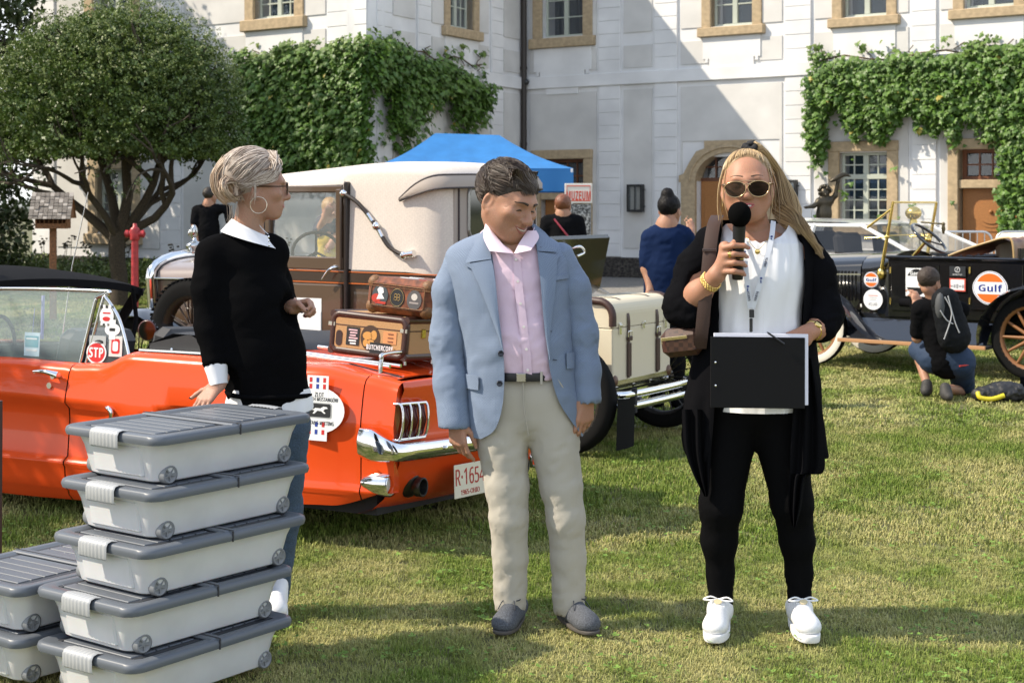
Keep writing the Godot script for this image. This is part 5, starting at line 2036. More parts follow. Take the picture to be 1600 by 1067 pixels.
	for q in [[768,588,752,622],[868,588,886,620]]:
		m=MB.new()
		m.tube(smooth([at_fig(q[0],q[1],0.118),at_fig((q[0]*0.4+q[2]*0.6),(q[1]+q[3])/2,0.105),at_fig(q[2],q[3],0.08)],5),0.0026,5)
		obj("pocket_edge",m,khaki,tr)
	for u in [780,845]:
		m=MB.new()
		m.box(Vector3(0.010,0.05,0.005),tf(on_front([[575,752,876,0.0,0.134,0.11],[600,751,878,0.0,0.133,0.11]],u,585,0.007)),0.002)
		obj("belt_loop",m,khaki,tr)
	# --- blazer
	var cloth:=weave_mat(Color(0.55,0.605,0.68),Color(0.33,0.39,0.49),22.0)
	var jr:=[[352,770,830,-0.035,0.06,0.075,764,834],[362,752,845,-0.035,0.068,0.085,763,835],[374,722,866,-0.03,0.082,0.095,765,836],[388,700,884,-0.025,0.095,0.105,768,838],[408,694,893,-0.02,0.112,0.115,771,841],[440,700,893,-0.01,0.13,0.12,775,844],[490,712,893,-0.005,0.142,0.12,780,848],[540,722,897,0.0,0.152,0.122,786,854],[580,726,902,0.0,0.154,0.124,788,860],[620,727,907,0.0,0.152,0.126,786,872],[650,727,910,0.0,0.148,0.128,780,890],[668,727,911,0.0,0.144,0.128,770,902],[680,728,912,0.0,0.14,0.128,752,909]]
	m=MB.new()
	var sm:=smooth_rows(jr,7)
	var sheet:=garment(sm,96)
	var inside:=garment(sm,96,-0.008)
	m.patch(sheet,false,false,false)
	var jw:=func(p:Vector3) -> float:return 0.5+0.7*exp(-pow((p.y-1.0)/0.2,2))
	folds(m,0.004,v3(5,6,5),91,0,jw)
	var s0:=m.V.size()
	m.patch(inside,false,false,true)
	# close the edges between cloth and lining
	var nn:=sm.size()
	var edge:=func(k:int,j:int) -> Vector3:return m.V[k*97+j]
	var lin:=func(k:int,j:int) -> Vector3:return m.V[s0+k*97+j]
	for k in nn-1:
		for j in [0,96]:m.quad(edge.call(k,j),edge.call(k+1,j),lin.call(k+1,j),lin.call(k,j))
	for j in 96:m.quad(edge.call(nn-1,j),edge.call(nn-1,j+1),lin.call(nn-1,j+1),lin.call(nn-1,j))
	var jk:=obj("blazer",m,cloth,o)
	# sleeves
	for q in [[[719,402,-0.03],[703,455,-0.03],[700,530,-0.025],[705,600,0.005],[710,662,0.04],[709,700,0.05]],[[876,399,-0.03],[897,450,-0.03],[909,520,-0.025],[915,580,0.0],[918,624,0.03],[920,662,0.04]]]:
		var sl:=Sdf.new()
		var left:bool=q[0][0] < 800
		var pp:=[]
		for k in 6:pp.append(at_fig(q[k][0],q[k][1],q[k][2]))
		sl.chain([pp[0],pp[1],pp[2],pp[3],pp[4]],[0.055,0.062,0.064,0.062,0.062] if left else [0.051,0.057,0.055,0.053,0.053],0.035)
		sl.cap(pp[5]+(pp[5]-pp[4]).normalized()*0.012,pp[5]+(pp[5]-pp[4]).normalized()*0.12,0.098 if left else 0.098,0.1,0.004,Vector3.ZERO,1.0,true)
		m=MB.new()
		sl.mesh(m,0.0105)
		var el:float=pp[2].y
		folds(m,0.004,v3(8,13,8),95 if left else 97,0,func(p:Vector3) -> float:return 0.3+exp(-pow((p.y-el)/0.13,2))+0.6*exp(-pow((p.y-el-0.28)/0.07,2)))
		obj("sleeve",m,cloth,jk)
		for k in 3:
			m=MB.new()
			var bp2:Vector3=pp[4]+v3(-0.05 if left else 0.045,0.03+k*0.014,-0.02)
			m.tube([bp2,bp2+v3(-0.006 if left else 0.006,0,0)],0.0055,8)
			obj("button",m,paint(0.02,0.03,0.06,0.3),jk)
	# lapels: collar piece and pointed lapel with its notch on each front
	m=MB.new()
	laid(m,jr,[[412,726],[418,737],[440,748],[480,764],[520,779],[543,786]],[[404,768],[414,771],[440,775],[480,779],[520,784],[543,787]],8,0.014,0.006,0.004)
	obj("lapel",m,cloth,jk)
	m=MB.new()
	laid(m,jr,[[352,764],[365,750],[380,741],[396,733],[409,728]],[[352,768],[365,763],[380,765],[396,767],[403,768]],6,0.016,0.006,0.004)
	obj("collar_piece",m,cloth,jk)
	m=MB.new()
	laid(m,jr,[[392,839],[404,840],[440,844],[480,847],[520,851],[556,857]],[[398,876],[406,870],[440,868],[480,863],[520,858],[556,859]],8,0.014,0.006,0.004)
	obj("lapel",m,cloth,jk)
	m=MB.new()
	laid(m,jr,[[350,830],[362,835],[374,836],[384,838],[391,839]],[[350,836],[362,851],[374,862],[384,868],[393,870]],6,0.016,0.006,0.004)
	obj("collar_piece",m,cloth,jk)
	# buttons, buttonholes, pockets
	var navy:=paint(0.012,0.016,0.03,0.3)
	for q in [[546,783],[592,781]]:
		m=MB.new()
		var p:=on_front(jr,q[1],q[0],0.004)
		m.lathe([Vector2(0,0.006),Vector2(0.006,0.006),Vector2(0.0095,0.009),Vector2(0.0115,0.006),Vector2(0.0115,0.0)],14,Transform3D(Basis(Vector3.RIGHT,v3(0,0,1),v3(0,-1,0)),p))
		obj("button",m,navy,jk)
	for q in [[376,845],[386,846],[513,858],[557,866]]:
		m=MB.new()
		m.box(Vector3(0.017,0.003,0.004),tf(on_front(jr,q[1],q[0],0.016 if q[0] < 400 else 0.004),0.2,0,-0.25),0.001)
		obj("buttonhole",m,navy,jk)
	for q in [[582,604,722,748],[548,572,884,897]]:
		m=MB.new()
		laid(m,jr,[[q[0],q[2]],[(q[0]+q[1])/2.0,q[2]],[q[1],q[2]+0.5]],[[q[0],q[3]],[(q[0]+q[1])/2.0,q[3]+0.5],[q[1],q[3]]],6,0.010,0.007,0.002)
		obj("pocket_flap",m,cloth,jk)
	m=MB.new()
	laid(m,jr,[[430,858],[437,858]],[[427,888],[434,888]],5,0.009,0.005)
	obj("breast_pocket",m,cloth,jk)
	# --- shoes
	var suede:=paint(0.115,0.125,0.145,0.85,0,{"tone":["fine",0.6,4.0]})
	for q in [[812,952,0.0,783,978,0.0,-1.0],[878,952,0.0,924,978,0.0,1.0]]:
		var heel:=at_fig(q[0],0); heel.y=0; heel.z=-0.105
		var toe:=at_fig(q[3],0); toe.y=0; toe.z=0.155
		var sh:=Sdf.new()
		shoe_shape(sh,heel,toe,0.047,at_fig(797 if q[6] < 0 else 889,945,-0.03),0.046)
		m=MB.new()
		sh.mesh(m,0.007)
		var shoe:=obj("shoe",m,suede,o)
		m=MB.new()
		sole(m,heel-(toe-heel).normalized()*0.004,toe+(toe-heel).normalized()*0.006,0.047,0.014)
		obj("sole",m,paint(0.09,0.08,0.07,0.8),shoe)
		m=MB.new()
		laces(m,heel,toe,0.022,0.103,0.078,0.42,0.62,5,0.0026)
		var d:=(toe-heel).normalized()
		var kn:=heel+d*0.13+v3(0,0.103,0)
		for x in [-1.0,1.0]:
			var sd:Vector3=d.cross(Vector3.UP)*x
			m.tube(smooth([kn,kn+sd*0.02+v3(0,0.012,0),kn+sd*0.04+d*0.01,kn+sd*0.025+d*0.02-v3(0,0.004,0),kn],4),0.0022,5)
			m.tube(smooth([kn,kn+sd*0.022+d*0.03-v3(0,0.004,0),kn+sd*0.034+d*0.06-v3(0,0.03,0)],4),0.002,5)
		obj("laces",m,paint(0.02,0.024,0.035,0.7),shoe)

func build_speaker() -> void:
	fig_d=5.75
	fig_base=px(1180,985,fig_d); fig_base.y=0
	var o:=thing("person","blonde woman in sunglasses, white top and black cardigan speaking into a microphone","person",fig_base)
	var sk:=skin(0.45,0.225,0.14)
	var hc:=at_fig(1168,289,0.02)
	var hb:=head_basis(-0.16,0.02,0.03).scaled_local(Vector3.ONE*1.10)
	var hx:=Transform3D(hb,hc)
	# --- body
	var body:=MB.new()
	var s:=Sdf.new()
	s.cap(at_fig(1183,395,-0.03),hx*v3(0,-0.05,-0.03),0.074,0.056,0.03)
	s.cap(at_fig(1124,396,-0.04),at_fig(1243,394,-0.04),0.05,0.05,0.06)
	s.cap(at_fig(1155,405,-0.01),at_fig(1212,405,-0.01),0.08,0.08,0.06,Vector3.BACK,0.9)
	s.cap(at_fig(1180,420,-0.01),at_fig(1180,560,-0.01),0.12,0.13,0.06,Vector3.BACK,0.8)
	s.cap(at_fig(1145,640,-0.01),at_fig(1218,640,-0.01),0.10,0.10,0.06)
	# her right arm lifts the microphone
	s.chain([at_fig(1104,395,-0.02),at_fig(1074,478,0.03),at_fig(1118,432,0.16)],[0.048,0.05,0.028],0.03)
	s.chain([at_fig(1258,395,-0.02),at_fig(1290,500,0.0),at_fig(1262,522,0.11)],[0.048,0.048,0.027],0.03)
	s.chain([at_fig(1143,660,-0.01),at_fig(1130,800,0.01),at_fig(1127,930,-0.03)],[0.085,0.05,0.026],0.03)
	s.chain([at_fig(1218,660,-0.01),at_fig(1236,800,0.01),at_fig(1250,930,-0.03)],[0.085,0.05,0.026],0.03)
	s.mesh(body,0.02)
	var h:=Sdf.new()
	head_shape(h,{"w":1.05,"jaw":1.12,"nose":1.0})
	h.cap(v3(0,-0.05,-0.02),hx.affine_inverse()*at_fig(1182,385,-0.02),0.05,0.06,0.03)
	h.ell(v3(0,-0.1,0.03),v3(0.045,0.022,0.045),0.03)
	h.mesh(body,0.0042,hx)
	var arm:=Sdf.new()
	arm.chain([at_fig(1072,480,0.03),at_fig(1092,458,0.09),at_fig(1119,431,0.165)],[0.056,0.047,0.029],0.02)
	var mic_dir:=(at_fig(1156,336,0.195)-at_fig(1153,436,0.155)).normalized()
	var wr:=at_fig(1121,428,0.168)
	# fist round the handle: fingers cross in front of it
	var lines:=[]
	var grip:=at_fig(1155,402,0.172)
	arm.cap(wr,at_fig(1136,405,0.178),0.029,0.032,0.02,Vector3.BACK,0.85)
	arm.cap(at_fig(1133,386,0.18),at_fig(1134,414,0.176),0.022,0.022,0.02)
	for i in 4:
		var v:=384.0+i*12.5
		var kn:=at_fig(1132+i*0.5,v+3,0.196)
		var p1:=at_fig(1147+i*0.2,v-0.5+i,0.214)
		var p2:=at_fig(1163-i*1.0,v+i*1.5,0.207)
		var p3:=at_fig(1169-i*2.0,v+3+i*1.5,0.185)
		arm.chain([kn,p1,p2,p3],[0.0112,0.0106,0.0095,0.008],0.005)
		lines.append([kn,p1,p2,p3,v3(0.85,0.1,0.5)])
	var th:=[at_fig(1128,408,0.16),at_fig(1137,390,0.165),at_fig(1150,377,0.185),at_fig(1158,373,0.192)]
	arm.chain(th,[0.018,0.0135,0.0108,0.009],0.006)
	lines.append([th[1],th[2],th[3],v3(0.0,0.6,0.8)])
	arm.mesh(body,0.0042)
	var ha:=Sdf.new()
	var w2:=at_fig(1264,519,0.118)
	ha.chain([at_fig(1291,500,0.01),at_fig(1280,512,0.06),w2],[0.052,0.044,0.029],0.02)
	var l2:=hand_shape(ha,w2,v3(-0.78,-0.36,0.32),v3(0.1,0.5,0.85),-1.0,[[0.45,0.5,0.35],[0.5,0.5,0.35],[0.55,0.55,0.35],[0.6,0.55,0.35]],[0.8,0.25,0.55,0.8,0.0,0.7],0.95)
	ha.mesh(body,0.0042)
	obj("body",body,sk,o)
	var m:=MB.new()
	nails(m,lines,1.05)
	nails(m,l2,1.05)
	obj("red_fingernails",m,paint(0.50,0.02,0.045,0.15,0,{"coat":0.6}),o)
	# --- face
	m=MB.new(); var f:=MB.new()
	lips(f,h,0.4,0.0025)
	m.add(f,hx)
	obj("lips",m,paint(0.46,0.12,0.12,0.3),o)
	m=MB.new(); f=MB.new()
	f.box(Vector3(0.024,0.005,0.004),tf(v3(0,-0.0685,0.1015)),0.001)
	m.add(f,hx)
	obj("teeth",m,paint(0.7,0.68,0.62,0.3),o)
	m=MB.new(); f=MB.new()
	brow(f,h,-1.0,0.006,0.0026); brow(f,h,1.0,0.006,0.0026)
	m.add(f,hx)
	obj("eyebrows",m,paint(0.10,0.055,0.03,0.8),o)
	# sunglasses: two tinted lenses in thin gold frames
	var rim:=MB.new(); var lens:=MB.new()
	for x in [-1.0,1.0]:
		var c:=v3(x*0.038,-0.009,0.113)
		var yb:=Basis(Vector3.UP,x*0.22)
		var ring:=[]
		var pl:=PackedVector2Array()
		for k in 24:
			var a:=TAU*k/24
			var q:=Vector2(cos(a)*0.0355,sin(a)*(0.030 if sin(a) < 0 else 0.023))
			if sin(a) > 0:q.x *= 1.04
			pl.append(q)
			ring.append(c+yb*v3(q.x,q.y,0.001))
		f=MB.new()
		f.tube(ring,0.0016,6,false,true)
		rim.add(f,hx)
		f=MB.new()
		f.plate(pl,0.0016,Transform3D(yb,c))
		lens.add(f,hx)
		f=MB.new()
		f.tube([c+yb*v3(x*0.033,0.012,0),v3(x*0.079,0.004,0.085),v3(x*0.087,0.0,-0.005)],[0.0042,0.0036,0.002],6)
		rim.add(f,hx)
	f=MB.new()
	f.tube([v3(-0.012,0.002,0.121),v3(0,0.006,0.122),v3(0.012,0.002,0.121)],0.002,6)
	f.tube([v3(-0.03,0.0135,0.116),v3(0,0.0155,0.122),v3(0.03,0.0135,0.116)],0.0014,6)
	rim.add(f,hx)
	var gl:=obj("sunglasses",rim,paint(0.65,0.45,0.25,0.2,1.0),o)
	obj("lens",lens,glass(0.72,Color(0.10,0.065,0.055)),gl)
	# --- hair: combed back to a black scrunchie, long tail over her left shoulder
	var tint:=func(t:float) -> Color:return Color(0.37,0.245,0.115).lerp(Color(0.60,0.44,0.24),t) if t > 0.3 else Color(0.20,0.125,0.06)
	var hs:=Sdf.new()
	hs.ell(v3(0,0.032,-0.02),v3(0.0815,0.089,0.103),0.01)
	hs.ell(v3(0,-0.045,0.083),v3(0.086,0.148,0.1),0.01,Basis.IDENTITY,true)
	hs.ell(v3(0,-0.15,-0.02),v3(0.12,0.1,0.13),0.012,Basis.IDENTITY,true)
	m=MB.new(); f=MB.new()
	hs.mesh(f,0.0045)
	m.add(f,hx)
	var hair:=obj("hair",m,paint(0.30,0.195,0.095,0.5),o)
	f=MB.new()
	var keep:=func(p:Vector3) -> bool:
		if p.z > 0.02 and p.y < 0.099-p.x*p.x*7.0-maxf(0.0,0.05-p.z)*0.5:return false
		if absf(p.x) > 0.05 and p.z > -0.01 and p.y < 0.02:return false
		return p.y > -0.06
	locks(f,v3(0,0.032,-0.02),v3(0.083,0.091,0.105),v3(0.05,0.95,-0.35),1300,0.5,1.2,0.0,0.0016,keep,tint,8,0.02,0.03,1.4)
	# the tail: wavy locks from the knot
	var knot:=v3(0.016,0.128,-0.035)
	var rg:=RandomNumberGenerator.new(); rg.seed=21
	var inv:=hx.affine_inverse()
	var p1:=inv*at_fig(1212,275,-0.07); var p2:=inv*at_fig(1228,325,-0.05); var p3:=inv*at_fig(1252,358,0.03); var p4:=inv*at_fig(1284,396,0.05)
	for k in 820:
		var a:=rg.randf()*TAU; var r:=sqrt(rg.randf())
		var e:=v3(cos(a),sin(a),sin(a+1.0))*r
		var cut:=rg.randf()
		f.col=tint.call(rg.randf())
		var pts:=[knot+e*0.016,knot+v3(0.03,-0.012,-0.005)+e*0.024,p1+v3(e.x*0.024,e.y*0.02,e.z*0.03),p2+v3(e.x*0.05,e.y*0.03,e.z*0.035) ,p2.lerp(p3,0.55)+v3(e.x*0.035-0.01,e.y*0.03,e.z*0.03)]
		if cut > 0.35:pts.append(p3+v3(e.x*0.026,e.y*0.02,e.z*0.02))
		if cut > 0.72:pts.append(p4+v3(e.x*0.014,e.y*0.02,e.z*0.01))
		var sp:=smooth(pts,3)
		for j in sp.size():sp[j] += v3(sin(j*0.9+1.0+e.y*2.0),0,cos(j*0.7+a))*0.009
		var rad:=[]
		for j in sp.size():rad.append(lerpf(0.0019,0.0004,pow(float(j)/(sp.size()-1),2)))
		f.tube(sp,rad,3,false)
	# locks in front of the ears
	for x in [-1.0,1.0]:
		for k in (5 if x < 0 else 4):
			f.col=tint.call(rg.randf())
			var j:=v3(rg.randfn(0,0.004),0,rg.randfn(0,0.006))
			var ln:=rg.randf_range(0.10,0.17)
			f.tube(smooth([v3(x*0.075,0.055,0.03)+j,v3(x*0.088,0.0,0.03)+j*1.5,v3(x*0.092,-ln*0.5,0.02)+j*2.0,v3(x*0.084,-ln,0.03)+j*2.5],3),[0.0016,0.0017,0.0018,0.0018,0.0017,0.0016,0.0014,0.0011,0.0007,0.0003],4,false)
	f.col=Color.WHITE
	m=MB.new(); m.add(f,hx)
	obj("hair_locks",m,paint(1,1,1,0.38,0,{"vc":1}),hair)
	m=MB.new(); f=MB.new()
	for k in 26:
		var a:=TAU*k/26.0
		f.ball(knot+v3(cos(a)*0.022,sin(a*3.0)*0.007-0.004,sin(a)*0.022),Vector3(0.013,0.015,0.013),7)
	f.ball(knot+v3(0.002,0.012,0),Vector3(0.022,0.014,0.022),10)
	m.add(f,hx)
	folds(m,0.003,v3(90,90,90),5)
	obj("scrunchie",m,paint(0.008,0.008,0.01,0.8),hair)
	# hoop earring seen beside the left cheek
	m=MB.new(); f=MB.new()
	var hp:=[]
	for k in 20:hp.append(v3(-0.085,-0.068+cos(TAU*k/20)*0.026,0.005+sin(TAU*k/20)*0.018))
	f.tube(hp,0.0014,5,false,true)
	m.add(f,hx)
	obj("earring",m,paint(0.8,0.6,0.25,0.2,1.0),o)
	# --- white top, gathered at the neckline
	var tr:=[[350,1136,1238,-0.03,0.06,0.08,1136.5,1234],[358,1130,1244,-0.025,0.07,0.085,1140,1228],[366,1124,1248,-0.02,0.084,0.09,1147,1219],[373,1119,1251,-0.015,0.098,0.1,1160,1206],[378,1116,1253,-0.012,0.108,0.1,1182,1184],[384,1114,1255,-0.01,0.115,0.1,1183,1183],[420,1112,1257,0.0,0.138,0.1,1183,1183],[450,1112,1256,0.0,0.148,0.1,1183,1183],[500,1112,1254,0.0,0.14,0.11,1183,1183],[560,1110,1256,0.0,0.145,0.12,1183,1183],[638,1108,1262,0.0,0.155,0.13,1183,1183]]
	m=MB.new()
	m.patch(garment(smooth_rows(tr,8),110),false,false,false)
	var n:=noise(1.0,2,FastNoiseLite.TYPE_SIMPLEX_SMOOTH,61)
	for k in m.V.size():
		var p:=m.V[k]
		var y0:=at_fig(0,380).y
		m.V[k]=p+m.N[k]*(0.0035*sin(p.x*170.0+3.0*n.get_noise_2d(p.x*8.0,p.y*3.0))*exp(-absf(p.y-y0)/0.09)+0.010*n.get_noise_3d(p.x*14.0,p.y*3.5,0.0)*clampf((y0-p.y)*6.0,0.0,1.0))
	renormal(m)
	var white:=paint(0.80,0.80,0.81,0.75,0,{"back":[0.1,0.1,0.1]})
	obj("white_top",m,white,o)
	# --- leggings
	var t:=Sdf.new()
	t.cap(at_fig(1150,625,-0.01),at_fig(1214,625,-0.01),0.125,0.125,0.06)
	t.chain([at_fig(1140,665,-0.01),at_fig(1127,790,0.015),at_fig(1124,845,-0.01),at_fig(1126,895,-0.03),at_fig(1126,950,-0.03)],[0.108,0.076,0.064,0.048,0.043],0.03)
	t.chain([at_fig(1219,665,-0.01),at_fig(1238,785,0.015),at_fig(1246,845,-0.01),at_fig(1249,895,-0.03),at_fig(1250,950,-0.03)],[0.108,0.074,0.062,0.047,0.042],0.03)
	t.cap(at_fig(1126,980,-0.03),at_fig(1126,1010,-0.03),0.075,0.075,0.004,Vector3.ZERO,1.0,true)
	t.cap(at_fig(1250,980,-0.03),at_fig(1250,1010,-0.03),0.075,0.075,0.004,Vector3.ZERO,1.0,true)
	m=MB.new()
	t.mesh(m,0.0135)
	folds(m,0.0025,v3(9,26,9),62,0,func(p:Vector3) -> float:return 0.3+1.3*exp(-pow((p.y-0.12)/0.07,2))+exp(-pow((p.y-0.45)/0.1,2)))
	obj("leggings",m,paint(0.004,0.004,0.0045,0.85,0,{"spec":0.15}),o)
	# --- cardigan: open, with long draped points
	var knit:=paint(0.005,0.005,0.006,0.9,0,{"spec":0.12,"bump":["knit",0.25,18.0]})
	var cr:=[[343,1132,1232,-0.04,0.06,0.075,1133,1231],[350,1112,1252,-0.035,0.072,0.088,1128,1240],[362,1092,1270,-0.03,0.09,0.1,1126,1247],[385,1086,1279,-0.02,0.118,0.115,1121,1252],[430,1090,1276,-0.01,0.15,0.12,1118,1252],[500,1092,1274,-0.01,0.155,0.13,1118,1248],[560,1082,1280,-0.01,0.165,0.14,1113,1254],[630,1070,1284,-0.01,0.17,0.15,1110,1256],[690,1068,1290,-0.01,0.165,0.15,1106,1258],[715,1074,1292,-0.01,0.16,0.15,1104,1260]]
	m=MB.new()
	var sm:=smooth_rows(cr,6)
	var sheet:=garment(sm,90)
	# vertical drape folds and a pointed hem on both sides
	for k in sheet.size():
		var row:PackedVector3Array=sheet[k]
		for j in row.size():
			var q:=float(j)/90.0
			var down:=clampf((1.0-row[j].y)/0.55,0.0,1.0)
			var ang:=q*TAU
			var out:=v3(row[j].x-at_fig(1180,0).x,0,row[j].z).normalized()
			row[j] += out*0.016*down*sin(ang*11.0+sin(ang*3.0)*2.0)
		sheet[k]=row
	m.patch(sheet,false,false,false)
	folds(m,0.003,v3(7,9,7),63)
	var cg:=obj("cardigan",m,knit,o)
	# hanging points
	for q in [[[[640,1066,1112],[700,1070,1112],[740,1083,1110],[768,1097,1108],[776,1101,1106]],0.10,1.0],[[[560,1246,1270],[640,1240,1284],[700,1236,1289],[738,1235,1287],[745,1234,1262],[790,1233,1254],[818,1238,1246],[824,1240,1243]],0.135,2.0]]:
		m=MB.new()
		var rows:Array=smooth_rows(q[0],5)
		var a:=[]; var b:=[]
		for r in rows:
			var r1:=PackedVector3Array(); var r2:=PackedVector3Array()
			for j in 25:
				var tt:=j/24.0
				var p:=at_fig(lerpf(r[1],r[2],tt),r[0],q[1]+0.02*sin(tt*15.0+q[2]+r[0]*0.008)*(0.4+0.6*sin(PI*tt)))
				r1.append(p); r2.append(p-v3(0,0,0.004))
			a.append(r1); b.append(r2)
		m.patch(a,false,false,false); m.patch(b,false,false,true)
		obj("draped_hem",m,knit,cg)
	for q in [[[at_fig(1112,374,-0.03),at_fig(1086,420,-0.02),at_fig(1070,478,0.025),at_fig(1082,486,0.05)],[0.05,0.064,0.072,0.066],at_fig(1100,452,0.1)],[[at_fig(1256,378,-0.03),at_fig(1276,425,-0.02),at_fig(1287,490,0.0),at_fig(1283,508,0.045)],[0.05,0.063,0.066,0.062],at_fig(1270,517,0.1)]]:
		var sl:=Sdf.new()
		sl.chain(q[0],q[1],0.04)
		var e:Vector3=q[0][3]; var d:Vector3=(q[2]-e).normalized()
		sl.cap(e+d*0.125,e+d*0.2,0.085,0.085,0.005,Vector3.ZERO,1.0,true)
		m=MB.new()
		sl.mesh(m,0.0115)
		folds(m,0.006,v3(9,15,9),64)
		obj("sleeve",m,knit,cg)
	# --- necklace, bracelet, watch, rings
	var gold:=paint(0.80,0.58,0.22,0.18,1.0)
	m=MB.new()
	m.tube(smooth([at_fig(1160,360,0.055),at_fig(1172,379,0.105),at_fig(1184,390,0.122),at_fig(1196,379,0.107),at_fig(1210,358,0.055)],6),0.0012,4)
	m.lathe([Vector2(0,0.003),Vector2(0.009,0.003),Vector2(0.010,0.0),Vector2(0,-0.002)],14,Transform3D(Basis(Vector3.RIGHT,v3(0,0,1),v3(0,-1,0)),at_fig(1184,393,0.127)))
	obj("necklace",m,gold,o)
	m=MB.new()
	var ax:=(at_fig(1121,428,0.168)-at_fig(1092,458,0.09)).normalized()
	var side:=ax.cross(Vector3.UP).normalized(); var up2:=side.cross(ax)
	for strand in 3:
		for k in 22:
			var an:=TAU*(k+0.5*strand)/22.0
			var c:=at_fig(1110,440,0.138)+ax*(0.008*strand-0.006)
			m.ball(c+(side*cos(an)+up2*sin(an))*0.0365,Vector3(0.0052,0.0052,0.0052),6)
	obj("gold_bracelet",m,gold,o)
	m=MB.new()
	var wa:=(w2-at_fig(1280,512,0.06)).normalized()
	var ws:=wa.cross(v3(0.1,0.5,0.85)).normalized(); var wn:=ws.cross(wa).normalized()
	if wn.z < 0:wn=-wn
	var wp:=[]
	for k in 20:wp.append(w2-wa*0.028+(ws*cos(TAU*k/20.0)+wn*sin(TAU*k/20.0))*0.034)
	m.tube(wp,0.006,6,false,true)
	m.lathe([Vector2(0,0.008),Vector2(0.013,0.008),Vector2(0.0155,0.004),Vector2(0.0155,-0.003)],16,Transform3D(Basis(ws,wn,ws.cross(wn)),w2-wa*0.028+wn*0.034))
	obj("wristwatch",m,gold,o)
	for q in [[l2,0,0.024],[l2,2,0.02],[lines,1,0.02]]:
		m=MB.new()
		var a:Vector3=q[0][q[1]][0]; var b:Vector3=q[0][q[1]][1]
		var dd:=(b-a).normalized(); var sd:=dd.cross(Vector3.UP).normalized(); var nn:=sd.cross(dd)
		var rp:=[]
		for k in 14:rp.append(a.lerp(b,0.55)+(sd*cos(TAU*k/14.0)+nn*sin(TAU*k/14.0))*0.0105)
		m.tube(rp,0.0028,5,false,true)
		m.ball(a.lerp(b,0.55)+v3(0,0.003,0.011),Vector3(0.008,0.010,0.004),8)
		obj("ring",m,gold,o)
	# --- sneakers
	var lea:=paint(0.80,0.80,0.80,0.45,0,{"tone":["fine",0.9,3.0]})
	for q in [[1136,1106,-0.11,0.17,1126],[1250,1254,-0.11,0.175,1250]]:
		var heel:=at_fig(q[0],0); heel.y=0.0; heel.z=q[2]
		var toe:=at_fig(q[1],0); toe.y=0.0; toe.z=q[3]
		var sh:=Sdf.new()
		shoe_shape(sh,heel+v3(0,0.018,0),toe+v3(0,0.018,0),0.045,at_fig(q[4],948,-0.035),0.044)
		var d:=(toe-heel).normalized()
		sh.cap(heel+d*0.125+v3(0,0.085,0),heel+d*0.108+v3(0,0.128,0),0.028,0.025,0.015,d,0.4)
		m=MB.new()
		sh.mesh(m,0.0065)
		var shoe:=obj("sneaker",m,lea,o)
		m=MB.new()
		sole(m,heel-d*0.006,toe+d*0.008,0.048,0.030)
		obj("sole",m,paint(0.78,0.78,0.78,0.6),shoe)
		m=MB.new()
		laces(m,heel,toe,0.024,0.122,0.086,0.46,0.68,6,0.0036)
		var kn:=heel+d*0.14+v3(0,0.122,0)
		for x in [-1.0,1.0]:
			var sd:=d.cross(Vector3.UP)*float(x)
			m.tube(smooth([kn,kn+sd*0.03+v3(0,0.012,0.01),kn+sd*0.055+d*0.01,kn+sd*0.03+d*0.015,kn],4),0.0032,5)
		obj("laces",m,paint(0.82,0.82,0.82,0.8),shoe)
		m=MB.new()
		m.plate(circle(0.015,16,0.01),0.003,Transform3D(Basis(Vector3.RIGHT,-0.7),heel+d*0.158+v3(0,0.118,0)))
		obj("tongue_badge",m,paint(0.6,0.5,0.3,0.4),shoe)
	# ------------------------------------------------ things she holds and wears
	var mic:=thing("microphone","black handheld microphone with round foam windshield in the speaker's hand","microphone",fig_base+at_fig(1153,436,0.155))
	var top:=at_fig(1156,338,0.195)-at_fig(1153,436,0.155)
	m=MB.new()
	m.tube([v3(0,0,0),top*0.05,top*0.35,top*0.85],[0.0195,0.021,0.0205,0.024],16)
	obj("handle",m,paint(0.012,0.012,0.013,0.35),mic)
	m=MB.new()
	m.tube([top*0.33,top*0.345],0.0215,16)
	obj("gold_ring",m,gold,mic)
	m=MB.new()
	m.ball(top*1.03,Vector3(0.043,0.047,0.043),24)
	folds(m,0.0008,v3(300,300,300),4)
	obj("windshield",m,paint(0.004,0.004,0.004,0.95,0,{"bump":["fine",1.0,20.0],"spec":0.1}),mic)
	var fo:=thing("folder","black folder of papers held upright before the speaker's hips","folder",fig_base+at_fig(1185,637,0.185),0.0)
	var c1:=at_fig(1185,637,0.185)
	var fw:=at_fig(1255,0).x-at_fig(1112,0).x
	var fh:=at_fig(0,530).y-at_fig(0,637).y
	m=MB.new()
	m.box(Vector3(fw,fh,0.006),tf(v3(-0.003,fh/2,0.008),0,-0.06,-0.012),0.002)
	obj("cover",m,paint(0.006,0.006,0.0065,0.5,0,{"bump":["fine",0.25,8.0],"spec":0.25}),fo)
	m=MB.new()
	m.box(Vector3(fw,fh,0.010),tf(v3(0.010,fh/2+0.012,-0.001),0,-0.06,-0.012),0.001)
	obj("papers",m,paint(0.72,0.72,0.80,0.7),fo)
	for q in [[1118,566],[1118,602]]:
		m=MB.new()
		var p:=at_fig(q[0],q[1],0.19)-c1
		m.ball(v3(p.x,p.y,0.0125-0.06*(p.y-fh/2)),Vector3(0.0045,0.0045,0.002),8)
		obj("rivet",m,CHROME,fo)
	var pen:=MB.new()
	pen.tube([v3(0.03,-0.022,0.0),v3(-0.028,0.018,0.004)],[0.004,0.0035],8)
	pen.tube([v3(-0.028,0.018,0.004),v3(-0.034,0.022,0.005)],[0.0035,0.001],8,false)
	var po:=single("pen",pen,paint(0.02,0.02,0.025,0.3),"dark pen under the speaker's fingers at the folder's top edge","pen")
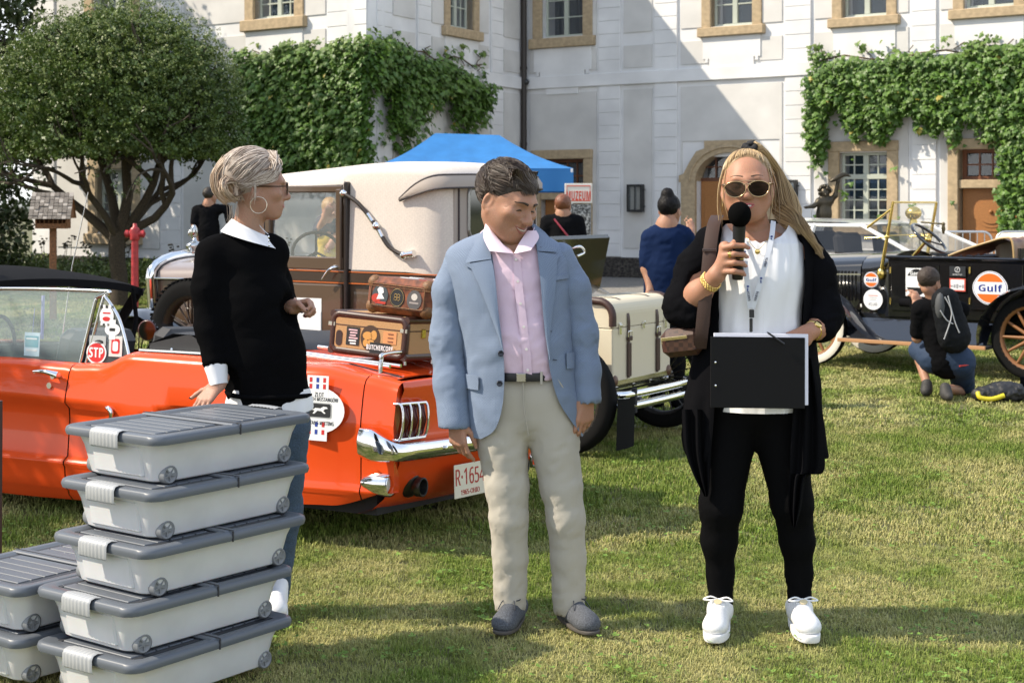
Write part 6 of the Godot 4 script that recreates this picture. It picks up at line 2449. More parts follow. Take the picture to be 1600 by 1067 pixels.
	po.position=fig_base+at_fig(1213,528,0.2)
	# lanyard with printed words
	var lan:=thing("lanyard","white printed event lanyard round the speaker's neck","lanyard",fig_base+at_fig(1178,528,0.16))
	var lo:=at_fig(1178,528,0.16)
	var ribbon:=paint(0.62,0.64,0.68,0.6)
	var blue:=paint(0.02,0.05,0.22,0.6)
	for q in [[[at_fig(1209,345,0.05),at_fig(1206,372,0.105),at_fig(1197,410,0.15),at_fig(1186,450,0.163),at_fig(1176,482,0.16)],1],[[at_fig(1163,372,0.09),at_fig(1165,410,0.15),at_fig(1169,450,0.162),at_fig(1173,482,0.158)],0]]:
		var sp:=smooth(q[0],6)
		m=MB.new()
		var ra:=[]; var rb:=[]
		var l:=PackedVector3Array(); var r:=PackedVector3Array()
		var rows:=[]
		for k in sp.size():
			var dd:Vector3=(sp[mini(k+1,sp.size()-1)]-sp[maxi(k-1,0)]).normalized()
			var sd:=dd.cross(v3(0,0,1)).normalized()*0.0095
			rows.append(PackedVector3Array([sp[k]-sd-lo,sp[k]+sd-lo]))
		m.patch(rows,false,false,false)
		var back:=[]
		for row in rows:back.append(PackedVector3Array([row[1]-v3(0,0,0.0015),row[0]-v3(0,0,0.0015)]))
		m.patch(back,false,false,false)
		var rib:=obj("ribbon",m,ribbon,lan)
		for tpos in ([0.52,0.86] if q[1] == 1 else [0.8]):
			var k:=int(tpos*(sp.size()-1))
			var dd:Vector3=(sp[k+1]-sp[k]).normalized()
			var xx:=-dd
			var tt:=letters("VARTA",0.0085,"Droid Sans",700,0.001)
			var lm:=obj("lettering",tt,paint(0.03,0.04,0.08,0.6),rib)
			var zz:=v3(0,0,1)
			zz=(zz-xx*zz.dot(xx)).normalized()
			lm.transform=Transform3D(Basis(xx,zz.cross(xx),zz),sp[k]-lo+zz*0.003)
		for tpos in [0.25,0.68]:
			var k:=int(tpos*(sp.size()-1))
			m=MB.new()
			m.plate(rect(0.008,0.007,0.002),0.001,Transform3D(Basis.IDENTITY,sp[k]-lo+v3(0,0.006,0.0025)))
			m.plate(rect(0.004,0.012,0.001),0.001,Transform3D(Basis.IDENTITY,sp[k]-lo+v3(-0.001,-0.006,0.0025)))
			obj("printed_emblem",m,blue,rib)
	m=MB.new()
	m.box(Vector3(0.018,0.03,0.006),tf(at_fig(1175,490,0.163)-lo),0.002)
	m.box(Vector3(0.012,0.05,0.005),tf(at_fig(1174,508,0.163)-lo),0.002)
	obj("buckle",m,paint(0.015,0.015,0.016,0.4),lan)
	m=MB.new()
	for k in 9:
		m.tube(smooth([v3(-0.04+k*0.01,-0.002*(k % 2),0.004),v3(-0.036+k*0.01,0.012,0.008),v3(-0.03+k*0.01,-0.004,0.006)],4),0.003,5)
	obj("clip",m,CHROME,lan)
	# check bag on a broad strap
	var bag:=thing("shoulder_bag","small brown check shoulder bag hanging at the speaker's right hip","bag",fig_base+at_fig(1066,562,0.05),0.0)
	var bo:=at_fig(1066,562,0.05)
	m=MB.new()
	var ck:=StandardMaterial3D.new()
	var im:=Image.create(64,64,false,Image.FORMAT_RGB8)
	for y in 64:
		for x in 64:
			var on:=(x/32+y/32) % 2 == 0
			var k:=0.93+0.07*float((x+y) % 2)
			im.set_pixel(x,y,Color(0.32*k,0.21*k,0.16*k) if on else Color(0.21*k,0.13*k,0.10*k))
	ck.albedo_texture=ImageTexture.create_from_image(im)
	ck.uv1_triplanar=true; ck.uv1_scale=Vector3.ONE*30.0; ck.roughness=0.45
	var bx:=Transform3D(head_basis(-0.35,0.1,0.14),v3(0.002,0.067,0.0))
	m.box(Vector3(0.155,0.105,0.075),bx,0.024)
	obj("pouch",m,ck,bag)
	m=MB.new()
	m.box(Vector3(0.10,0.012,0.003),bx*tf(v3(-0.02,0.022,0.0385)),0.001)
	m.box(Vector3(0.004,0.02,0.004),bx*tf(v3(-0.068,0.014,0.04)),0.001)
	obj("zip",m,paint(0.75,0.62,0.36,0.25,1.0),bag)
	m=MB.new()
	m.tube(smooth([bx*v3(0.06,-0.03,-0.02),bx*v3(0.10,0.06,-0.02),at_fig(1103,470,0.10)-bo,at_fig(1105,455,0.11)-bo],5),0.012,6)
	obj("strap_end",m,paint(0.045,0.022,0.015,0.6),bag)
	m=MB.new()
	var st:=smooth([at_fig(1122,336,-0.03),at_fig(1116,350,0.055),at_fig(1111,380,0.108),at_fig(1107,420,0.135),at_fig(1102,470,0.14),at_fig(1097,520,0.13),at_fig(1094,545,0.10)],6)
	var r1:=[]; var r2:=[]
	for k in st.size():
		r1.append(PackedVector3Array([st[k]+v3(-0.024,0,-0.006)-bo,st[k]+v3(0,0,0.003)-bo,st[k]+v3(0.024,0,0.0)-bo]))
		r2.append(PackedVector3Array([st[k]+v3(-0.024,0,-0.011)-bo,st[k]+v3(0,0,-0.002)-bo,st[k]+v3(0.024,0,-0.005)-bo]))
	m.patch(r1,false,false,false); m.patch(r2,false,false,true)
	obj("strap",m,paint(0.045,0.022,0.015,0.7,0,{"bump":["weave",0.4,20.0]}),bag)
	m=MB.new()
	m.box(Vector3(0.052,0.012,0.008),tf(at_fig(1109,391,0.122)-bo),0.002)
	obj("strap_slider",m,paint(0.05,0.03,0.025,0.3),bag)

func build_blonde() -> void:
	fig_d=5.95
	fig_base=px(400,962,fig_d); fig_base.y=0
	var o:=thing("person","ash-blonde woman in a black sweater seen from behind, hand resting on the stacked boxes","person",fig_base)
	var sk:=skin(0.44,0.24,0.165)
	var hc:=at_fig(402,290,0.0)
	var hb:=head_basis(1.78,0.06,0.04).scaled_local(Vector3.ONE*1.05)
	var hx:=Transform3D(hb,hc)
	var body:=MB.new()
	var s:=Sdf.new()
	s.cap(at_fig(385,372,-0.02),hx*v3(0,-0.06,-0.02),0.062,0.052,0.03)
	s.cap(at_fig(345,395,0.02),at_fig(425,395,-0.05),0.06,0.06,0.05)
	s.cap(at_fig(385,420,-0.01),at_fig(402,600,-0.02),0.10,0.10,0.06,Vector3.BACK,0.8)
	s.chain([at_fig(335,405,0.04),at_fig(326,490,0.07),at_fig(338,580,0.10)],[0.04,0.036,0.026],0.03)
	s.chain([at_fig(420,405,-0.10),at_fig(444,475,-0.13),at_fig(458,480,-0.02)],[0.05,0.042,0.03],0.03)
	s.chain([at_fig(405,640,-0.03),at_fig(403,790,-0.02),at_fig(404,940,-0.06)],[0.09,0.05,0.03],0.03)
	s.chain([at_fig(430,640,-0.05),at_fig(438,790,-0.08),at_fig(430,940,-0.12)],[0.09,0.05,0.03],0.03)
	s.mesh(body,0.02)
	var h:=Sdf.new()
	head_shape(h,{"w":0.97,"jaw":0.9,"nose":0.85})
	h.cap(v3(0,-0.05,-0.02),hx.affine_inverse()*at_fig(388,372,-0.02),0.046,0.055,0.03)
	h.mesh(body,0.0042,hx)
	var ha:=Sdf.new()
	var w1:=at_fig(341,600,0.112)
	var l1:=hand_shape(ha,w1,v3(-0.5,-0.62,0.45),v3(-0.3,0.6,0.7),1.0,[[0.35,0.35,0.2],[0.15,0.25,0.2],[0.2,0.25,0.2],[0.2,0.3,0.2]],[0.6,0.8,0.1,0.8,0.5,0.15],0.9)
	ha.cap(at_fig(339,580,0.10),w1,0.029,0.025,0.02)
	ha.mesh(body,0.0042)
	ha=Sdf.new()
	var w3:=at_fig(457,480,-0.03)
	var l3:=hand_shape(ha,w3,v3(0.75,0.12,0.3),v3(0.3,0.75,-0.5),1.0,[[1.0,1.3,0.8],[1.0,1.35,0.8],[1.05,1.4,0.8],[1.1,1.4,0.8]],[0.7,0.55,0.3,0.8,-0.2,0.7],0.9)
	ha.cap(at_fig(452,474,-0.09),w3,0.033,0.026,0.02)
	ha.mesh(body,0.0042)
	obj("body",body,sk,o)
	var m:=MB.new()
	nails(m,l1,0.95); nails(m,l3,0.95)
	obj("dark_fingernails",m,paint(0.02,0.006,0.015,0.15),o)
	var f:=MB.new()
	m=MB.new()
	lips(f,h,0.0,0.0)
	m.add(f,hx)
	obj("lips",m,paint(0.40,0.15,0.14,0.4),o)
	# glasses, hoop
	m=MB.new(); f=MB.new()
	for x in [-1.0,1.0]:
		var ring:=[]
		for k in 18:ring.append(v3(x*0.035+cos(TAU*k/18)*0.026,-0.004+sin(TAU*k/18)*0.022,0.108-0.12*pow(x*0.035+cos(TAU*k/18)*0.026,2)*12.0*0.3))
		f.tube(ring,0.0022,6,false,true)
		f.tube([v3(x*0.061,0.006,0.098),v3(x*0.078,0.004,0.07),v3(x*0.084,0.0,-0.01)],0.0024,6)
	f.tube([v3(-0.01,0.0,0.109),v3(0.01,0.0,0.109)],0.002,6)
	m.add(f,hx)
	obj("glasses",m,paint(0.05,0.03,0.02,0.25,0.4),o)
	m=MB.new(); f=MB.new()
	var hp:=[]
	for k in 24:hp.append(v3(-0.085,-0.068+cos(TAU*k/24)*0.03,0.004+sin(TAU*k/24)*0.03))
	f.tube(hp,0.0014,5,false,true)
	m.add(f,hx)
	obj("hoop_earring",m,paint(0.75,0.68,0.58,0.2,1.0),o)
	# hair: volume swept back into a low braided knot
	var tint:=func(t:float) -> Color:
		if t > 0.6:return Color(0.54,0.46,0.39)
		if t > 0.25:return Color(0.38,0.305,0.25)
		return Color(0.17,0.12,0.085)
	var hs:=Sdf.new()
	hs.ell(v3(0,0.045,-0.03),v3(0.090,0.094,0.110),0.01)
	hs.ell(v3(0,0.004,-0.10),v3(0.060,0.065,0.045),0.04)
	hs.ell(v3(0,-0.045,0.085),v3(0.095,0.115,0.098),0.012,Basis.IDENTITY,true)
	for x in [-1.0,1.0]:hs.ell(v3(x*0.09,-0.035,0.01),v3(0.03,0.05,0.04),0.01,Basis.IDENTITY,true)
	hs.ell(v3(0,-0.155,-0.02),v3(0.13,0.10,0.10),0.012,Basis.IDENTITY,true)
	f=MB.new()
	hs.mesh(f,0.0045)
	m=MB.new(); m.add(f,hx)
	var hair:=obj("hair",m,paint(0.33,0.265,0.21,0.5),o)
	f=MB.new()
	var keep:=func(p:Vector3) -> bool:
		if p.z > 0.03 and p.y < 0.058:return false
		if absf(p.x) > 0.055 and p.z > -0.035 and p.y < 0.014:return false
		return p.y > -0.07
	locks(f,v3(0,0.045,-0.03),v3(0.092,0.096,0.112),v3(0.15,0.55,0.8),1500,0.7,1.3,0.15,0.0017,keep,tint,9,0.045,0.15,1.7,0.05)
	var rg:=RandomNumberGenerator.new(); rg.seed=33
	# side sweep over the temple
	for x in [-1.0,1.0]:
		for k in 220:
			f.col=tint.call(rg.randf())
			var t:=rg.randf()
			var a:=v3(x*lerpf(0.01,0.06,t),0.135-0.03*t,0.04+rg.randfn(0,0.012))
			var b:=v3(x*(0.078+0.01*rg.randf()),0.075+rg.randfn(0,0.008),0.062+rg.randfn(0,0.008))
			var c:=v3(x*0.092,0.036+rg.randfn(0,0.008),0.035+rg.randfn(0,0.01))
			var e:=v3(x*0.088,0.012+rg.randfn(0,0.010),-0.05+rg.randfn(0,0.012))
			f.tube(smooth([a,b,c,e],3),[0.001,0.0015,0.0017,0.0018,0.0018,0.0018,0.0017,0.0015,0.001,0.0004],4,false)
	# knot: twisted strands
	var kc:=v3(-0.066,-0.018,-0.092)
	for st in 7:
		var a0:=st*TAU/7.0
		for k in 34:
			f.col=tint.call(rg.randf()*0.85)*Color(1.0,0.9,0.76)
			var e:=v3(rg.randfn(0,0.006),rg.randfn(0,0.006),rg.randfn(0,0.006))
			var pts:=[]
			for j in 7:
				var q:=j/6.0
				var an:=a0+q*2.6
				var rr:=0.034-0.010*sin(q*PI)
				pts.append(kc+v3(cos(an)*0.030*1.0-0.02,sin(an)*rr*1.15,cos(an+0.6)*rr)+e+v3(-0.012*sin(q*PI),0,-0.014*sin(q*PI)))
			f.tube(pts,[0.001,0.0026,0.003,0.003,0.003,0.0024,0.0008],4,false)
	# outer roll behind
	for k in 260:
		f.col=tint.call(rg.randf())*Color(1.05,0.95,0.8)
		var e:=v3(rg.randfn(0,0.018),rg.randfn(0,0.006),rg.randfn(0,0.005))
		f.tube(smooth([v3(0,0.085,-0.125)+e,v3(-0.01,0.03,-0.155)+e,v3(-0.02,-0.03,-0.145)+e,v3(-0.035,-0.065,-0.11)+e],3),[0.0008,0.0015,0.0018,0.002,0.002,0.002,0.0018,0.0015,0.001,0.0004],4,false)
	# loose wisps at nape and ear
	for k in 34:
		f.col=tint.call(0.5+rg.randf()*0.5)
		var x:=-0.085+rg.randfn(0,0.004)
		var a:=v3(x,0.02,-0.02+rg.randfn(0,0.006)) if k < 16 else v3(-0.05+rg.randfn(0,0.02),-0.075,-0.085+rg.randfn(0,0.01))
		f.tube(smooth([a,a+v3(-0.004,-0.03,0.004),a+v3(rg.randfn(0,0.008),-0.06-0.03*rg.randf(),rg.randfn(0,0.01))],3),[0.0009,0.0009,0.0008,0.0008,0.0006,0.0005,0.0002],3,false)
	f.col=Color.WHITE
	m=MB.new(); m.add(f,hx)
	obj("hair_locks",m,paint(1,1,1,0.36,0,{"vc":1}),hair)
	# --- sweater
	var wool:=paint(0.004,0.004,0.0045,0.9,0,{"spec":0.1,"bump":["knit",0.2,20.0]})
	var t:=Sdf.new()
	t.cap(at_fig(342,398,0.02),at_fig(420,396,-0.06),0.078,0.078,0.07)
	t.chain([at_fig(382,420,-0.02),at_fig(392,480,-0.02),at_fig(407,550,-0.025),at_fig(419,618,-0.03)],[0.135,0.155,0.160,0.156],0.05,Vector3.BACK,0.9)
	t.chain([at_fig(330,398,0.045),at_fig(325,450,0.065),at_fig(328,510,0.075),at_fig(336,562,0.095)],[0.060,0.060,0.055,0.052],0.03)
	t.chain([at_fig(420,396,-0.09),at_fig(434,445,-0.14),at_fig(448,482,-0.10)],[0.058,0.052,0.046],0.03)
	var hem:=(at_fig(402,660,-0.02))
	t.ell(at_fig(418,700,-0.02),v3(0.34,0.155,0.34),0.01,Basis(Vector3.BACK,0.05),true)
	var cd:=(at_fig(341,600,0.112)-at_fig(336,562,0.095)).normalized()
	t.cap(at_fig(336,562,0.095)+cd*0.1,at_fig(336,562,0.095)+cd*0.2,0.085,0.085,0.004,Vector3.ZERO,1.0,true)
	var cd2:=(at_fig(464,481,-0.03)-at_fig(458,480,-0.10)).normalized()
	t.cap(at_fig(461,481,-0.07)+cd2*0.1,at_fig(461,481,-0.07)+cd2*0.15,0.085,0.085,0.004,Vector3.ZERO,1.0,true)
	m=MB.new()
	t.mesh(m,0.0135)
	folds(m,0.0035,v3(5,9,5),81)
	var sw:=obj("sweater",m,wool,o)
	m=MB.new()
	var hemp:=[]
	# hem band
	for k in 40:
		var a:=TAU*k/40.0
		hemp.append(at_fig(419,614,-0.03)+v3(cos(a)*0.160,0.004*sin(a*2.0)-0.008*cos(a),sin(a)*0.146))
	m.tube(hemp,0.010,6,false,true)
	obj("hem_band",m,wool,sw)
	# --- white shirt: collar, cuff, tail
	var shirt:=paint(0.78,0.78,0.80,0.8,0)
	m=MB.new()
	var rows:=[]
	for row in [[0.0,0.064,0.0],[-0.022,0.082,0.4],[-0.05,0.106,1.0]]:
		var r:=PackedVector3Array()
		for k in 41:
			var a:=lerpf(-0.5,TAU-1.05,k/40.0)
			var fr:=exp(-pow((a+0.5)/0.5,2))+exp(-pow((a-TAU+1.05)/0.5,2))
			r.append(at_fig(387,354,-0.01)+v3(cos(a)*row[1]*1.05+0.006,row[0]*(1.0+0.6*fr)-cos(a)*0.034,sin(a)*row[1]*0.95))
		rows.append(r)
	m.patch(rows)
	obj("shirt_collar",m,shirt,o)
	m=MB.new()
	var cpts:=[]
	var crad:=[]
	for k in 5:
		cpts.append(at_fig(336,566,0.097).lerp(at_fig(341.5,601,0.113),k/4.0)); crad.append(0.047-0.003*k)
	m.tube(cpts,crad,24,false)
	folds(m,0.002,v3(20,30,20),82)
	obj("shirt_cuff",m,shirt,o)
	m=MB.new()
	rows=[]
	for row in [[606,0.146,0.0],[626,0.158,0.35],[643,0.16,1.0]]:
		var r:=PackedVector3Array()
		for k in 61:
			var a:=TAU*k/60.0
			r.append(at_fig(420,row[0],-0.03)+v3(cos(a)*(row[1]+0.012),-0.012*row[2]*sin(a*2.0+0.5)+0.02*row[2]*cos(a),sin(a)*row[1]*0.84+0.006*sin(a*13.0)*row[2]))
		rows.append(r)
	m.patch(rows,false,false,false)
	obj("shirt_tail",m,shirt,o)
	m=MB.new()
	m.tube(smooth([at_fig(405,352,0.06),at_fig(414,362,0.075),at_fig(419,366,0.08)],3),0.0012,4)
	m.ball(at_fig(419,370,0.085),Vector3(0.004,0.006,0.004),8)
	m.ball(at_fig(419.5,376,0.087),Vector3(0.003,0.006,0.003),8)
	m.ball(at_fig(420,383,0.09),Vector3(0.005,0.005,0.005),8)
	obj("pendant",m,paint(0.85,0.85,0.87,0.1,1.0),o)
	# --- jeans and shoes, mostly behind the boxes
	var j:=Sdf.new()
	j.cap(at_fig(400,645,-0.02),at_fig(435,645,-0.05),0.11,0.11,0.06)
	j.chain([at_fig(400,670,-0.02),at_fig(402,800,-0.02),at_fig(404,935,-0.06)],[0.115,0.078,0.05],0.04)
	j.chain([at_fig(438,670,-0.05),at_fig(438,800,-0.08),at_fig(430,930,-0.12)],[0.112,0.076,0.05],0.04)
	m=MB.new()
	j.mesh(m,0.012)
	folds(m,0.005,v3(7,14,7),83)
	obj("jeans",m,paint(0.06,0.10,0.16,0.85,0,{"tone":["fine",0.7,4.0]}),o)
	for q in [[388,415,-0.05,0.16],[424,436,-0.14,0.1]]:
		var heel:=at_fig(q[0],0); heel.y=0; heel.z=q[2]
		var toe:=at_fig(q[1],0); toe.y=0; toe.z=q[3]
		toe=heel+(toe-heel).normalized()*0.26
		var sh:=Sdf.new()
		shoe_shape(sh,heel+v3(0,0.01,0),toe+v3(0,0.01,0),0.044,heel+(toe-heel)*0.25+v3(0,0.1,0),0.045)
		m=MB.new()
		sh.mesh(m,0.008)
		var sho:=obj("sneaker",m,paint(0.72,0.72,0.74,0.5),o)
		m=MB.new()
		sole(m,heel,toe,0.046,0.025)
		obj("sole",m,paint(0.72,0.72,0.72,0.6),sho)

func car_frame(p:Vector3,beta:float,roll:=0.0) -> Transform3D:
	return Transform3D(Basis(Vector3.UP,-deg_to_rad(beta))*Basis(Vector3.RIGHT,roll),p)

# local position, at depth z beside the car, of what the photo shows at (u, v)
func on_plane(f:Transform3D,u:float,v:float,z:=0.0) -> Vector3:
	var q:=on_wall(f.translated_local(v3(0,0,z)),u,v)
	return v3(q.x,q.y,z)

func car(called:String,label:String,category:String,f:Transform3D) -> Node3D:
	var o:=thing(called,label,category)
	o.transform=f
	return o

func lerp_table(t:Array,x:float) -> float:
	if x <= t[0][0]:return t[0][1]
	for k in t.size()-1:
		if x <= t[k+1][0]:
			var q:float=(x-t[k][0])/(t[k+1][0]-t[k][0])
			return lerpf(t[k][1],t[k+1][1],q*q*(3.0-2.0*q))
	return t[-1][1]

# a wheel turned about the local z axis at c; outer side towards +z
func wheel(car_node:Node3D,c:Vector3,R:float,w:float,rim_r:float,spokes:int,spoke_m:Material,spoke_r:float,wall_m:Material=null,tread:=0) -> void:
	var at:=Transform3D(Basis(Vector3.RIGHT,v3(0,0,1),v3(0,-1,0)),c)
	var m:=MB.new()
	var h:=w/2
	m.lathe([Vector2(rim_r,-h*0.7),Vector2(lerpf(rim_r,R,0.5),-h),Vector2(R-0.012,-h*0.75),Vector2(R,-h*0.35),Vector2(R,h*0.35),Vector2(R-0.012,h*0.75),Vector2(lerpf(rim_r,R,0.5),h),Vector2(rim_r,h*0.7)],40,at)
	if tread > 0:
		for k in tread:
			var an:=TAU*k/tread
			for s in [-1.0,1.0]:m.box(Vector3(0.02,0.012,w*0.42),Transform3D(Basis(Vector3(0,0,1),an),c)*tf(v3(0,R+0.002,s*w*0.22)))
	var wh:=obj("wheel",m,RUBBER,car_node)
	if wall_m:
		m=MB.new()
		m.lathe([Vector2(lerpf(rim_r,R,0.85),h*0.93),Vector2(lerpf(rim_r,R,0.5),h+0.004),Vector2(rim_r+0.004,h*0.75)],40,at)
		obj("white_wall",m,wall_m,wh)
	m=MB.new()
	m.lathe([Vector2(rim_r+0.006,-h*0.72),Vector2(rim_r-0.02,-h*0.5),Vector2(rim_r-0.025,0),Vector2(rim_r-0.02,h*0.5),Vector2(rim_r+0.006,h*0.74)],36,at)
	obj("rim",m,spoke_m,wh)
	m=MB.new()
	m.lathe([Vector2(0,h*0.9),Vector2(rim_r*0.16,h*0.85),Vector2(rim_r*0.24,h*0.5),Vector2(rim_r*0.26,-h*0.5),Vector2(0,-h*0.5)],20,at)
	obj("hub",m,spoke_m,wh)
	var sp:=MB.new()
	sp.tube([v3(0,rim_r*0.2,0),v3(0,rim_r-0.018,0)],[spoke_r,spoke_r*0.8],6)
	var mesh:=sp.mesh()
	for k in spokes:
		var q:=obj("spoke",mesh,spoke_m,wh)
		q.transform=Transform3D(Basis(Vector3(0,0,1),TAU*k/spokes)*Basis(Vector3.RIGHT,0.05*(1 if k % 2 else -1)),c)

func sticker(parent:Node3D,f:Transform3D,poly:PackedVector2Array,m:Material,at:Vector3,ry:=0.0,called:="sticker",basis:=Basis.IDENTITY) -> MeshInstance3D:
	var b:=MB.new()
	b.plate(poly,0.0015,Transform3D(basis*Basis(Vector3.UP,ry),at))
	return obj(called,b,m,parent)

func oil_roundel(parent:Node3D,at:Vector3,r:float,bumps:bool) -> void:
	var white:=paint(0.8,0.8,0.8,0.4)
	var navy:=paint(0.012,0.03,0.22,0.4)
	var orange:=paint(0.75,0.14,0.015,0.4)
	var outline:=PackedVector2Array()
	for k in 48:
		var a:=TAU*k/48.0
		var rr:=r*(1.0+(0.055*exp(-pow(sin(a)/0.42,4)) if bumps else 0.0))
		outline.append(Vector2(cos(a)*rr,sin(a)*rr))
	var s:=sticker(parent,Transform3D(),outline,white,at)
	var o2:=PackedVector2Array()
	for p in outline:o2.append(p*0.955)
	sticker(s,Transform3D(),o2,navy,at+v3(0,0,0.001),0.0,"blue_ring")
	o2=PackedVector2Array()
	for p in outline:o2.append(p*0.92)
	sticker(s,Transform3D(),o2,white,at+v3(0,0,0.002),0.0,"white_field")
	for sg in [-1.0,1.0]:
		var seg:=PackedVector2Array()
		var y0:=r*0.36
		var a0:=asin(0.36/0.86)
		for k in 15:
			var a:=lerpf(a0,PI-a0,k/14.0)
			seg.append(Vector2(cos(a)*r*0.86,sg*sin(a)*r*0.86))
		sticker(s,Transform3D(),seg,orange,at+v3(0,0,0.003),0.0,"orange_field")
	var tx:=obj("lettering",letters("Gulf",r*0.40,"Droid Sans",700,0.002),navy,s)
	tx.transform=Transform3D(Basis.from_scale(v3(1.28,1,1)),at+v3(0,-r*0.02,0.005))

# ------------------------------------------------------------------ the orange convertible
func build_convertible() -> void:
	var f:=car_frame(v3(-0.60,0,-6.95),27,-deg_to_rad(3.6))
	var o:=car("orange_convertible","orange classic convertible with luggage rack parked behind the stacked boxes","car",f)
	var red:=paint(0.74,0.075,0.012,0.25,0,{"coat":0.5,"spec":0.3})
	var top_t:=[[-4.5,0.72],[-3.2,0.775],[-2.32,0.79],[-1.9,0.782],[-1.72,0.79],[-1.5,0.857],[-1.03,0.853],[-0.39,0.842],[-0.13,0.808],[0.03,0.785]]
	var bot_t:=[[-4.5,0.28],[-4.0,0.12],[-2.3,0.075],[-1.7,0.085],[-0.75,0.17],[-0.3,0.20],[0.03,0.28]]
	var cre_t:=[[-4.5,0.60],[-2.32,0.573],[-1.6,0.56],[0.03,0.56]]
	var fade:=func(x:float) -> float:return 1.0-smoothstep(-1.72,-1.45,x)
	var W:=1.66
	var arch:=func(x:float) -> float:
		var b:float=lerp_table(bot_t,x)
		for cx in [-1.12,-3.86]:
			var d:=absf(x-cx)
			if d < 0.35:b=maxf(b,0.25+sqrt(0.35*0.35-d*d))
		return b
	var prof:=func(x:float,side:float) -> PackedVector3Array:
		var yt:float=lerp_table(top_t,x)
		var yb:float=arch.call(x)
		var yc:float=lerp_table(cre_t,x)
		var fd:float=fade.call(x)
		var tap:float=0.05*smoothstep(-0.5,0.03,x)+0.16*smoothstep(-3.6,-4.5,x)
		var pts:=[[yt,-0.075],[yt-0.006,-0.045],[yt-0.022,-0.02],[yt-0.05,-0.006],[yt-0.11,0.004],[yc+0.05,0.014],[yc+0.015,0.016],[yc-0.012,0.012-0.03*fd],[yc-0.07,0.006-0.032*fd],[(yc+0.28)*0.5,0.002-0.026*fd],[0.31,-0.004-0.018*fd],[0.285,0.006],[0.27,0.008],[0.255,-0.004],[0.19,-0.012],[0.145,-0.022],[0.132,-0.04],[0.11,-0.045],[0.07,-0.075]]
		var r:=PackedVector3Array()
		for p in pts:
			var y:float=maxf(p[0],yb)
			var z:float=p[1]-tap
			if p[0] < yb:z=minf(z,-0.02)
			r.append(v3(x,y,z) if side > 0 else v3(x,y,-W-z))
		return r
	var run:=func(x0:float,x1:float,n:int,side:float) -> MB:
		var m:=MB.new()
		var rows:=[]
		for k in n+1:rows.append(prof.call(lerpf(x0,x1,float(k)/n),side))
		m.patch(rows,false,false,side > 0)
		return m
	for side in [1.0,-1.0]:
		obj("quarter_panel",run.call(-1.895,-0.142,60,side),red,o)
		obj("quarter_end",run.call(-0.136,0.03,8,side),red,o)
		var door:=obj("door",run.call(-2.97,-1.903,30,side),red,o)
		obj("front_fender",run.call(-4.5,-2.978,50,side),red,o)
		# door handle and lock
		var h:=on_plane(f,60,583,0.02); var he:=on_plane(f,94,588,0.02)
		var zz:=(0.03 if side > 0 else -W-0.03)
		var sg:float=side
		var m:=MB.new()
		m.tube(smooth([v3(h.x-0.03,h.y+0.008,zz),v3(h.x+0.04,h.y+0.012,zz+sg*0.02),v3(he.x-0.06,h.y+0.01,zz+sg*0.022),v3(he.x-0.015,h.y-0.004,zz)],4),[0.006,0.008,0.009,0.01,0.011,0.011,0.011,0.012,0.013,0.014,0.016,0.019,0.02],10)
		m.tube([v3(he.x-0.03,h.y-0.01,zz-sg*0.03),v3(he.x-0.03,h.y-0.01,zz+sg*0.02)],0.014,10)
		m.tube([v3(h.x-0.02,h.y+0.006,zz-sg*0.03),v3(h.x-0.02,h.y+0.006,zz+sg*0.004)],0.008,8)
		obj("door_handle",m,CHROME,door)
		m=MB.new()
		m.tube([v3(he.x-0.08,h.y-0.06,zz-sg*0.03),v3(he.x-0.08,h.y-0.06,zz-sg*0.012)],0.016,14)
		obj("door_lock",m,CHROME,door)
	# scoop trim
	var m:=MB.new()
	var sc:=on_plane(f,164,640,0.01)
	m.tube(smooth([v3(sc.x-0.015,0.573,0.0),v3(sc.x+0.028,0.57,0.016),v3(sc.x+0.045,0.545,0.016),v3(sc.x+0.03,0.50,0.008),v3(sc.x+0.012,0.44,0.0)],4),[0.004,0.008,0.011,0.013,0.014,0.014,0.014,0.013,0.013,0.012,0.011,0.01,0.009,0.008,0.007,0.006,0.004],8)
	obj("scoop_trim",m,CHROME,o)
	# deck, hood, tail
	var deck:=func(x0:float,x1:float,n:int,crown:float) -> MB:
		var d:=MB.new()
		var rows:=[]
		for k in n+1:
			var x:=lerpf(x0,x1,float(k)/n)
			var y:float=lerp_table(top_t,x)
			var tap:float=0.05*smoothstep(-0.5,0.03,x)+0.16*smoothstep(-3.6,-4.5,x)
			var row:=PackedVector3Array()
			for j in 21:
				var t:=j/20.0
				var z:=lerpf(-0.078-tap,-W+0.078+tap,t)
				row.append(v3(x,y-0.002+crown*pow(sin(PI*t),0.7),z))
			rows.append(row)
		d.patch(rows,false,false,false)
		return d
	obj("trunk_lid",deck.call(-0.98,-0.02,16,0.022),red,o)
	obj("hood",deck.call(-4.48,-3.05,16,0.06),red,o)
	m=MB.new()
	var tail:=[]
	for q in [[0.785,0.012],[0.775,0.035],[0.745,0.042],[0.70,0.024],[0.62,0.012],[0.53,0.022],[0.49,0.03],[0.41,0.03],[0.33,0.0],[0.24,-0.05],[0.19,-0.11],[0.16,-0.2]]:
		var row:=PackedVector3Array()
		for j in 25:
			var t:=j/24.0
			var z:=lerpf(-0.10,-W+0.10,t)
			row.append(v3(q[1]+0.035*sin(PI*t),q[0]+(0.018*sin(PI*t) if q[0] > 0.74 else 0.0),z))
		tail.append(row)
	m.patch(tail,false,false,false)
	for side in [1.0,-1.0]:
		var e:PackedVector3Array=prof.call(0.03,side)
		var inn:=PackedVector3Array()
		for p in e:inn.append(v3(0.012,p.y,-0.13 if side > 0 else -W+0.13))
		m.patch([e,inn],false,false,side > 0)
	obj("tail_panel",m,red,o)
	m=MB.new()
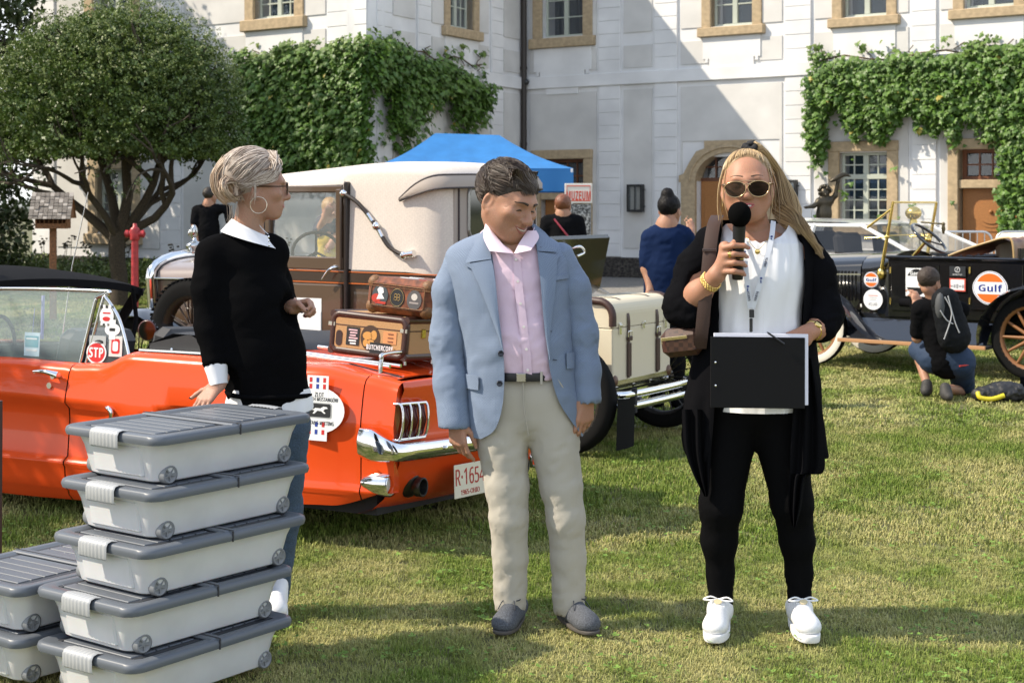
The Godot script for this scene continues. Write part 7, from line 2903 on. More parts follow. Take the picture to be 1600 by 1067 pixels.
	for k in 2:
		m.tube([v3(0.005,0.803-0.001*k,-0.14),v3(-0.3,0.852,-0.16)],0.003,4)
	obj("lid_gap",m,DARK,o)
	# tail lights: three bars each
	var ruby:=paint(0.055,0.003,0.005,0.25,0,{"spec":0.25})
	for side in [0,1]:
		var z0:=-0.045 if side == 0 else -W+0.045+0.235
		m=MB.new()
		var lightm:=MB.new()
		var a:=MB.new()
		for k in 4:
			var z:=z0-k*0.0765
			a.tube(smooth([v3(0.022,0.685,z),v3(0.062,0.68,z),v3(0.074,0.605,z),v3(0.06,0.53,z),v3(0.022,0.522,z)],4),0.0065,6)
		for y in [0.684,0.524]:a.tube([v3(0.056,y,z0),v3(0.056,y,z0-0.23)],0.0085,6)
		var tl:=obj("tail_light",a,CHROME,o)
		for k in 3:
			var z:=z0-0.038-k*0.0765
			lightm=MB.new()
			var rows:=[]
			for q in [[0.685,0.02],[0.677,0.052],[0.605,0.068],[0.535,0.052],[0.525,0.02]]:
				rows.append(PackedVector3Array([v3(q[1],q[0],z+0.033),v3(q[1]+0.004,q[0],z),v3(q[1],q[0],z-0.033)]))
			lightm.patch(rows,false,false,false)
			obj("lens",lightm,ruby,tl)
	# bumper wrapping the corners
	var bump:=[]
	var plan:=[[-0.115,0.012],[-0.07,0.020],[-0.02,0.018],[0.04,-0.01],[0.072,-0.07],[0.085,-0.17],[0.10,-0.4],[0.118,-0.83],[0.10,-W+0.4],[0.085,-W+0.17],[0.072,-W+0.07],[0.04,-W+0.01],[-0.02,-W-0.018],[-0.07,-W-0.02],[-0.115,-W-0.012]]
	var pp:=[]
	for q in plan:pp.append(Vector2(q[0],q[1]))
	pp=smooth(pp,5)
	for k in pp.size():
		var q:Vector2=pp[k]
		var t:=float(k)/(pp.size()-1)
		var e:=minf(t,1.0-t)
		var hook:=1.0-smoothstep(0.08,0.27,e)
		var yt:=0.507+0.065*hook
		var yb:=lerpf(0.428,0.44,smoothstep(0.10,0.0,e))
		var dir:=Vector2.ZERO
		dir=(pp[mini(k+1,pp.size()-1)]-pp[maxi(k-1,0)]).normalized()
		var n:=Vector2(-dir.y,dir.x)
		var row:=PackedVector3Array()
		for s in [[yt,-0.02],[yt,0.006],[yt-0.008,0.014],[lerpf(yt,yb,0.45),0.026],[yb+0.02,0.018],[yb,0.004],[yb,-0.02]]:
			row.append(v3(q.x+n.x*s[1],s[0],q.y+n.y*s[1]))
		bump.append(row)
	m=MB.new()
	m.patch(bump,false,false,true)
	var bp:=obj("rear_bumper",m,CHROME,o)
	for z in [-0.36,-W+0.36]:
		m=MB.new()
		m.ball(v3(0.128,0.47,z),Vector3(0.008,0.013,0.013),10)
		obj("bolt",m,CHROME,bp)
	# reversing lamps, exhausts
	for z in [-0.045,-W+0.12]:
		m=MB.new()
		var at:=Transform3D(Basis(v3(0,0,1),v3(1,0,0),v3(0,1,0)),v3(-0.085,0.315,z-0.03))
		m.lathe([Vector2(0.012,-0.1),Vector2(0.042,-0.04),Vector2(0.056,0.02),Vector2(0.058,0.085),Vector2(0.052,0.095)],20,at)
		var lamp:=obj("reversing_lamp",m,CHROME,o)
		m=MB.new()
		m.lathe([Vector2(0,0.098),Vector2(0.03,0.096),Vector2(0.05,0.088)],18,at)
		obj("lens",m,paint(0.55,0.55,0.5,0.1),lamp)
	for z in [-0.29,-W+0.29]:
		m=MB.new()
		var at:=Transform3D(Basis(v3(0,0,1),v3(1,0,0),v3(0,1,0)),v3(-0.10,0.285,z))
		m.lathe([Vector2(0.034,-0.1),Vector2(0.038,0.1),Vector2(0.046,0.12),Vector2(0.046,0.15),Vector2(0.036,0.15),Vector2(0.03,0.05),Vector2(0.0,0.05)],20,at)
		var ex:=obj("exhaust_tip",m,paint(0.08,0.08,0.08,0.3,0.9),o)
		m=MB.new()
		m.ball(v3(-0.03,0.315,z),Vector3(0.05,0.085,0.075),16)
		obj("surround",m,paint(0.02,0.015,0.012,0.3,0.4),ex)
	# number plate
	m=MB.new()
	var pb:=Basis(v3(0,0,-1),v3(0.0,1,0),v3(1,0,0))
	var pt:=Transform3D(pb*Basis(Vector3.RIGHT,-0.06),v3(0.112,0.295,-0.63))
	m.box(Vector3(0.31,0.16,0.004),pt,0.002)
	var plate:=obj("number_plate",m,paint(0.72,0.66,0.52,0.45),o)
	var pr:=paint(0.42,0.025,0.015,0.5)
	write("R·1654",0.078,pr,plate,pt*tf(v3(0,0.018,0.0025)),"lettering","Droid Sans",400,0.92)
	write("1965-OHIO",0.024,pr,plate,pt*tf(v3(0,-0.055,0.0025)),"lettering","Droid Sans",400,1.15)
	# wheels, underside, cabin
	for c in [v3(-1.12,0.325,-0.16),v3(-1.12,0.325,-W+0.16),v3(-3.86,0.325,-0.16),v3(-3.86,0.325,-W+0.16)]:
		wheel(o,c,0.325,0.19,0.19,5,paint(0.3,0.3,0.3,0.3,0.9),0.03)
	m=MB.new()
	m.box(Vector3(4.2,0.12,W-0.25),tf(v3(-2.2,0.22,-W/2)))
	m.box(Vector3(0.6,0.28,W-0.3),tf(v3(-0.55,0.42,-W/2)),0.06)
	obj("underbody",m,DARK,o)
	m=MB.new()
	m.box(Vector3(2.2,0.05,W-0.2),tf(v3(-2.1,0.3,-W/2)))
	for z in [-0.14,-W+0.14]:m.box(Vector3(2.1,0.45,0.04),tf(v3(-2.05,0.54,z)))
	m.box(Vector3(0.06,0.5,W-0.25),tf(v3(-1.02,0.55,-W/2)))
	obj("cabin_trim",m,paint(0.02,0.02,0.022,0.6),o)
	for q in [[-2.35,-0.45],[-2.35,-W+0.45]]:
		m=MB.new()
		m.box(Vector3(0.5,0.16,0.52),tf(v3(q[0]-0.1,0.48,q[1])),0.05)
		m.box(Vector3(0.16,0.5,0.52),tf(v3(q[0]+0.2,0.70,q[1]),0,0,-0.2),0.05)
		obj("seat",m,paint(0.018,0.018,0.02,0.5),o)
	m=MB.new()
	m.box(Vector3(0.4,0.14,1.2),tf(v3(-1.5,0.5,-W/2)),0.04)
	obj("rear_bench",m,paint(0.018,0.018,0.02,0.5),o)
	m=MB.new()
	var sw:=[]
	for k in 24:sw.append(v3(-2.85+sin(TAU*k/24)*0.06,0.80+cos(TAU*k/24)*0.19,-0.45+sin(TAU*k/24)*0.19))
	m.tube(sw,0.012,6,false,true)
	obj("steering_wheel",m,DARK,o)
	m=MB.new()
	m.box(Vector3(0.3,0.2,W-0.2),tf(v3(-3.02,0.72,-W/2)),0.03)
	obj("dashboard",m,paint(0.02,0.02,0.02,0.5),o)
	# black cover over the stowed rear curtain
	m=MB.new()
	var rows:=[]
	for q in [[-1.46,0.872],[-1.44,0.905],[-1.30,0.955],[-1.1,0.95],[-0.98,0.90],[-0.95,0.862]]:
		var row:=PackedVector3Array()
		for j in 15:
			var t:=j/14.0
			row.append(v3(q[0],q[1]+(0.012*sin(PI*t))+0.004*sin(t*20.0),lerpf(-0.085,-W+0.085,t)))
		rows.append(row)
	m.patch(rows,false,false,false)
	for z in [-0.086,-W+0.086]:
		m.quad(v3(-1.45,0.84,z),v3(-1.45,0.90,z),v3(-1.2,0.955,z),v3(-0.95,0.84,z))
	var cover:=obj("top_cover",m,paint(0.022,0.022,0.024,0.5,0,{"bump":["fine",0.4,6.0]}),o)
	m=MB.new()
	m.bar(v3(-1.5,0.866,-0.072),v3(-0.92,0.866,-0.072),0.014,0.01)
	obj("trim_strip",m,CHROME,cover)
	for x in [-1.3,-1.1]:
		m=MB.new()
		m.ball(v3(x,0.876,-0.075),Vector3(0.009,0.009,0.005),8)
		obj("snap_stud",m,CHROME,cover)
	# windows up: door glass and quarter light, chrome edged
	var zi:=-0.085
	var G:=func(u:float,v:float,lean:=0.0) -> Vector3:return on_plane(f,u,v,zi-lean)
	for side in [1.0]:
		var mir:=func(p:Vector3) -> Vector3:return p if side > 0 else v3(p.x,p.y,-W-p.z)
		var tb:Vector3=G.call(124,566); var tt:Vector3=G.call(155,464)
		var edge:=smooth([mir.call(v3(-2.95,1.135,zi)),mir.call(v3(-2.3,1.153,zi)),mir.call(v3(-1.84,1.155,zi)),mir.call(v3(-1.72,1.15,zi)),mir.call(v3(tt.x-0.012,tt.y,zi)),mir.call(v3(tt.x-0.035,tt.y-0.05,zi)),mir.call(v3(tb.x,tb.y-0.02,zi))],6)
		m=MB.new()
		m.tube(edge,0.010,6)
		var gl:=obj("window_frame",m,paint(0.75,0.75,0.76,0.15,1.0),o)
		m=MB.new()
		var poly:=PackedVector2Array()
		for p in edge:poly.append(Vector2(p.x,p.y))
		poly.append(Vector2(-2.95,tb.y-0.03))
		m.plate(poly,0.004,tf(v3(0,0,edge[0].z-0.002)))
		obj("pane",m,glass(0.10,Color(0.75,0.85,0.85)),gl)
		var qa:Vector3=G.call(134,567); var qb:Vector3=G.call(161,462); var qc:Vector3=G.call(203,566)
		var qm:Vector3=G.call(186,500)
		var tri:=smooth([mir.call(qa),mir.call(qb)],4)
		tri.append_array(smooth([mir.call(qb+v3(0.004,0.002,0)),mir.call(qm),mir.call(qc)],6))
		m=MB.new()
		m.tube(tri,0.009,6)
		var qg:=obj("quarter_light_frame",m,paint(0.75,0.75,0.76,0.15,1.0),o)
		m=MB.new()
		poly=PackedVector2Array()
		for p in tri:poly.append(Vector2(p.x,p.y))
		m.plate(poly,0.004,tf(v3(0,0,mir.call(qa).z-0.002)))
		obj("quarter_light",m,glass(0.14,Color(0.5,0.55,0.55)),qg)
	# stickers on the quarter light
	var white:=paint(0.78,0.78,0.78,0.4)
	var rd:=paint(0.55,0.02,0.02,0.4)
	var blk:=paint(0.015,0.015,0.016,0.4)
	var p:=on_plane(f,150,551,zi+0.006)
	var s:=sticker(o,f,circle(0.066,28,0.058),white,p)
	sticker(s,f,circle(0.057,28,0.049),rd,p+v3(0,0,0.001),0.0,"red_oval")
	var tx:=obj("lettering",letters("STP",0.05,"Droid Sans",700,0.002),white,s)
	tx.transform=Transform3D(Basis.from_scale(v3(0.85,1,1)) ,p+v3(0,0,0.003))
	p=on_plane(f,166,494,zi+0.006)
	s=sticker(o,f,circle(0.046,24,0.05),white,p)
	for k in 5:sticker(s,f,rect(0.016,0.014,0,Vector2(-0.036+k*0.018,0.047+0.004*(k % 2))),white if k % 2 else blk,p+v3(0,0,0.0005),0.0,"chequer")
	for k in 5:sticker(s,f,rect(0.014,0.012,0,Vector2(-0.03+k*0.015,-0.040-0.004*(k % 2))),blk if k % 2 else white,p+v3(0,0,0.001),0.0,"chequer")
	sticker(s,f,rect(0.05,0.008,0,Vector2(0,0.016)),rd,p+v3(0,0,0.001),0.0,"red_line")
	sticker(s,f,circle(0.026,12,0.012,Vector2(0,-0.014)),rd,p+v3(0,0,0.001),0.0,"red_car")
	p=on_plane(f,175,515,zi+0.007)
	s=sticker(o,f,circle(0.05,24,0.032),white,p)
	sticker(s,f,rect(0.04,0.1),white,p+v3(0,0,0.0004),0.0,"tab")
	sticker(s,f,rect(0.038,0.016,0.004),blk,p+v3(0,0,0.001),0.0,"badge")
	p=on_plane(f,180,541,zi+0.006)
	s=sticker(o,f,rect(0.086,0.105),paint(0.6,0.6,0.58,0.4),p)
	sticker(s,f,rect(0.055,0.075,0.012),rd,p+v3(0,0,0.001),0.0,"red_shield")
	sticker(s,f,rect(0.035,0.05,0.01),white,p+v3(0,0,0.002),0.0,"white_field")
	p=on_plane(f,152,532,zi+0.005)
	s=sticker(o,f,rect(0.11,0.05),paint(0.4,0.42,0.42,0.4),p)
	sticker(s,f,circle(0.03,10,0.012,Vector2(0.01,-0.008)),blk,p+v3(0,0,0.001),0.0,"dark_car")
	# show card hanging behind the door glass
	p=on_plane(f,49,538,zi-0.03)
	m=MB.new()
	m.box(Vector3(0.108,0.125,0.003),tf(p),0.001)
	var cardm:=obj("show_card",m,paint(0.55,0.70,0.78,0.5),o)
	m=MB.new()
	m.box(Vector3(0.092,0.06,0.002),tf(p+v3(0,0.015,0.0025)))
	obj("printed_field",m,paint(0.04,0.28,0.36,0.5),cardm)
	m=MB.new()
	m.box(Vector3(0.075,0.012,0.002),tf(p+v3(0,-0.03,0.0025)))
	m.box(Vector3(0.075,0.008,0.002),tf(p+v3(0,0.03,0.004)))
	obj("printed_lines",m,white,cardm)
	m=MB.new()
	m.tube([p+v3(0,0.06,0),p+v3(-0.012,0.19,-0.02)],0.0025,4)
	m.tube([p+v3(0.05,0.03,-0.02),p+v3(0.035,0.26,-0.03)],0.009,5)
	obj("cord",m,paint(0.22,0.22,0.42,0.7),cardm)
	# raised soft top without its curtains
	var cloth:=paint(0.008,0.008,0.009,0.8,0,{"spec":0.2,"bump":["fine",0.5,5.0]})
	m=MB.new()
	rows=[]
	var re:float=on_plane(f,224,443,-W+0.14).x
	for q in [[-3.15,1.215],[re-0.8,1.255],[re-0.5,1.262],[re-0.25,1.24],[re-0.06,1.205],[re,1.19]]:
		var row:=PackedVector3Array()
		for j in 17:
			var t:=j/16.0
			row.append(v3(q[0],q[1]-0.03+0.05*pow(sin(PI*t),0.6),lerpf(-0.14,-W+0.14,t)))
		rows.append(row)
	m.patch(rows,false,false,false)
	var lower:=[]
	for row in rows:
		var r2:=PackedVector3Array()
		for q in row:r2.append(q-v3(0,0.045,0))
		lower.append(r2)
	m.patch(lower,false,false,true)
	for k in rows.size()-1:
		m.quad(rows[k][0],rows[k+1][0],lower[k+1][0],lower[k][0])
		m.quad(rows[k+1][16],rows[k][16],lower[k][16],lower[k+1][16])
	for j in 16:m.quad(rows[5][j],rows[5][j+1],lower[5][j+1],lower[5][j])
	obj("soft_top",m,cloth,o)
	for side in [-1.0]:
		var zq:=-W+0.16
		var r1:Vector3=on_plane(f,220,450,zq); var r3:Vector3=on_plane(f,176,522,zq)
		m=MB.new()
		rows=[]
		for k in 5:
			var c:=r1.lerp(r3,k/4.0)
			rows.append(PackedVector3Array([c-v3(0.055,0,0),c-v3(0,0,0.012),c+v3(0.055,0,0.02)]))
		m.patch(rows,false,false,side < 0)
		m.tube([r1+v3(0.0,0,0.08),on_plane(f,212,495,zq),on_plane(f,205,545,zq)],0.014,6)
		obj("roof_bow",m,cloth,o)
	m=MB.new()
	m.quad(v3(-3.1,0.8,-0.16),v3(-3.02,1.19,-0.24),v3(-3.02,1.19,-W+0.24),v3(-3.1,0.8,-W+0.16))
	obj("windscreen",m,glass(0.08),o)
	# aerial on the far fender
	m=MB.new()
	var a0:=on_plane(f,112,416,-1.55); var a1:=on_plane(f,137,300,-1.55)
	m.tube([v3(a0.x-0.06,0.8,-1.55),a0,a1],[0.0045,0.004,0.003],5)
	obj("aerial",m,paint(0.7,0.7,0.7,0.2,1.0),o)
	# oval club plaque with flag tabs and a galloping horse
	p=on_plane(f,498,641,0.012)
	var x1:=on_plane(f,538,641,0.012).x
	var pl:=PackedVector2Array()
	var rx:=x1-p.x; var ry:=0.105
	for k in 33:
		var a:=TAU*k/32.0
		pl.append(Vector2(cos(a)*rx,sin(a)*ry))
	s=sticker(o,f,pl,white,p,0.0,"club_plaque")
	var tab:=rx*0.42
	sticker(s,f,rect(tab*2.0,0.30),white,p+v3(-0.01,0.01,0.0006),0.0,"tab")
	for yy in [0.13,0.10,-0.075,-0.11]:
		for k in 5:
			var cm:Material=[rd,white,paint(0.02,0.05,0.3,0.4),white,rd][k]
			if cm == white:continue
			sticker(s,f,rect(tab*0.26,0.022,0,Vector2(-tab*0.65+k*tab*0.32,yy)),cm,p+v3(-0.01,0.01,0.0015),0.0,"flag_stripe")
	sticker(s,f,rect(rx*1.02,0.072,0.012),paint(0.5,0.5,0.5,0.3,0.6),p+v3(0,0,0.0012),0.0,"badge_rim")
	sticker(s,f,rect(rx*0.94,0.062,0.010),blk,p+v3(0,0,0.002),0.0,"badge")
	var horse:=PackedVector2Array()
	for q in [[-0.9,0.15],[-0.55,0.1],[-0.35,0.3],[0.2,0.28],[0.5,0.55],[0.85,0.5],[0.95,0.3],[0.65,0.22],[0.5,-0.05],[0.75,-0.35],[0.6,-0.42],[0.3,-0.1],[-0.1,-0.05],[-0.45,-0.5],[-0.6,-0.45],[-0.4,-0.05],[-0.6,0.02]]:horse.append(Vector2(q[0]*rx*0.38,q[1]*0.034))
	sticker(s,f,horse,paint(0.75,0.75,0.75,0.3),p+v3(0,0,0.003),0.0,"horse")
	for q in [["ZLOT",0.072,0.02,0.0],["POLSKICH MUSTANGÓW",0.051,0.017,0.0],["MUSTANG MEETING",-0.058,0.017,0.0]]:
		var t2:=obj("lettering",letters(q[0],q[2],"Droid Sans",400,0.001),blk,s)
		t2.position=p+v3(0,q[1],0.003)
		t2.scale=v3(0.8,1,1)
	# luggage rack
	for q in [[-0.2,0.0],[-0.30,0.0],[-1.15,0.0],[-1.25,0.0],[-0.72,0.0]]:
		m=MB.new()
		m.tube([v3(-0.86,0.895,q[0]),v3(-0.10,0.845,q[0])],0.0095,8)
		obj("rack_rail",m,paint(0.78,0.78,0.78,0.12,1.0),o)
	m=MB.new()
	m.tube(smooth([v3(-0.115,0.815,-0.14),v3(-0.115,0.875,-0.145),v3(-0.115,0.905,-0.19),v3(-0.115,0.912,-0.6),v3(-0.115,0.912,-1.1),v3(-0.115,0.905,-1.47),v3(-0.115,0.875,-1.51),v3(-0.115,0.815,-1.515)],5),0.011,8)
	for z in [-0.36,-0.62,-0.9,-1.2]:m.tube([v3(-0.115,0.91,z),v3(-0.115,0.845,z)],0.008,6)
	obj("rack_bow",m,paint(0.7,0.7,0.68,0.18,1.0),o)
	add_suitcases(f)

func add_suitcases(f:Transform3D) -> void:
	var white:=paint(0.78,0.78,0.78,0.4)
	var blk:=paint(0.015,0.015,0.016,0.4)
	var rd:=paint(0.50,0.04,0.02,0.4)
	# lower: tan canvas with brown leather edges
	var w:=0.44; var h:=0.205; var d:=0.66
	var lf:=f*tf(v3(-0.315,0.88,-0.66),0.0,0,-0.055)
	var c:=car("suitcase","tan canvas suitcase with dark brown edges and stickers, lower of two on the rack","suitcase",lf)
	c.set_meta("group","suitcases on the luggage rack")
	var canvas:=paint(0.50,0.29,0.125,0.8,0,{"bump":["weave",0.4,16.0],"tone":["mid",0.85,2.0]})
	var leather:=paint(0.085,0.028,0.016,0.4,0,{"tone":["fine",0.5,5.0]})
	var m:=MB.new()
	m.box(Vector3(w,h,d),tf(v3(0,h/2,0)),0.03)
	obj("shell",m,canvas,c)
	m=MB.new()
	for z in [d/2,-d/2]:
		var ring:=[]
		for p in rect(w-0.03,h-0.03,0.03,Vector2(0,h/2),4):ring.append(v3(p.x,p.y,z-signf(z)*0.012))
		m.tube(ring,0.019,8,false,true)
	for y in [0.015,h-0.015]:
		for x in [-w/2+0.012,w/2-0.012]:m.tube([v3(x,y,-d/2),v3(x,y,d/2)],0.02,8)
	obj("leather_edge",m,leather,c)
	m=MB.new()
	m.box(Vector3(w+0.004,0.006,d+0.004),tf(v3(0,h*0.68,0)),0.002)
	obj("lid_seam",m,leather,c)
	for x in [-w/2+0.008,w/2-0.02]:
		m=MB.new()
		m.box(Vector3(0.04,0.02,0.006),tf(v3(x,h*0.68,d/2+0.002)),0.002)
		obj("clasp",m,paint(0.5,0.46,0.38,0.3,0.9),c)
	var zf:=d/2+0.001
	sticker(c,f,rect(0.036,0.075,0.017,Vector2(-0.165,0.075)),paint(0.03,0.012,0.01,0.5),v3(0,0,zf),0.0,"handle_recess")
	var s:=sticker(c,f,rect(0.075,0.088,0,Vector2(-0.085,0.09)),blk,v3(0,0,zf))
	for k in 6:sticker(s,f,rect(0.05-0.008*(k % 3),0.007,0,Vector2(-0.085+0.004*(k % 2),0.12-k*0.013)),paint(0.65,0.45,0.48,0.5) if k < 4 else white,v3(0,0,zf+0.0015),0.0,"printed_line")
	s=sticker(c,f,circle(0.055,24,0.062,Vector2(0.015,0.09)),paint(0.06,0.03,0.015,0.35),v3(0,0,zf))
	for q in [[0.0,0.10,0.028,0.02],[0.035,0.105,0.018,0.024],[0.02,0.07,0.02,0.012],[-0.01,0.065,0.014,0.018]]:sticker(s,f,circle(q[2],10,q[3],Vector2(q[0],q[1])),paint(0.55,0.28,0.07,0.4),v3(0,0,zf+0.0015),0.0,"amber_patch")
	s=sticker(c,f,rect(0.115,0.052,0,Vector2(0.075,0.045)),blk,v3(0,0,zf+0.003))
	var t:=obj("lettering",letters("BUTCHERCORE",0.019,"Droid Sans",700,0.001),white,s)
	t.transform=Transform3D(Basis.from_scale(v3(0.82,1.25,1)),v3(0.075,0.047,zf+0.006))
	s=sticker(c,f,rect(0.075,0.06,0,Vector2(0.125,0.10)),paint(0.58,0.26,0.10,0.6),v3(0,0,zf))
	for k in 3:sticker(s,f,rect(0.03,0.006,0,Vector2(0.13,0.118-0.018*k)),paint(0.2,0.07,0.03,0.5),v3(0,0,zf+0.0015),0.0,"printed_line")
	for z in [0.18,-0.18]:
		m=MB.new()
		m.box(Vector3(0.008,0.045,0.04),tf(v3(w/2+0.002,h*0.62,z)),0.003)
		obj("lock",m,BRASS,c)
	# upper: rust-brown fibre case
	var w2:=0.355; var h2:=0.175; var d2:=0.6
	var uf:=f*tf(v3(-0.20,1.085,-0.68),0.04,0,-0.075)
	c=car("suitcase","worn rust-brown suitcase with three round stickers, upper of two on the rack","suitcase",uf)
	c.set_meta("group","suitcases on the luggage rack")
	var rust:=paint(0.27,0.075,0.025,0.5,0,{"tone":["mid",0.55,2.5]})
	var worn:=paint(0.30,0.14,0.05,0.6,0,{"tone":["fine",0.5,4.0]})
	m=MB.new()
	m.box(Vector3(w2,h2,d2),tf(v3(0,h2/2,0)),0.028)
	obj("shell",m,rust,c)
	m=MB.new()
	for x in [-w2/2+0.03,w2/2-0.03]:
		for y in [0.03,h2-0.03]:m.ball(v3(x,y,d2/2-0.035),Vector3(0.037,0.037,0.037),12)
	obj("corner_cap",m,worn,c)
	m=MB.new()
	var pr:=rect(w2-0.06,h2-0.07,0.012,Vector2(0,h2/2),3)
	var ring:=[]
	for p in pr:ring.append(v3(p.x,p.y,d2/2+0.001))
	m.tube(ring,0.003,5,false,true)
	m.bar(v3(-w2/2,h2*0.74,d2/2+0.001),v3(w2/2,h2*0.74,d2/2+0.001),0.005,0.004)
	obj("stitched_edge",m,worn,c)
	zf=d2/2+0.001
	s=sticker(c,f,circle(0.044,24,0.05,Vector2(-0.095,0.085)),paint(0.06,0.07,0.075,0.4),v3(0,0,zf))
	sticker(s,f,circle(0.026,12,0.022,Vector2(-0.115,0.07)),rd,v3(0,0,zf+0.001),0.0,"red_patch")
	sticker(s,f,rect(0.06,0.012,0.004,Vector2(-0.09,0.05)),rd,v3(0,0,zf+0.001),0.0,"red_band")
	var bust:=PackedVector2Array([Vector2(-0.112,0.065),Vector2(-0.068,0.07),Vector2(-0.085,0.092),Vector2(-0.074,0.1),Vector2(-0.08,0.122),Vector2(-0.1,0.126),Vector2(-0.112,0.112),Vector2(-0.102,0.092)])
	sticker(s,f,bust,white,v3(0,0,zf+0.002),0.0,"white_bust")
	s=sticker(c,f,circle(0.041,24,0.048,Vector2(0.0,0.083)),blk,v3(0,0,zf))
	m=MB.new()
	var rg:=[]
	for p in circle(0.036,20,0.042,Vector2(0,0.083)):rg.append(v3(p.x,p.y,zf+0.002))
	m.tube(rg,0.0012,4,false,true)
	for q in [[-0.008,0.092],[0.008,0.092],[-0.008,0.077],[0.008,0.077]]:
		var lp:=[]
		for p in circle(0.008,10,0.008,Vector2(q[0],q[1])):lp.append(v3(p.x,p.y,zf+0.002))
		m.tube(lp,0.0014,4,false,true)
	obj("gold_monogram",m,paint(0.45,0.30,0.10,0.4),s)
	s=sticker(c,f,circle(0.040,24,0.048,Vector2(0.095,0.08)),paint(0.10,0.09,0.09,0.4),v3(0,0,zf))
	sticker(s,f,circle(0.017,12,0.017,Vector2(0.095,0.095)),paint(0.6,0.55,0.5,0.4),v3(0,0,zf+0.001),0.0,"pale_head")
	sticker(s,f,rect(0.05,0.008,0,Vector2(0.095,0.066)),paint(0.35,0.3,0.28,0.4),v3(0,0,zf+0.001),0.0,"band")
	for q in [[-0.05,0.1,0.05],[0.06,-0.05,0.055],[-0.02,-0.2,0.05],[0.09,0.2,0.03],[-0.09,-0.05,0.04]]:
		sticker(c,f,circle(q[2],14,q[2]*0.8),white if q[0] < 0.08 else rd,v3(q[0],h2+0.0005,q[1]),0.0,"sticker",Basis(Vector3.RIGHT,-PI/2))
	m=MB.new()
	m.box(Vector3(0.01,0.04,0.05),tf(v3(w2/2+0.002,h2*0.6,0.15)),0.003)
	obj("lock",m,paint(0.45,0.4,0.3,0.3,0.9),c)

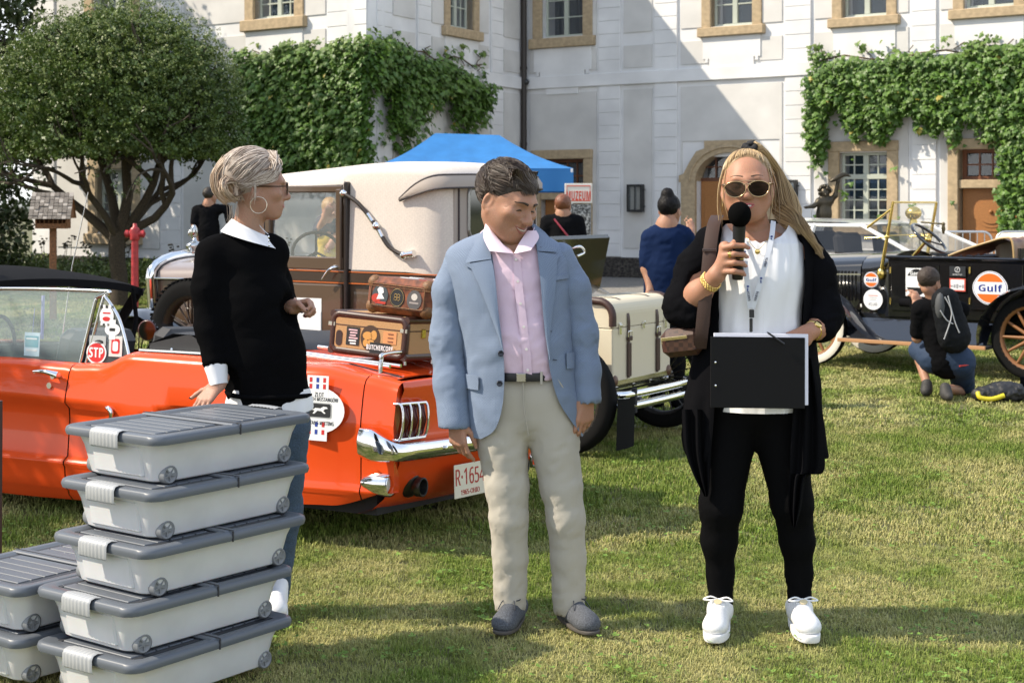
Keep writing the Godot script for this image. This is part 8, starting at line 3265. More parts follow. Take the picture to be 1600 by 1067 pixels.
# ------------------------------------------------------------------ brown cabriolet with its dickey seat open
func build_cabriolet() -> void:
	var f:=car_frame(v3(0.652,0,-9.9),32)
	var o:=car("brown_cabriolet","brown and black vintage cabriolet with a cream soft top","car",f)
	var brown:=paint(0.085,0.052,0.03,0.3,0,{"coat":0.7})
	var taupe:=paint(0.21,0.165,0.145,0.3,0,{"coat":0.6})
	var black:=BLACKPAINT
	var cream:=paint(0.66,0.59,0.52,0.85,0,{"bump":["weave",0.2,12.0],"tone":["soft",0.93,0.8]})
	var grey:=paint(0.36,0.31,0.27,0.85,0,{"bump":["weave",0.2,12.0]})
	var z0:=0.25; var z1:=-1.1; var zc:=-0.425
	var P:=func(u:float,v:float,z:=0.25) -> Vector3:return on_plane(f,u,v,z)
	# body tub: cowl to tail
	var xr:float=P.call(690,420).x
	var xd:float=P.call(538,420).x
	var xf:float=P.call(420,420).x
	var belt:float=P.call(600,424).y
	var m:=MB.new()
	var rows:=[]
	for q in [[xf-0.35,belt-0.02,0.52,-0.03],[xf,belt,0.5,0.0],[xd,belt,0.5,0.0],[xd+0.5,belt,0.5,0.0],[xr,belt-0.02,0.52,-0.04],[xr+0.5,belt-0.09,0.56,-0.12],[-0.35,belt-0.22,0.6,-0.22],[-0.12,0.72,0.6,-0.30]]:
		var row:=PackedVector3Array()
		var hw:float=(z0-z1)/2+q[3]
		for j in 17:
			var t:=j/16.0
			if t < 0.25:row.append(v3(q[0],lerpf(q[2],q[1]-0.04,t*4.0),zc+hw*(0.97+0.03*sin(t*4.0*PI))))
			elif t <= 0.75:
				var a:=(t-0.25)*2.0
				row.append(v3(q[0],q[1]-0.04+0.04*sin(PI*a)+0.03*sin(PI*a),zc+hw*cos(PI*a)))
			else:row.append(v3(q[0],lerpf(q[1]-0.04,q[2],(t-0.75)*4.0),zc-hw*(0.97+0.03*sin((t-0.75)*4.0*PI))))
		rows.append(row)
	m.patch(rows,false,false,true)
	obj("body_shell",m,brown,o)
	# belt moulding with two orange pinstripes
	m=MB.new()
	m.bar(v3(xf-0.3,belt-0.045,z0+0.008),v3(xr,belt-0.055,z0+0.006),0.022,0.075,0.006)
	obj("belt_moulding",m,paint(0.035,0.018,0.012,0.25,0,{"coat":1.0}),o)
	for y in [-0.005,-0.085]:
		m=MB.new()
		m.bar(v3(xf-0.3,belt+y,z0+0.018),v3(xr,belt+y-0.008,z0+0.016),0.004,0.007)
		obj("pinstripe",m,paint(0.55,0.14,0.03,0.4),o)
	# door with frame and raised glass
	m=MB.new()
	m.box(Vector3(xd-xf-0.02,belt-0.62,0.03),tf(v3((xd+xf)/2,(belt-0.1+0.52)/2,z0+0.008)),0.01)
	var door:=obj("door",m,brown,o)
	var wt:float=P.call(480,300).y+0.02
	m=MB.new()
	m.bar(v3(xf,belt,z0),v3(xf,wt,z0),0.05,0.05,0.008)
	m.bar(v3(xd-0.03,belt,z0),v3(xd-0.03,wt,z0),0.075,0.05,0.008)
	m.bar(v3(xf,wt,z0),v3(xd,wt,z0),0.05,0.05,0.008)
	m.bar(v3(xf,belt+0.045,z0),v3(xd,belt+0.045,z0),0.05,0.09,0.008)
	obj("window_frame",m,brown,door)
	m=MB.new()
	m.box(Vector3(xd-xf-0.06,wt-belt-0.07,0.006),tf(v3((xd+xf)/2,(wt+belt)/2+0.03,z0-0.01)))
	obj("pane",m,glass(0.07),door)
	m=MB.new()
	var hd:Vector3=P.call(523,424,0.28)
	m.tube(smooth([hd+v3(0.02,0.03,0.0),hd+v3(0.01,0.028,0.03),hd+v3(-0.03,0.0,0.045),hd+v3(-0.08,-0.06,0.045)],4),[0.016,0.016,0.015,0.014,0.013,0.013,0.012,0.012,0.011,0.01,0.009,0.008,0.006],8)
	obj("door_handle",m,CHROME,door)
	m=MB.new()
	m.bar(v3(xd+0.035,0.5,z0+0.012),v3(xd+0.035,wt+0.05,z0+0.012),0.06,0.03,0.008)
	m.bar(v3(xf-0.04,0.5,z0+0.008),v3(xf-0.04,wt,z0+0.008),0.03,0.03,0.008)
	obj("pillar",m,paint(0.02,0.014,0.012,0.3),o)
	# far side window and windscreen so that one can look through
	m=MB.new()
	m.bar(v3(xf,belt,z1),v3(xf,wt,z1),0.05,0.05)
	m.bar(v3(xd,belt,z1),v3(xd,wt,z1),0.05,0.05)
	m.bar(v3(xf,wt,z1),v3(xd,wt,z1),0.05,0.05)
	m.bar(v3(xf-0.05,belt,z0-0.03),v3(xf+0.02,wt,z0-0.03),0.04,0.04)
	m.bar(v3(xf-0.05,belt,z1+0.03),v3(xf+0.02,wt,z1+0.03),0.04,0.04)
	obj("far_window_frame",m,black,o)
	m=MB.new()
	m.quad(v3(xf-0.05,belt,z0-0.05),v3(xf+0.02,wt,z0-0.05),v3(xf+0.02,wt,z1+0.05),v3(xf-0.05,belt,z1+0.05))
	obj("windscreen",m,glass(0.06),o)
	m=MB.new()
	var sw:=[]
	var sc:Vector3=P.call(480,395,-0.05)
	for k in 28:sw.append(sc+v3(sin(TAU*k/28)*0.12,cos(TAU*k/28)*0.15,sin(TAU*k/28)*-0.13-0.1))
	m.tube(sw,0.014,6,false,true)
	for k in 3:
		var a:=TAU*k/3.0
		m.tube([sc+v3(0,0,-0.1),sc+v3(sin(a)*0.12,cos(a)*0.15,sin(a)*-0.13-0.1)],0.009,5)
	m.tube([sc+v3(0,0,-0.1),sc+v3(-0.35,-0.3,-0.15)],0.016,6)
	obj("steering_wheel",m,DARK,o)
	m=MB.new()
	m.box(Vector3(0.5,0.16,1.1),tf(v3(xd+0.15,0.72,zc)),0.05)
	m.box(Vector3(0.16,0.5,1.1),tf(v3(xd+0.42,0.98,zc)),0.05)
	obj("seat",m,paint(0.06,0.035,0.025,0.6),o)
	# cream soft top: roof, rounded rear quarters, back curtain with window
	m=MB.new()
	rows=[]
	var ytop:float=P.call(600,252,-0.1).y
	var hw:=(z0-z1)/2+0.015
	var side:=func(x:float,yb:float,yt:float,inset:float) -> PackedVector3Array:
		var r:=PackedVector3Array()
		for j in 25:
			var t:=j/24.0
			var w:=hw-inset
			if t < 0.25:r.append(v3(x,lerpf(yb,yt-0.10,t*4.0),zc+w*(1.0-0.03*t*4.0)))
			elif t <= 0.75:
				var a:=(t-0.25)*2.0
				var cs:=cos(PI*a)
				r.append(v3(x,yt-0.10+0.10*pow(sin(PI*a),0.55),zc+w*0.97*signf(cs)*pow(absf(cs),0.75)))
			else:r.append(v3(x,lerpf(yt-0.10,yb,(t-0.75)*4.0),zc-w*(1.0-0.03*(1.0-(t-0.75)*4.0))))
		return r
	rows.append(side.call(xf-0.08,wt-0.005,ytop-0.075,0.0))
	rows.append(side.call(xf+0.1,wt+0.02,ytop-0.06,0.0))
	rows.append(side.call(xd,wt+0.03,ytop-0.012,0.0))
	rows.append(side.call(xd+0.02,belt+0.01,ytop-0.01,0.0))
	rows.append(side.call(xd+0.25,belt+0.005,ytop,0.0))
	rows.append(side.call(xr-0.28,belt,ytop-0.005,0.0))
	rows.append(side.call(xr-0.14,belt-0.01,ytop-0.02,0.012))
	rows.append(side.call(xr-0.05,belt-0.02,ytop-0.045,0.05))
	rows.append(side.call(xr-0.005,belt-0.02,ytop-0.08,0.11))
	rows.append(side.call(xr+0.012,belt-0.02,ytop-0.10,0.17))
	m.patch(rows,false,false,true)
	obj("soft_top",m,cream,o)
	m=MB.new()
	m.box(Vector3(0.02,ytop-belt-0.13,2*hw-0.30),tf(v3(xr+0.006,(belt+ytop-0.17)/2,zc)),0.008)
	var cur:=obj("rear_curtain",m,grey,o)
	m=MB.new()
	for z in [zc+hw-0.19,zc-hw+0.19]:m.bar(v3(xr+0.022,belt-0.02,z),v3(xr+0.022,ytop-0.2,z),0.008,0.012)
	obj("piping",m,paint(0.05,0.04,0.04,0.6),cur)
	var wz:float=zc+hw-0.30
	m=MB.new()
	var ring:=[]
	for q in rect(2*hw-0.62,0.34,0.05,Vector2(zc,(belt+ytop)/2+0.02),4):ring.append(v3(xr+0.02,q.y,q.x))
	m.tube(ring,0.014,6,false,true)
	var rw:=obj("rear_window",m,paint(0.3,0.3,0.29,0.3,0.8),cur)
	m=MB.new()
	m.box(Vector3(0.006,0.34,2*hw-0.62),tf(v3(xr+0.018,(belt+ytop)/2+0.02,zc)),0.002)
	obj("pane",m,paint(0.012,0.016,0.008,0.05,0,{"coat":1.0}),rw)
	# rain eyebrow over the rear curtain
	m=MB.new()
	rows=[]
	var up:=[]; var lo:=[]
	for sg in [1.0,-1.0]:
		var a:=[v3(xr-0.34,ytop-0.27,zc+sg*(hw+0.004)),v3(xr-0.20,ytop-0.17,zc+sg*(hw+0.012)),v3(xr-0.08,ytop-0.115,zc+sg*(hw-0.03)),v3(xr+0.02,ytop-0.105,zc+sg*(hw-0.16)),v3(xr+0.035,ytop-0.10,zc+sg*0.2)]
		var c:=[v3(xr-0.335,ytop-0.285,zc+sg*(hw+0.004)),v3(xr-0.17,ytop-0.235,zc+sg*(hw+0.02)),v3(xr-0.05,ytop-0.205,zc+sg*(hw-0.01)),v3(xr+0.05,ytop-0.195,zc+sg*(hw-0.15)),v3(xr+0.065,ytop-0.19,zc+sg*0.2)]
		if sg < 0:a.reverse(); c.reverse()
		up.append_array(a); lo.append_array(c)
	up=smooth(up,4); lo=smooth(lo,4)
	for k in up.size():
		var mid:Vector3=(up[k]+lo[k])*0.5
		rows.append(PackedVector3Array([up[k],mid+(mid-v3(xr-0.4,mid.y,zc)).normalized()*0.018,lo[k]]))
	m.patch(rows,false,false,false)
	var eb:=obj("rear_eyebrow",m,grey,o)
	m=MB.new()
	var pa:=[]; var pb:=[]
	for r in rows:pa.append(r[0]); pb.append(r[2])
	m.tube(pa,0.007,5); m.tube(pb,0.007,5)
	obj("piping",m,paint(0.06,0.05,0.05,0.6),eb)
	# landau iron
	var la:Vector3=P.call(536,302,0.29); var lb:Vector3=P.call(587,353,0.29); var lc:Vector3=P.call(630,399,0.29); var l1:Vector3=P.call(560,318,0.29); var l2:Vector3=P.call(607,385,0.29)
	m=MB.new()
	m.tube(smooth([la,l1,lb,l2,lc],5),0.015,8)
	var ir:=obj("landau_iron",m,paint(0.03,0.022,0.018,0.35),o)
	m=MB.new()
	var sp:=smooth([la,l1,lb,l2,lc],10)
	m.tube([sp[15],sp[17],sp[18]],0.0165,8); m.tube([sp[22],sp[23],sp[25]],0.0165,8)
	m.ball(lb,Vector3(0.03,0.03,0.02),12); m.ball(la,Vector3(0.032,0.026,0.022),12); m.ball(lc,Vector3(0.028,0.028,0.022),12)
	m.tube([lc,lc+v3(0.09,0.015,0.0)],[0.02,0.026],10)
	obj("iron_fitting",m,CHROME,ir)
	# hood, radiator, mascot
	var hx:float=P.call(238,440,0.02).x
	var hy:float=P.call(300,401,zc).y
	m=MB.new()
	rows=[]
	for q in [[hx+0.04,0.0],[xf-0.34,0.03]]:
		var row:=PackedVector3Array()
		for j in 13:
			var a:=PI*j/12.0
			row.append(v3(q[0],hy-0.16+(0.16+q[1])*pow(sin(a),0.7),zc+cos(a)*(0.44+q[1]*3.0)))
		rows.append(row)
	m.patch(rows,false,false,true)
	obj("hood_top",m,taupe,o)
	for s in [1.0,-1.0]:
		m=MB.new()
		m.box(Vector3(xf-0.34-hx-0.04,0.42,0.02),tf(v3((xf-0.30+hx)/2,hy-0.375,zc+s*0.445),s*-0.05),0.004)
		var hs:=obj("hood_side",m,brown,o)
		for k in 16:
			m=MB.new()
			m.box(Vector3(0.012,0.24,0.018),tf(v3(hx+0.4+k*0.035,hy-0.4,zc+s*0.468)),0.004)
			obj("louvre",m,brown,hs)
		m=MB.new()
		m.bar(v3(hx,hy-0.155,zc+s*0.455),v3(xf-0.34,hy-0.14,zc+s*0.53),0.02,0.014,0.004)
		obj("chrome_strip",m,CHROME,hs)
	m=MB.new()
	ring=[]
	for k in 13:
		var a:=PI*k/12.0
		ring.append(v3(hx,hy-0.165+0.185*pow(sin(a),0.7),zc+cos(a)*0.465))
	ring.push_front(v3(hx,0.55,zc+0.42)); ring.append(v3(hx,0.55,zc-0.42))
	m.tube(ring,0.042,8)
	var rad:=obj("radiator_shell",m,CHROME,o)
	m=MB.new()
	m.box(Vector3(0.04,0.62,0.8),tf(v3(hx+0.01,0.82,zc)))
	obj("radiator_core",m,DARK,rad)
	m=MB.new()
	m.lathe([Vector2(0.05,0),Vector2(0.05,0.03),Vector2(0.07,0.045),Vector2(0.07,0.075),Vector2(0.045,0.085),Vector2(0.02,0.10),Vector2(0.012,0.13),Vector2(0.0,0.13)],16,tf(v3(hx+0.02,hy+0.03,zc)))
	m.ball(v3(hx+0.01,hy+0.20,zc),Vector3(0.036,0.06,0.03),12)
	m.ball(v3(hx-0.03,hy+0.19,zc),Vector3(0.02,0.03,0.018),8)
	obj("mascot_cap",m,paint(0.55,0.55,0.53,0.15,1.0),rad)
	m=MB.new()
	m.box(Vector3(0.36,0.5,1.15),tf(v3(xf-0.19,0.9,zc)),0.06)
	obj("cowl",m,taupe,o)
	# fenders, running board, spare wheel in the front fender
	for s in [1.0,-1.0]:
		var zf:float=zc+s*0.72
		m=MB.new()
		rows=[]
		for q in [[hx-0.45,0.42],[hx-0.28,0.68],[hx,0.80],[hx+0.3,0.80],[hx+0.6,0.68],[hx+0.85,0.48],[hx+1.15,0.36],[xd,0.34],[-0.68,0.36]]:
			var row:=PackedVector3Array()
			for j in 7:
				var t:=(j/6.0)*2.0-1.0
				row.append(v3(q[0],q[1]-0.05*t*t,zf+t*0.17))
			rows.append(row)
		m.patch(rows,false,false,s > 0)
		obj("front_fender",m,black,o)
		m=MB.new()
		rows=[]
		for k in 13:
			var a:=lerpf(PI*1.02,0.42*PI,k/12.0)
			var row:=PackedVector3Array()
			for j in 7:
				var t:=(j/6.0)*2.0-1.0
				row.append(v3(-0.2+cos(a)*0.48,0.34+sin(a)*0.46-0.04*t*t,zf+t*0.17))
			rows.append(row)
		m.patch(rows,false,false,s > 0)
		obj("rear_fender",m,black,o)
		wheel(o,v3(-0.20,0.365,zc+s*0.70),0.365,0.13,0.27,20,paint(0.02,0.016,0.012,0.4),0.006)
		wheel(o,v3(hx+0.1,0.365,zc+s*0.70),0.365,0.13,0.27,20,paint(0.02,0.016,0.012,0.4),0.006)
	var spc:Vector3=P.call(302,520,0.36)
	wheel(o,v3(spc.x,spc.y,0.36),0.40,0.14,0.27,18,paint(0.05,0.03,0.02,0.4),0.007,null,60)
	# round mirror strapped to the spare wheel
	m=MB.new()
	var mp:Vector3=P.call(230,516,0.50)
	var mat:=Transform3D(Basis(Vector3.UP,0.25)*Basis(Vector3.RIGHT,v3(0,0,1),v3(0,-1,0)),mp)
	m.lathe([Vector2(0,-0.03),Vector2(0.05,-0.02),Vector2(0.075,0.0),Vector2(0.078,0.008),Vector2(0.07,0.011)],24,mat)
	m.tube([mp+v3(0,0,-0.02),mp+v3(0.22,-0.02,-0.1)],0.008,6)
	var mi:=obj("wing_mirror",m,paint(0.08,0.03,0.03,0.3),o)
	m=MB.new()
	m.lathe([Vector2(0,0.010),Vector2(0.071,0.010)],24,mat)
	obj("mirror_glass",m,paint(0.25,0.36,0.30,0.06,1.0),mi)
	# dickey seat lid, standing open
	var d0:Vector3=on_plane(f,893,387,zc)
	var lx:=-0.62
	m=MB.new()
	m.box(Vector3(0.04,0.42,0.86),tf(v3(lx+0.02,1.17,zc-0.12),0,0,-0.22),0.02)
	var lid:=obj("dickey_lid",m,paint(0.022,0.021,0.008,0.25,0,{"coat":0.6}),o)
	m=MB.new()
	m.tube(smooth([v3(lx+0.09,1.29,zc+0.02),v3(lx+0.14,1.30,zc+0.0),v3(lx+0.14,1.26,zc-0.05),v3(lx+0.13,1.235,zc+0.03)],4),0.010,8)
	obj("lid_handle",m,CHROME,lid)
	# show number card on the door
	var c0:Vector3=P.call(480,505,0.27)
	var cw:=(P.call(500,505,0.27) as Vector3).x-(P.call(455,505,0.27) as Vector3).x
	var s:=sticker(o,f,rect(cw,0.36),paint(0.78,0.78,0.78,0.5),v3(c0.x,c0.y,0.275),0.0,"show_card")
	sticker(s,f,circle(cw*0.46,28),paint(0.01,0.01,0.01,0.5),v3(c0.x,c0.y,0.277),0.0,"black_disc")
	sticker(s,f,rect(cw*0.98,0.16),paint(0.78,0.78,0.78,0.5),v3(c0.x,c0.y+0.01,0.279),0.0,"number_field")
	for q in [["MECHANICZNYCH",-0.105,0.016],["SŁUŻB",-0.13,0.016]]:
		var t:=obj("lettering",letters(q[0],q[2],"Droid Sans",700,0.001),paint(0.78,0.78,0.78,0.5),s)
		t.position=v3(c0.x,c0.y+q[1],0.281)
		t.scale=v3(0.8,1,1)
	# rear bumper, bracket, mud flap
	for k in 2:
		m=MB.new()
		var y:=0.375-k*0.075
		m.tube(smooth([v3(0.06,y,0.1),v3(0.13,y,0.02),v3(0.15,y,zc),v3(0.13,y,zc*2-0.02),v3(0.06,y,zc*2-0.1)],5),0.026,8)
		obj("rear_bumper_bar",m,CHROME,o)
	for z in [-0.02,zc*2+0.02]:
		m=MB.new()
		m.bar(v3(-0.5,0.36,z),v3(0.13,0.34,z),0.03,0.04)
		m.box(Vector3(0.03,0.16,0.03),tf(v3(0.145,0.335,z)),0.004)
		obj("bumper_iron",m,DARK,o)
	m=MB.new()
	m.bar(v3(-2.9,0.42,zc),v3(-0.05,0.42,zc),0.9,0.12)
	obj("chassis",m,DARK,o)
	for s2 in [1.0,-1.0]:
		m=MB.new()
		rows=[]
		for k in 6:
			var t:=k/5.0
			rows.append(PackedVector3Array([v3(0.20-0.01*t,0.37-0.31*t,zc+s2*0.62-0.12),v3(0.215-0.012*t,0.37-0.31*t,zc+s2*0.62),v3(0.20-0.01*t,0.37-0.31*t,zc+s2*0.62+0.12)]))
		m.patch(rows)
		obj("mud_flap",m,RUBBER,o)
	# luggage platform and cream trunk
	m=MB.new()
	for z in [-0.06,-0.3,-0.55,-0.79]:m.bar(v3(-0.55,0.398,z),v3(0.0,0.398,z),0.03,0.02)
	m.bar(v3(-0.02,0.398,0.0),v3(-0.02,0.398,-0.85),0.03,0.022)
	obj("trunk_platform",m,CHROME,o)
	var tb:=f*tf(v3(-0.225,0.412,-0.425))
	var t:=car("travel_trunk","cream canvas travel trunk with brown leather straps on the back of the brown cabriolet","trunk",tb)
	var tw:=0.44; var th:=0.56; var td:=0.84
	var tc:=paint(0.60,0.53,0.39,0.7,0,{"bump":["weave",0.25,14.0]})
	var lea:=paint(0.065,0.025,0.016,0.5,0,{"tone":["fine",0.6,4.0]})
	m=MB.new()
	m.box(Vector3(tw,0.375,td),tf(v3(0,0.1875,0)),0.008)
	obj("chest",m,tc,t)
	m=MB.new()
	var pl:=PackedVector2Array([Vector2(-tw/2,0.379),Vector2(tw/2,0.379),Vector2(tw/2,0.44)])
	for k in 9:pl.append(Vector2(tw/2-0.1+0.1*cos(PI/2*k/8.0),0.46+0.1*sin(PI/2*k/8.0)))
	for k in 9:pl.append(Vector2(-tw/2+0.1-0.1*sin(PI/2*k/8.0),0.46+0.1*cos(PI/2*k/8.0)))
	m.plate(pl,td,tf(v3(0,0,-td/2)))
	obj("lid",m,tc,t)
	m=MB.new()
	m.box(Vector3(tw+0.006,0.035,td+0.006),tf(v3(0,0.018,0)),0.004)
	obj("brass_base",m,paint(0.38,0.34,0.16,0.25,0.9),t)
	for z in [0.21,-0.21]:
		m=MB.new()
		rows=[]
		var path:=[v3(-tw/2-0.004,0.1,0),v3(-tw/2-0.004,0.45,0),v3(-tw/2+0.06,0.552,0),v3(0,0.565,0),v3(tw/2-0.06,0.552,0),v3(tw/2+0.004,0.45,0),v3(tw/2+0.006,0.3,0),v3(tw/2+0.010,0.15,0),v3(tw/2+0.006,0.04,0)]
		for p in smooth(path,4):rows.append(PackedVector3Array([p+v3(0,0,z+0.018),p+v3(0,0,z-0.018)]))
		m.patch(rows,false,false,true)
		m.box(Vector3(0.01,0.22,0.05),tf(v3(tw/2+0.012,0.16,z)),0.004)
		m.box(Vector3(0.02,0.03,0.055),tf(v3(tw/2+0.014,0.30,z)),0.004)
		var st:=obj("strap",m,lea,t)
		m=MB.new()
		var bk:=[]
		for p in rect(0.05,0.045,0.006,Vector2(z,0.325),2):bk.append(v3(tw/2+0.018,p.y,p.x))
		m.tube(bk,0.004,5,false,true)
		obj("buckle",m,CHROME,st)
	for z in [0.33,0.0,-0.33]:
		m=MB.new()
		m.box(Vector3(0.012,0.075 if z != 0.0 else 0.04,0.03),tf(v3(tw/2+0.006,0.37,z)),0.003)
		m.box(Vector3(0.02,0.018,0.02),tf(v3(tw/2+0.012,0.39,z)),0.003)
		obj("latch",m,CHROME,t)
	for sz in [1.0,-1.0]:
		m=MB.new()
		var cp:=[]
		for k in 9:cp.append(v3(tw/2-0.1+0.1*cos(PI/2*k/8.0),0.45+0.1*sin(PI/2*k/8.0),sz*td/2))
		cp.push_front(v3(tw/2,0.39,sz*td/2)); cp.append(v3(tw/2-0.16,0.552,sz*td/2))
		m.tube(cp,0.026,8)
		obj("leather_corner",m,lea,t)
		m=MB.new()
		m.ball(v3(tw/2-0.03,0.035,sz*(td/2-0.03)),Vector3(0.05,0.05,0.05),12)
		obj("base_corner",m,paint(0.10,0.045,0.02,0.4),t)
		m=MB.new()
		m.box(Vector3(0.06,0.02,0.012),tf(v3(-0.02,0.30,sz*(td/2+0.006))),0.003)
		obj("side_lock",m,CHROME,t)

# ------------------------------------------------------------------ black open touring car
func build_touring_car() -> void:
	var f:=car_frame(v3(4.74,0,-13.9),38)
	var o:=car("black_touring_car","black brass-era open touring car with round stickers on its side","car",f)
	var B:=BLACKPAINT
	var blue:=paint(0.012,0.014,0.02,0.2,0,{"coat":1.0})
	var Z:=-0.12
	var P:=func(u:float,v:float,z:=-0.12) -> Vector3:return on_plane(f,u,v,z)
	var zc:=-0.66
	var top:float=P.call(1450,403).y
	var bot:float=P.call(1450,498).y
	var xc:float=P.call(1388,440).x
	var xh:float=P.call(1338,440).x
	var x0:float=P.call(1212,440).x
	# tub
	var m:=MB.new()
	var xe:=0.85
	m.box(Vector3(xe-xc,top-bot,0.03),tf(v3((xe+xc)/2,(top+bot)/2,Z-0.015)),0.008)
	m.box(Vector3(xe-xc,top-bot,0.03),tf(v3((xe+xc)/2,(top+bot)/2,zc*2-Z+0.015)),0.008)
	m.box(Vector3(0.03,top-bot,1.05),tf(v3(xe,(top+bot)/2,zc)),0.008)
	m.box(Vector3(xe-xh,0.05,1.05),tf(v3((xe+xh)/2,bot,zc)))
	obj("body_tub",m,B,o)
	m=MB.new()
	m.bar(v3(xc-0.02,top,Z),v3(xe,top,Z),0.05,0.035,0.012)
	m.bar(v3(xc-0.02,top,2*zc-Z),v3(xe,top,2*zc-Z),0.05,0.035,0.012)
	obj("top_rail",m,B,o)
	for q in [[1394,1468],[1518,1600]]:
		m=MB.new()
		var a:Vector3=P.call(q[0],412); var b:Vector3=P.call(q[1],488)
		m.box(Vector3(b.x-a.x,a.y-b.y,0.012),tf(v3((a.x+b.x)/2,(a.y+b.y)/2,Z+0.007)),0.006)
		var door:=obj("door",m,B,o)
		for v in [422.0,470.0]:
			m=MB.new()
			var hp:Vector3=P.call(q[0]-1,v)
			m.tube([v3(hp.x,hp.y-0.03,Z+0.018),v3(hp.x,hp.y+0.03,Z+0.018)],0.010,8)
			obj("hinge",m,BRASS,door)
	# cowl and hood
	m=MB.new()
	var hy:float=P.call(1300,395,-0.4).y
	var rows:=[]
	for q in [[x0,hy-0.06,0.30],[x0+0.02,hy-0.04,0.31],[xh-0.01,hy-0.0,0.42]]:
		var row:=PackedVector3Array()
		row.append(v3(q[0],bot+0.05,zc+q[2]))
		for j in 13:
			var a:=PI*j/12.0
			row.append(v3(q[0],q[1]-0.22+0.22*pow(sin(a),0.65),zc+cos(a)*q[2]))
		row.append(v3(q[0],bot+0.05,zc-q[2]))
		rows.append(row)
	m.patch(rows,false,false,true)
	var hood:=obj("hood",m,B,o)
	for k in 15:
		m=MB.new()
		var x:=lerpf(x0+0.25,xh-0.06,k/14.0)
		m.box(Vector3(0.016,0.30,0.02),tf(v3(x,bot+0.28,zc+lerpf(0.31,0.415,(x-x0)/(xh-x0))+0.006)),0.005)
		obj("louvre",m,B,hood)
	m=MB.new()
	m.bar(v3(x0,hy-0.225,zc+0.315),v3(xh,hy-0.2,zc+0.43),0.012,0.012)
	obj("hood_strip",m,CHROME,hood)
	m=MB.new()
	rows=[]
	for q in [[xh+0.005,hy+0.003,0.42],[xh+0.1,hy+0.012,0.45],[xh+0.28,hy+0.03,0.52],[xc+0.02,hy+0.035,0.54]]:
		var row:=PackedVector3Array()
		row.append(v3(q[0],bot,zc+q[2]))
		for j in 13:
			var a:=PI*j/12.0
			row.append(v3(q[0],q[1]-0.2+0.2*pow(sin(a),0.6),zc+cos(a)*q[2]))
		row.append(v3(q[0],bot,zc-q[2]))
		rows.append(row)
	m.patch(rows,false,false,true)
	obj("cowl",m,B,o)
	m=MB.new()
	m.box(Vector3(0.06,0.62,0.62),tf(v3(x0-0.03,bot+0.33,zc)),0.03)
	obj("radiator",m,BRASS,o)
	# apron, running board, fenders
	m=MB.new()
	var ay0:float=P.call(1440,502,0.0).y; var ay1:float=P.call(1440,534,0.12).y
	m.quad(v3(x0+0.1,ay0,-0.16),v3(-0.42,ay0,-0.1),v3(-0.42,ay1,0.08),v3(xh+0.05,ay1,0.08))
	obj("splash_apron",m,blue,o)
	m=MB.new()
	m.box(Vector3(absf(xh+0.05)-0.42+0.12,0.03,0.22),tf(v3((xh+0.05-0.42)/2,ay1-0.015,0.14)),0.005)
	var rb:=obj("running_board",m,DARK,o)
	m=MB.new()
	m.box(Vector3(absf(xh+0.05)-0.42+0.12,0.035,0.02),tf(v3((xh+0.05-0.42)/2,ay1-0.012,0.262)),0.004)
	obj("wood_edge",m,paint(0.42,0.22,0.10,0.6),rb)
	for s in [1.0,-1.0]:
		var zf:float=zc+s*0.72
		m=MB.new()
		rows=[]
		for q in [[-2.78,0.62],[-2.6,0.78],[-2.35,0.84],[-2.05,0.80],[-1.85,0.66],[-1.68,0.46],[-1.52,0.33],[-1.38,0.29]]:
			var row:=PackedVector3Array()
			for j in 7:
				var t:=(j/6.0)*2.0-1.0
				row.append(v3(q[0],q[1]-0.04*t*t,zf+t*0.15))
			rows.append(row)
		m.patch(rows,false,false,s > 0)
		obj("front_fender",m,blue,o)
		m=MB.new()
		rows=[]
		for k in 15:
			var a:=lerpf(PI*1.06,0.1,k/14.0)
			var row:=PackedVector3Array()
			for j in 7:
				var t:=(j/6.0)*2.0-1.0
				row.append(v3(0.0+cos(a)*0.47,0.40+sin(a)*0.46-0.03*t*t,zf+t*0.15))
			rows.append(row)
		m.patch(rows,false,false,s > 0)
		obj("rear_fender",m,blue,o)
		var wood:=paint(0.23,0.10,0.035,0.5)
		wheel(o,v3(0,0.38,zf),0.38,0.10,0.29,12,wood,0.018)
		wheel(o,v3(-2.20,0.38,zf),0.38,0.10,0.29,12,wood,0.018,paint(0.62,0.58,0.5,0.7))
	m=MB.new()
	m.bar(v3(-2.6,0.45,zc),v3(0.7,0.45,zc),0.75,0.12)
	obj("chassis",m,DARK,o)
	# folding brass windscreen
	var zn:=-0.13; var zfar:=2*zc+0.13
	var wb:Vector3=P.call(1377,428,zn); var wtp:Vector3=P.call(1396,316,zn)
	var mid:=wb.lerp(wtp,0.52)
	m=MB.new()
	for z in [zn,zfar]:
		var o3:=v3(0,0,z-zn)
		m.tube([wb+o3,mid+o3,wtp+o3],[0.020,0.018,0.015],8)
		m.ball(wb+o3,Vector3(0.045,0.06,0.035),10)
		m.ball(mid+o3,Vector3(0.026,0.026,0.022),8)
		m.tube([mid+o3,mid+o3+v3(-0.23,-0.02,0)],0.010,6)
	m.tube([wtp,wtp+v3(0,0,zfar-zn)],0.012,6)
	m.tube([mid+v3(0,0.01,0),mid+v3(0,0.01,zfar-zn)],0.007,6)
	m.tube([wb+v3(0.03,0.06,0),wb+v3(0.03,0.06,zfar-zn)],0.012,6)
	m.tube([wtp+v3(-0.01,-0.06,0),wtp+v3(-0.26,-0.25,0.02)],0.013,6)
	var ws:=obj("windscreen_frame",m,BRASS,o)
	m=MB.new()
	m.quad(wb+v3(0.03,0.06,-0.01),wtp-v3(0,0,0.01),wtp+v3(0,0,zfar-zn+0.01),wb+v3(0.03,0.06,zfar-zn+0.01))
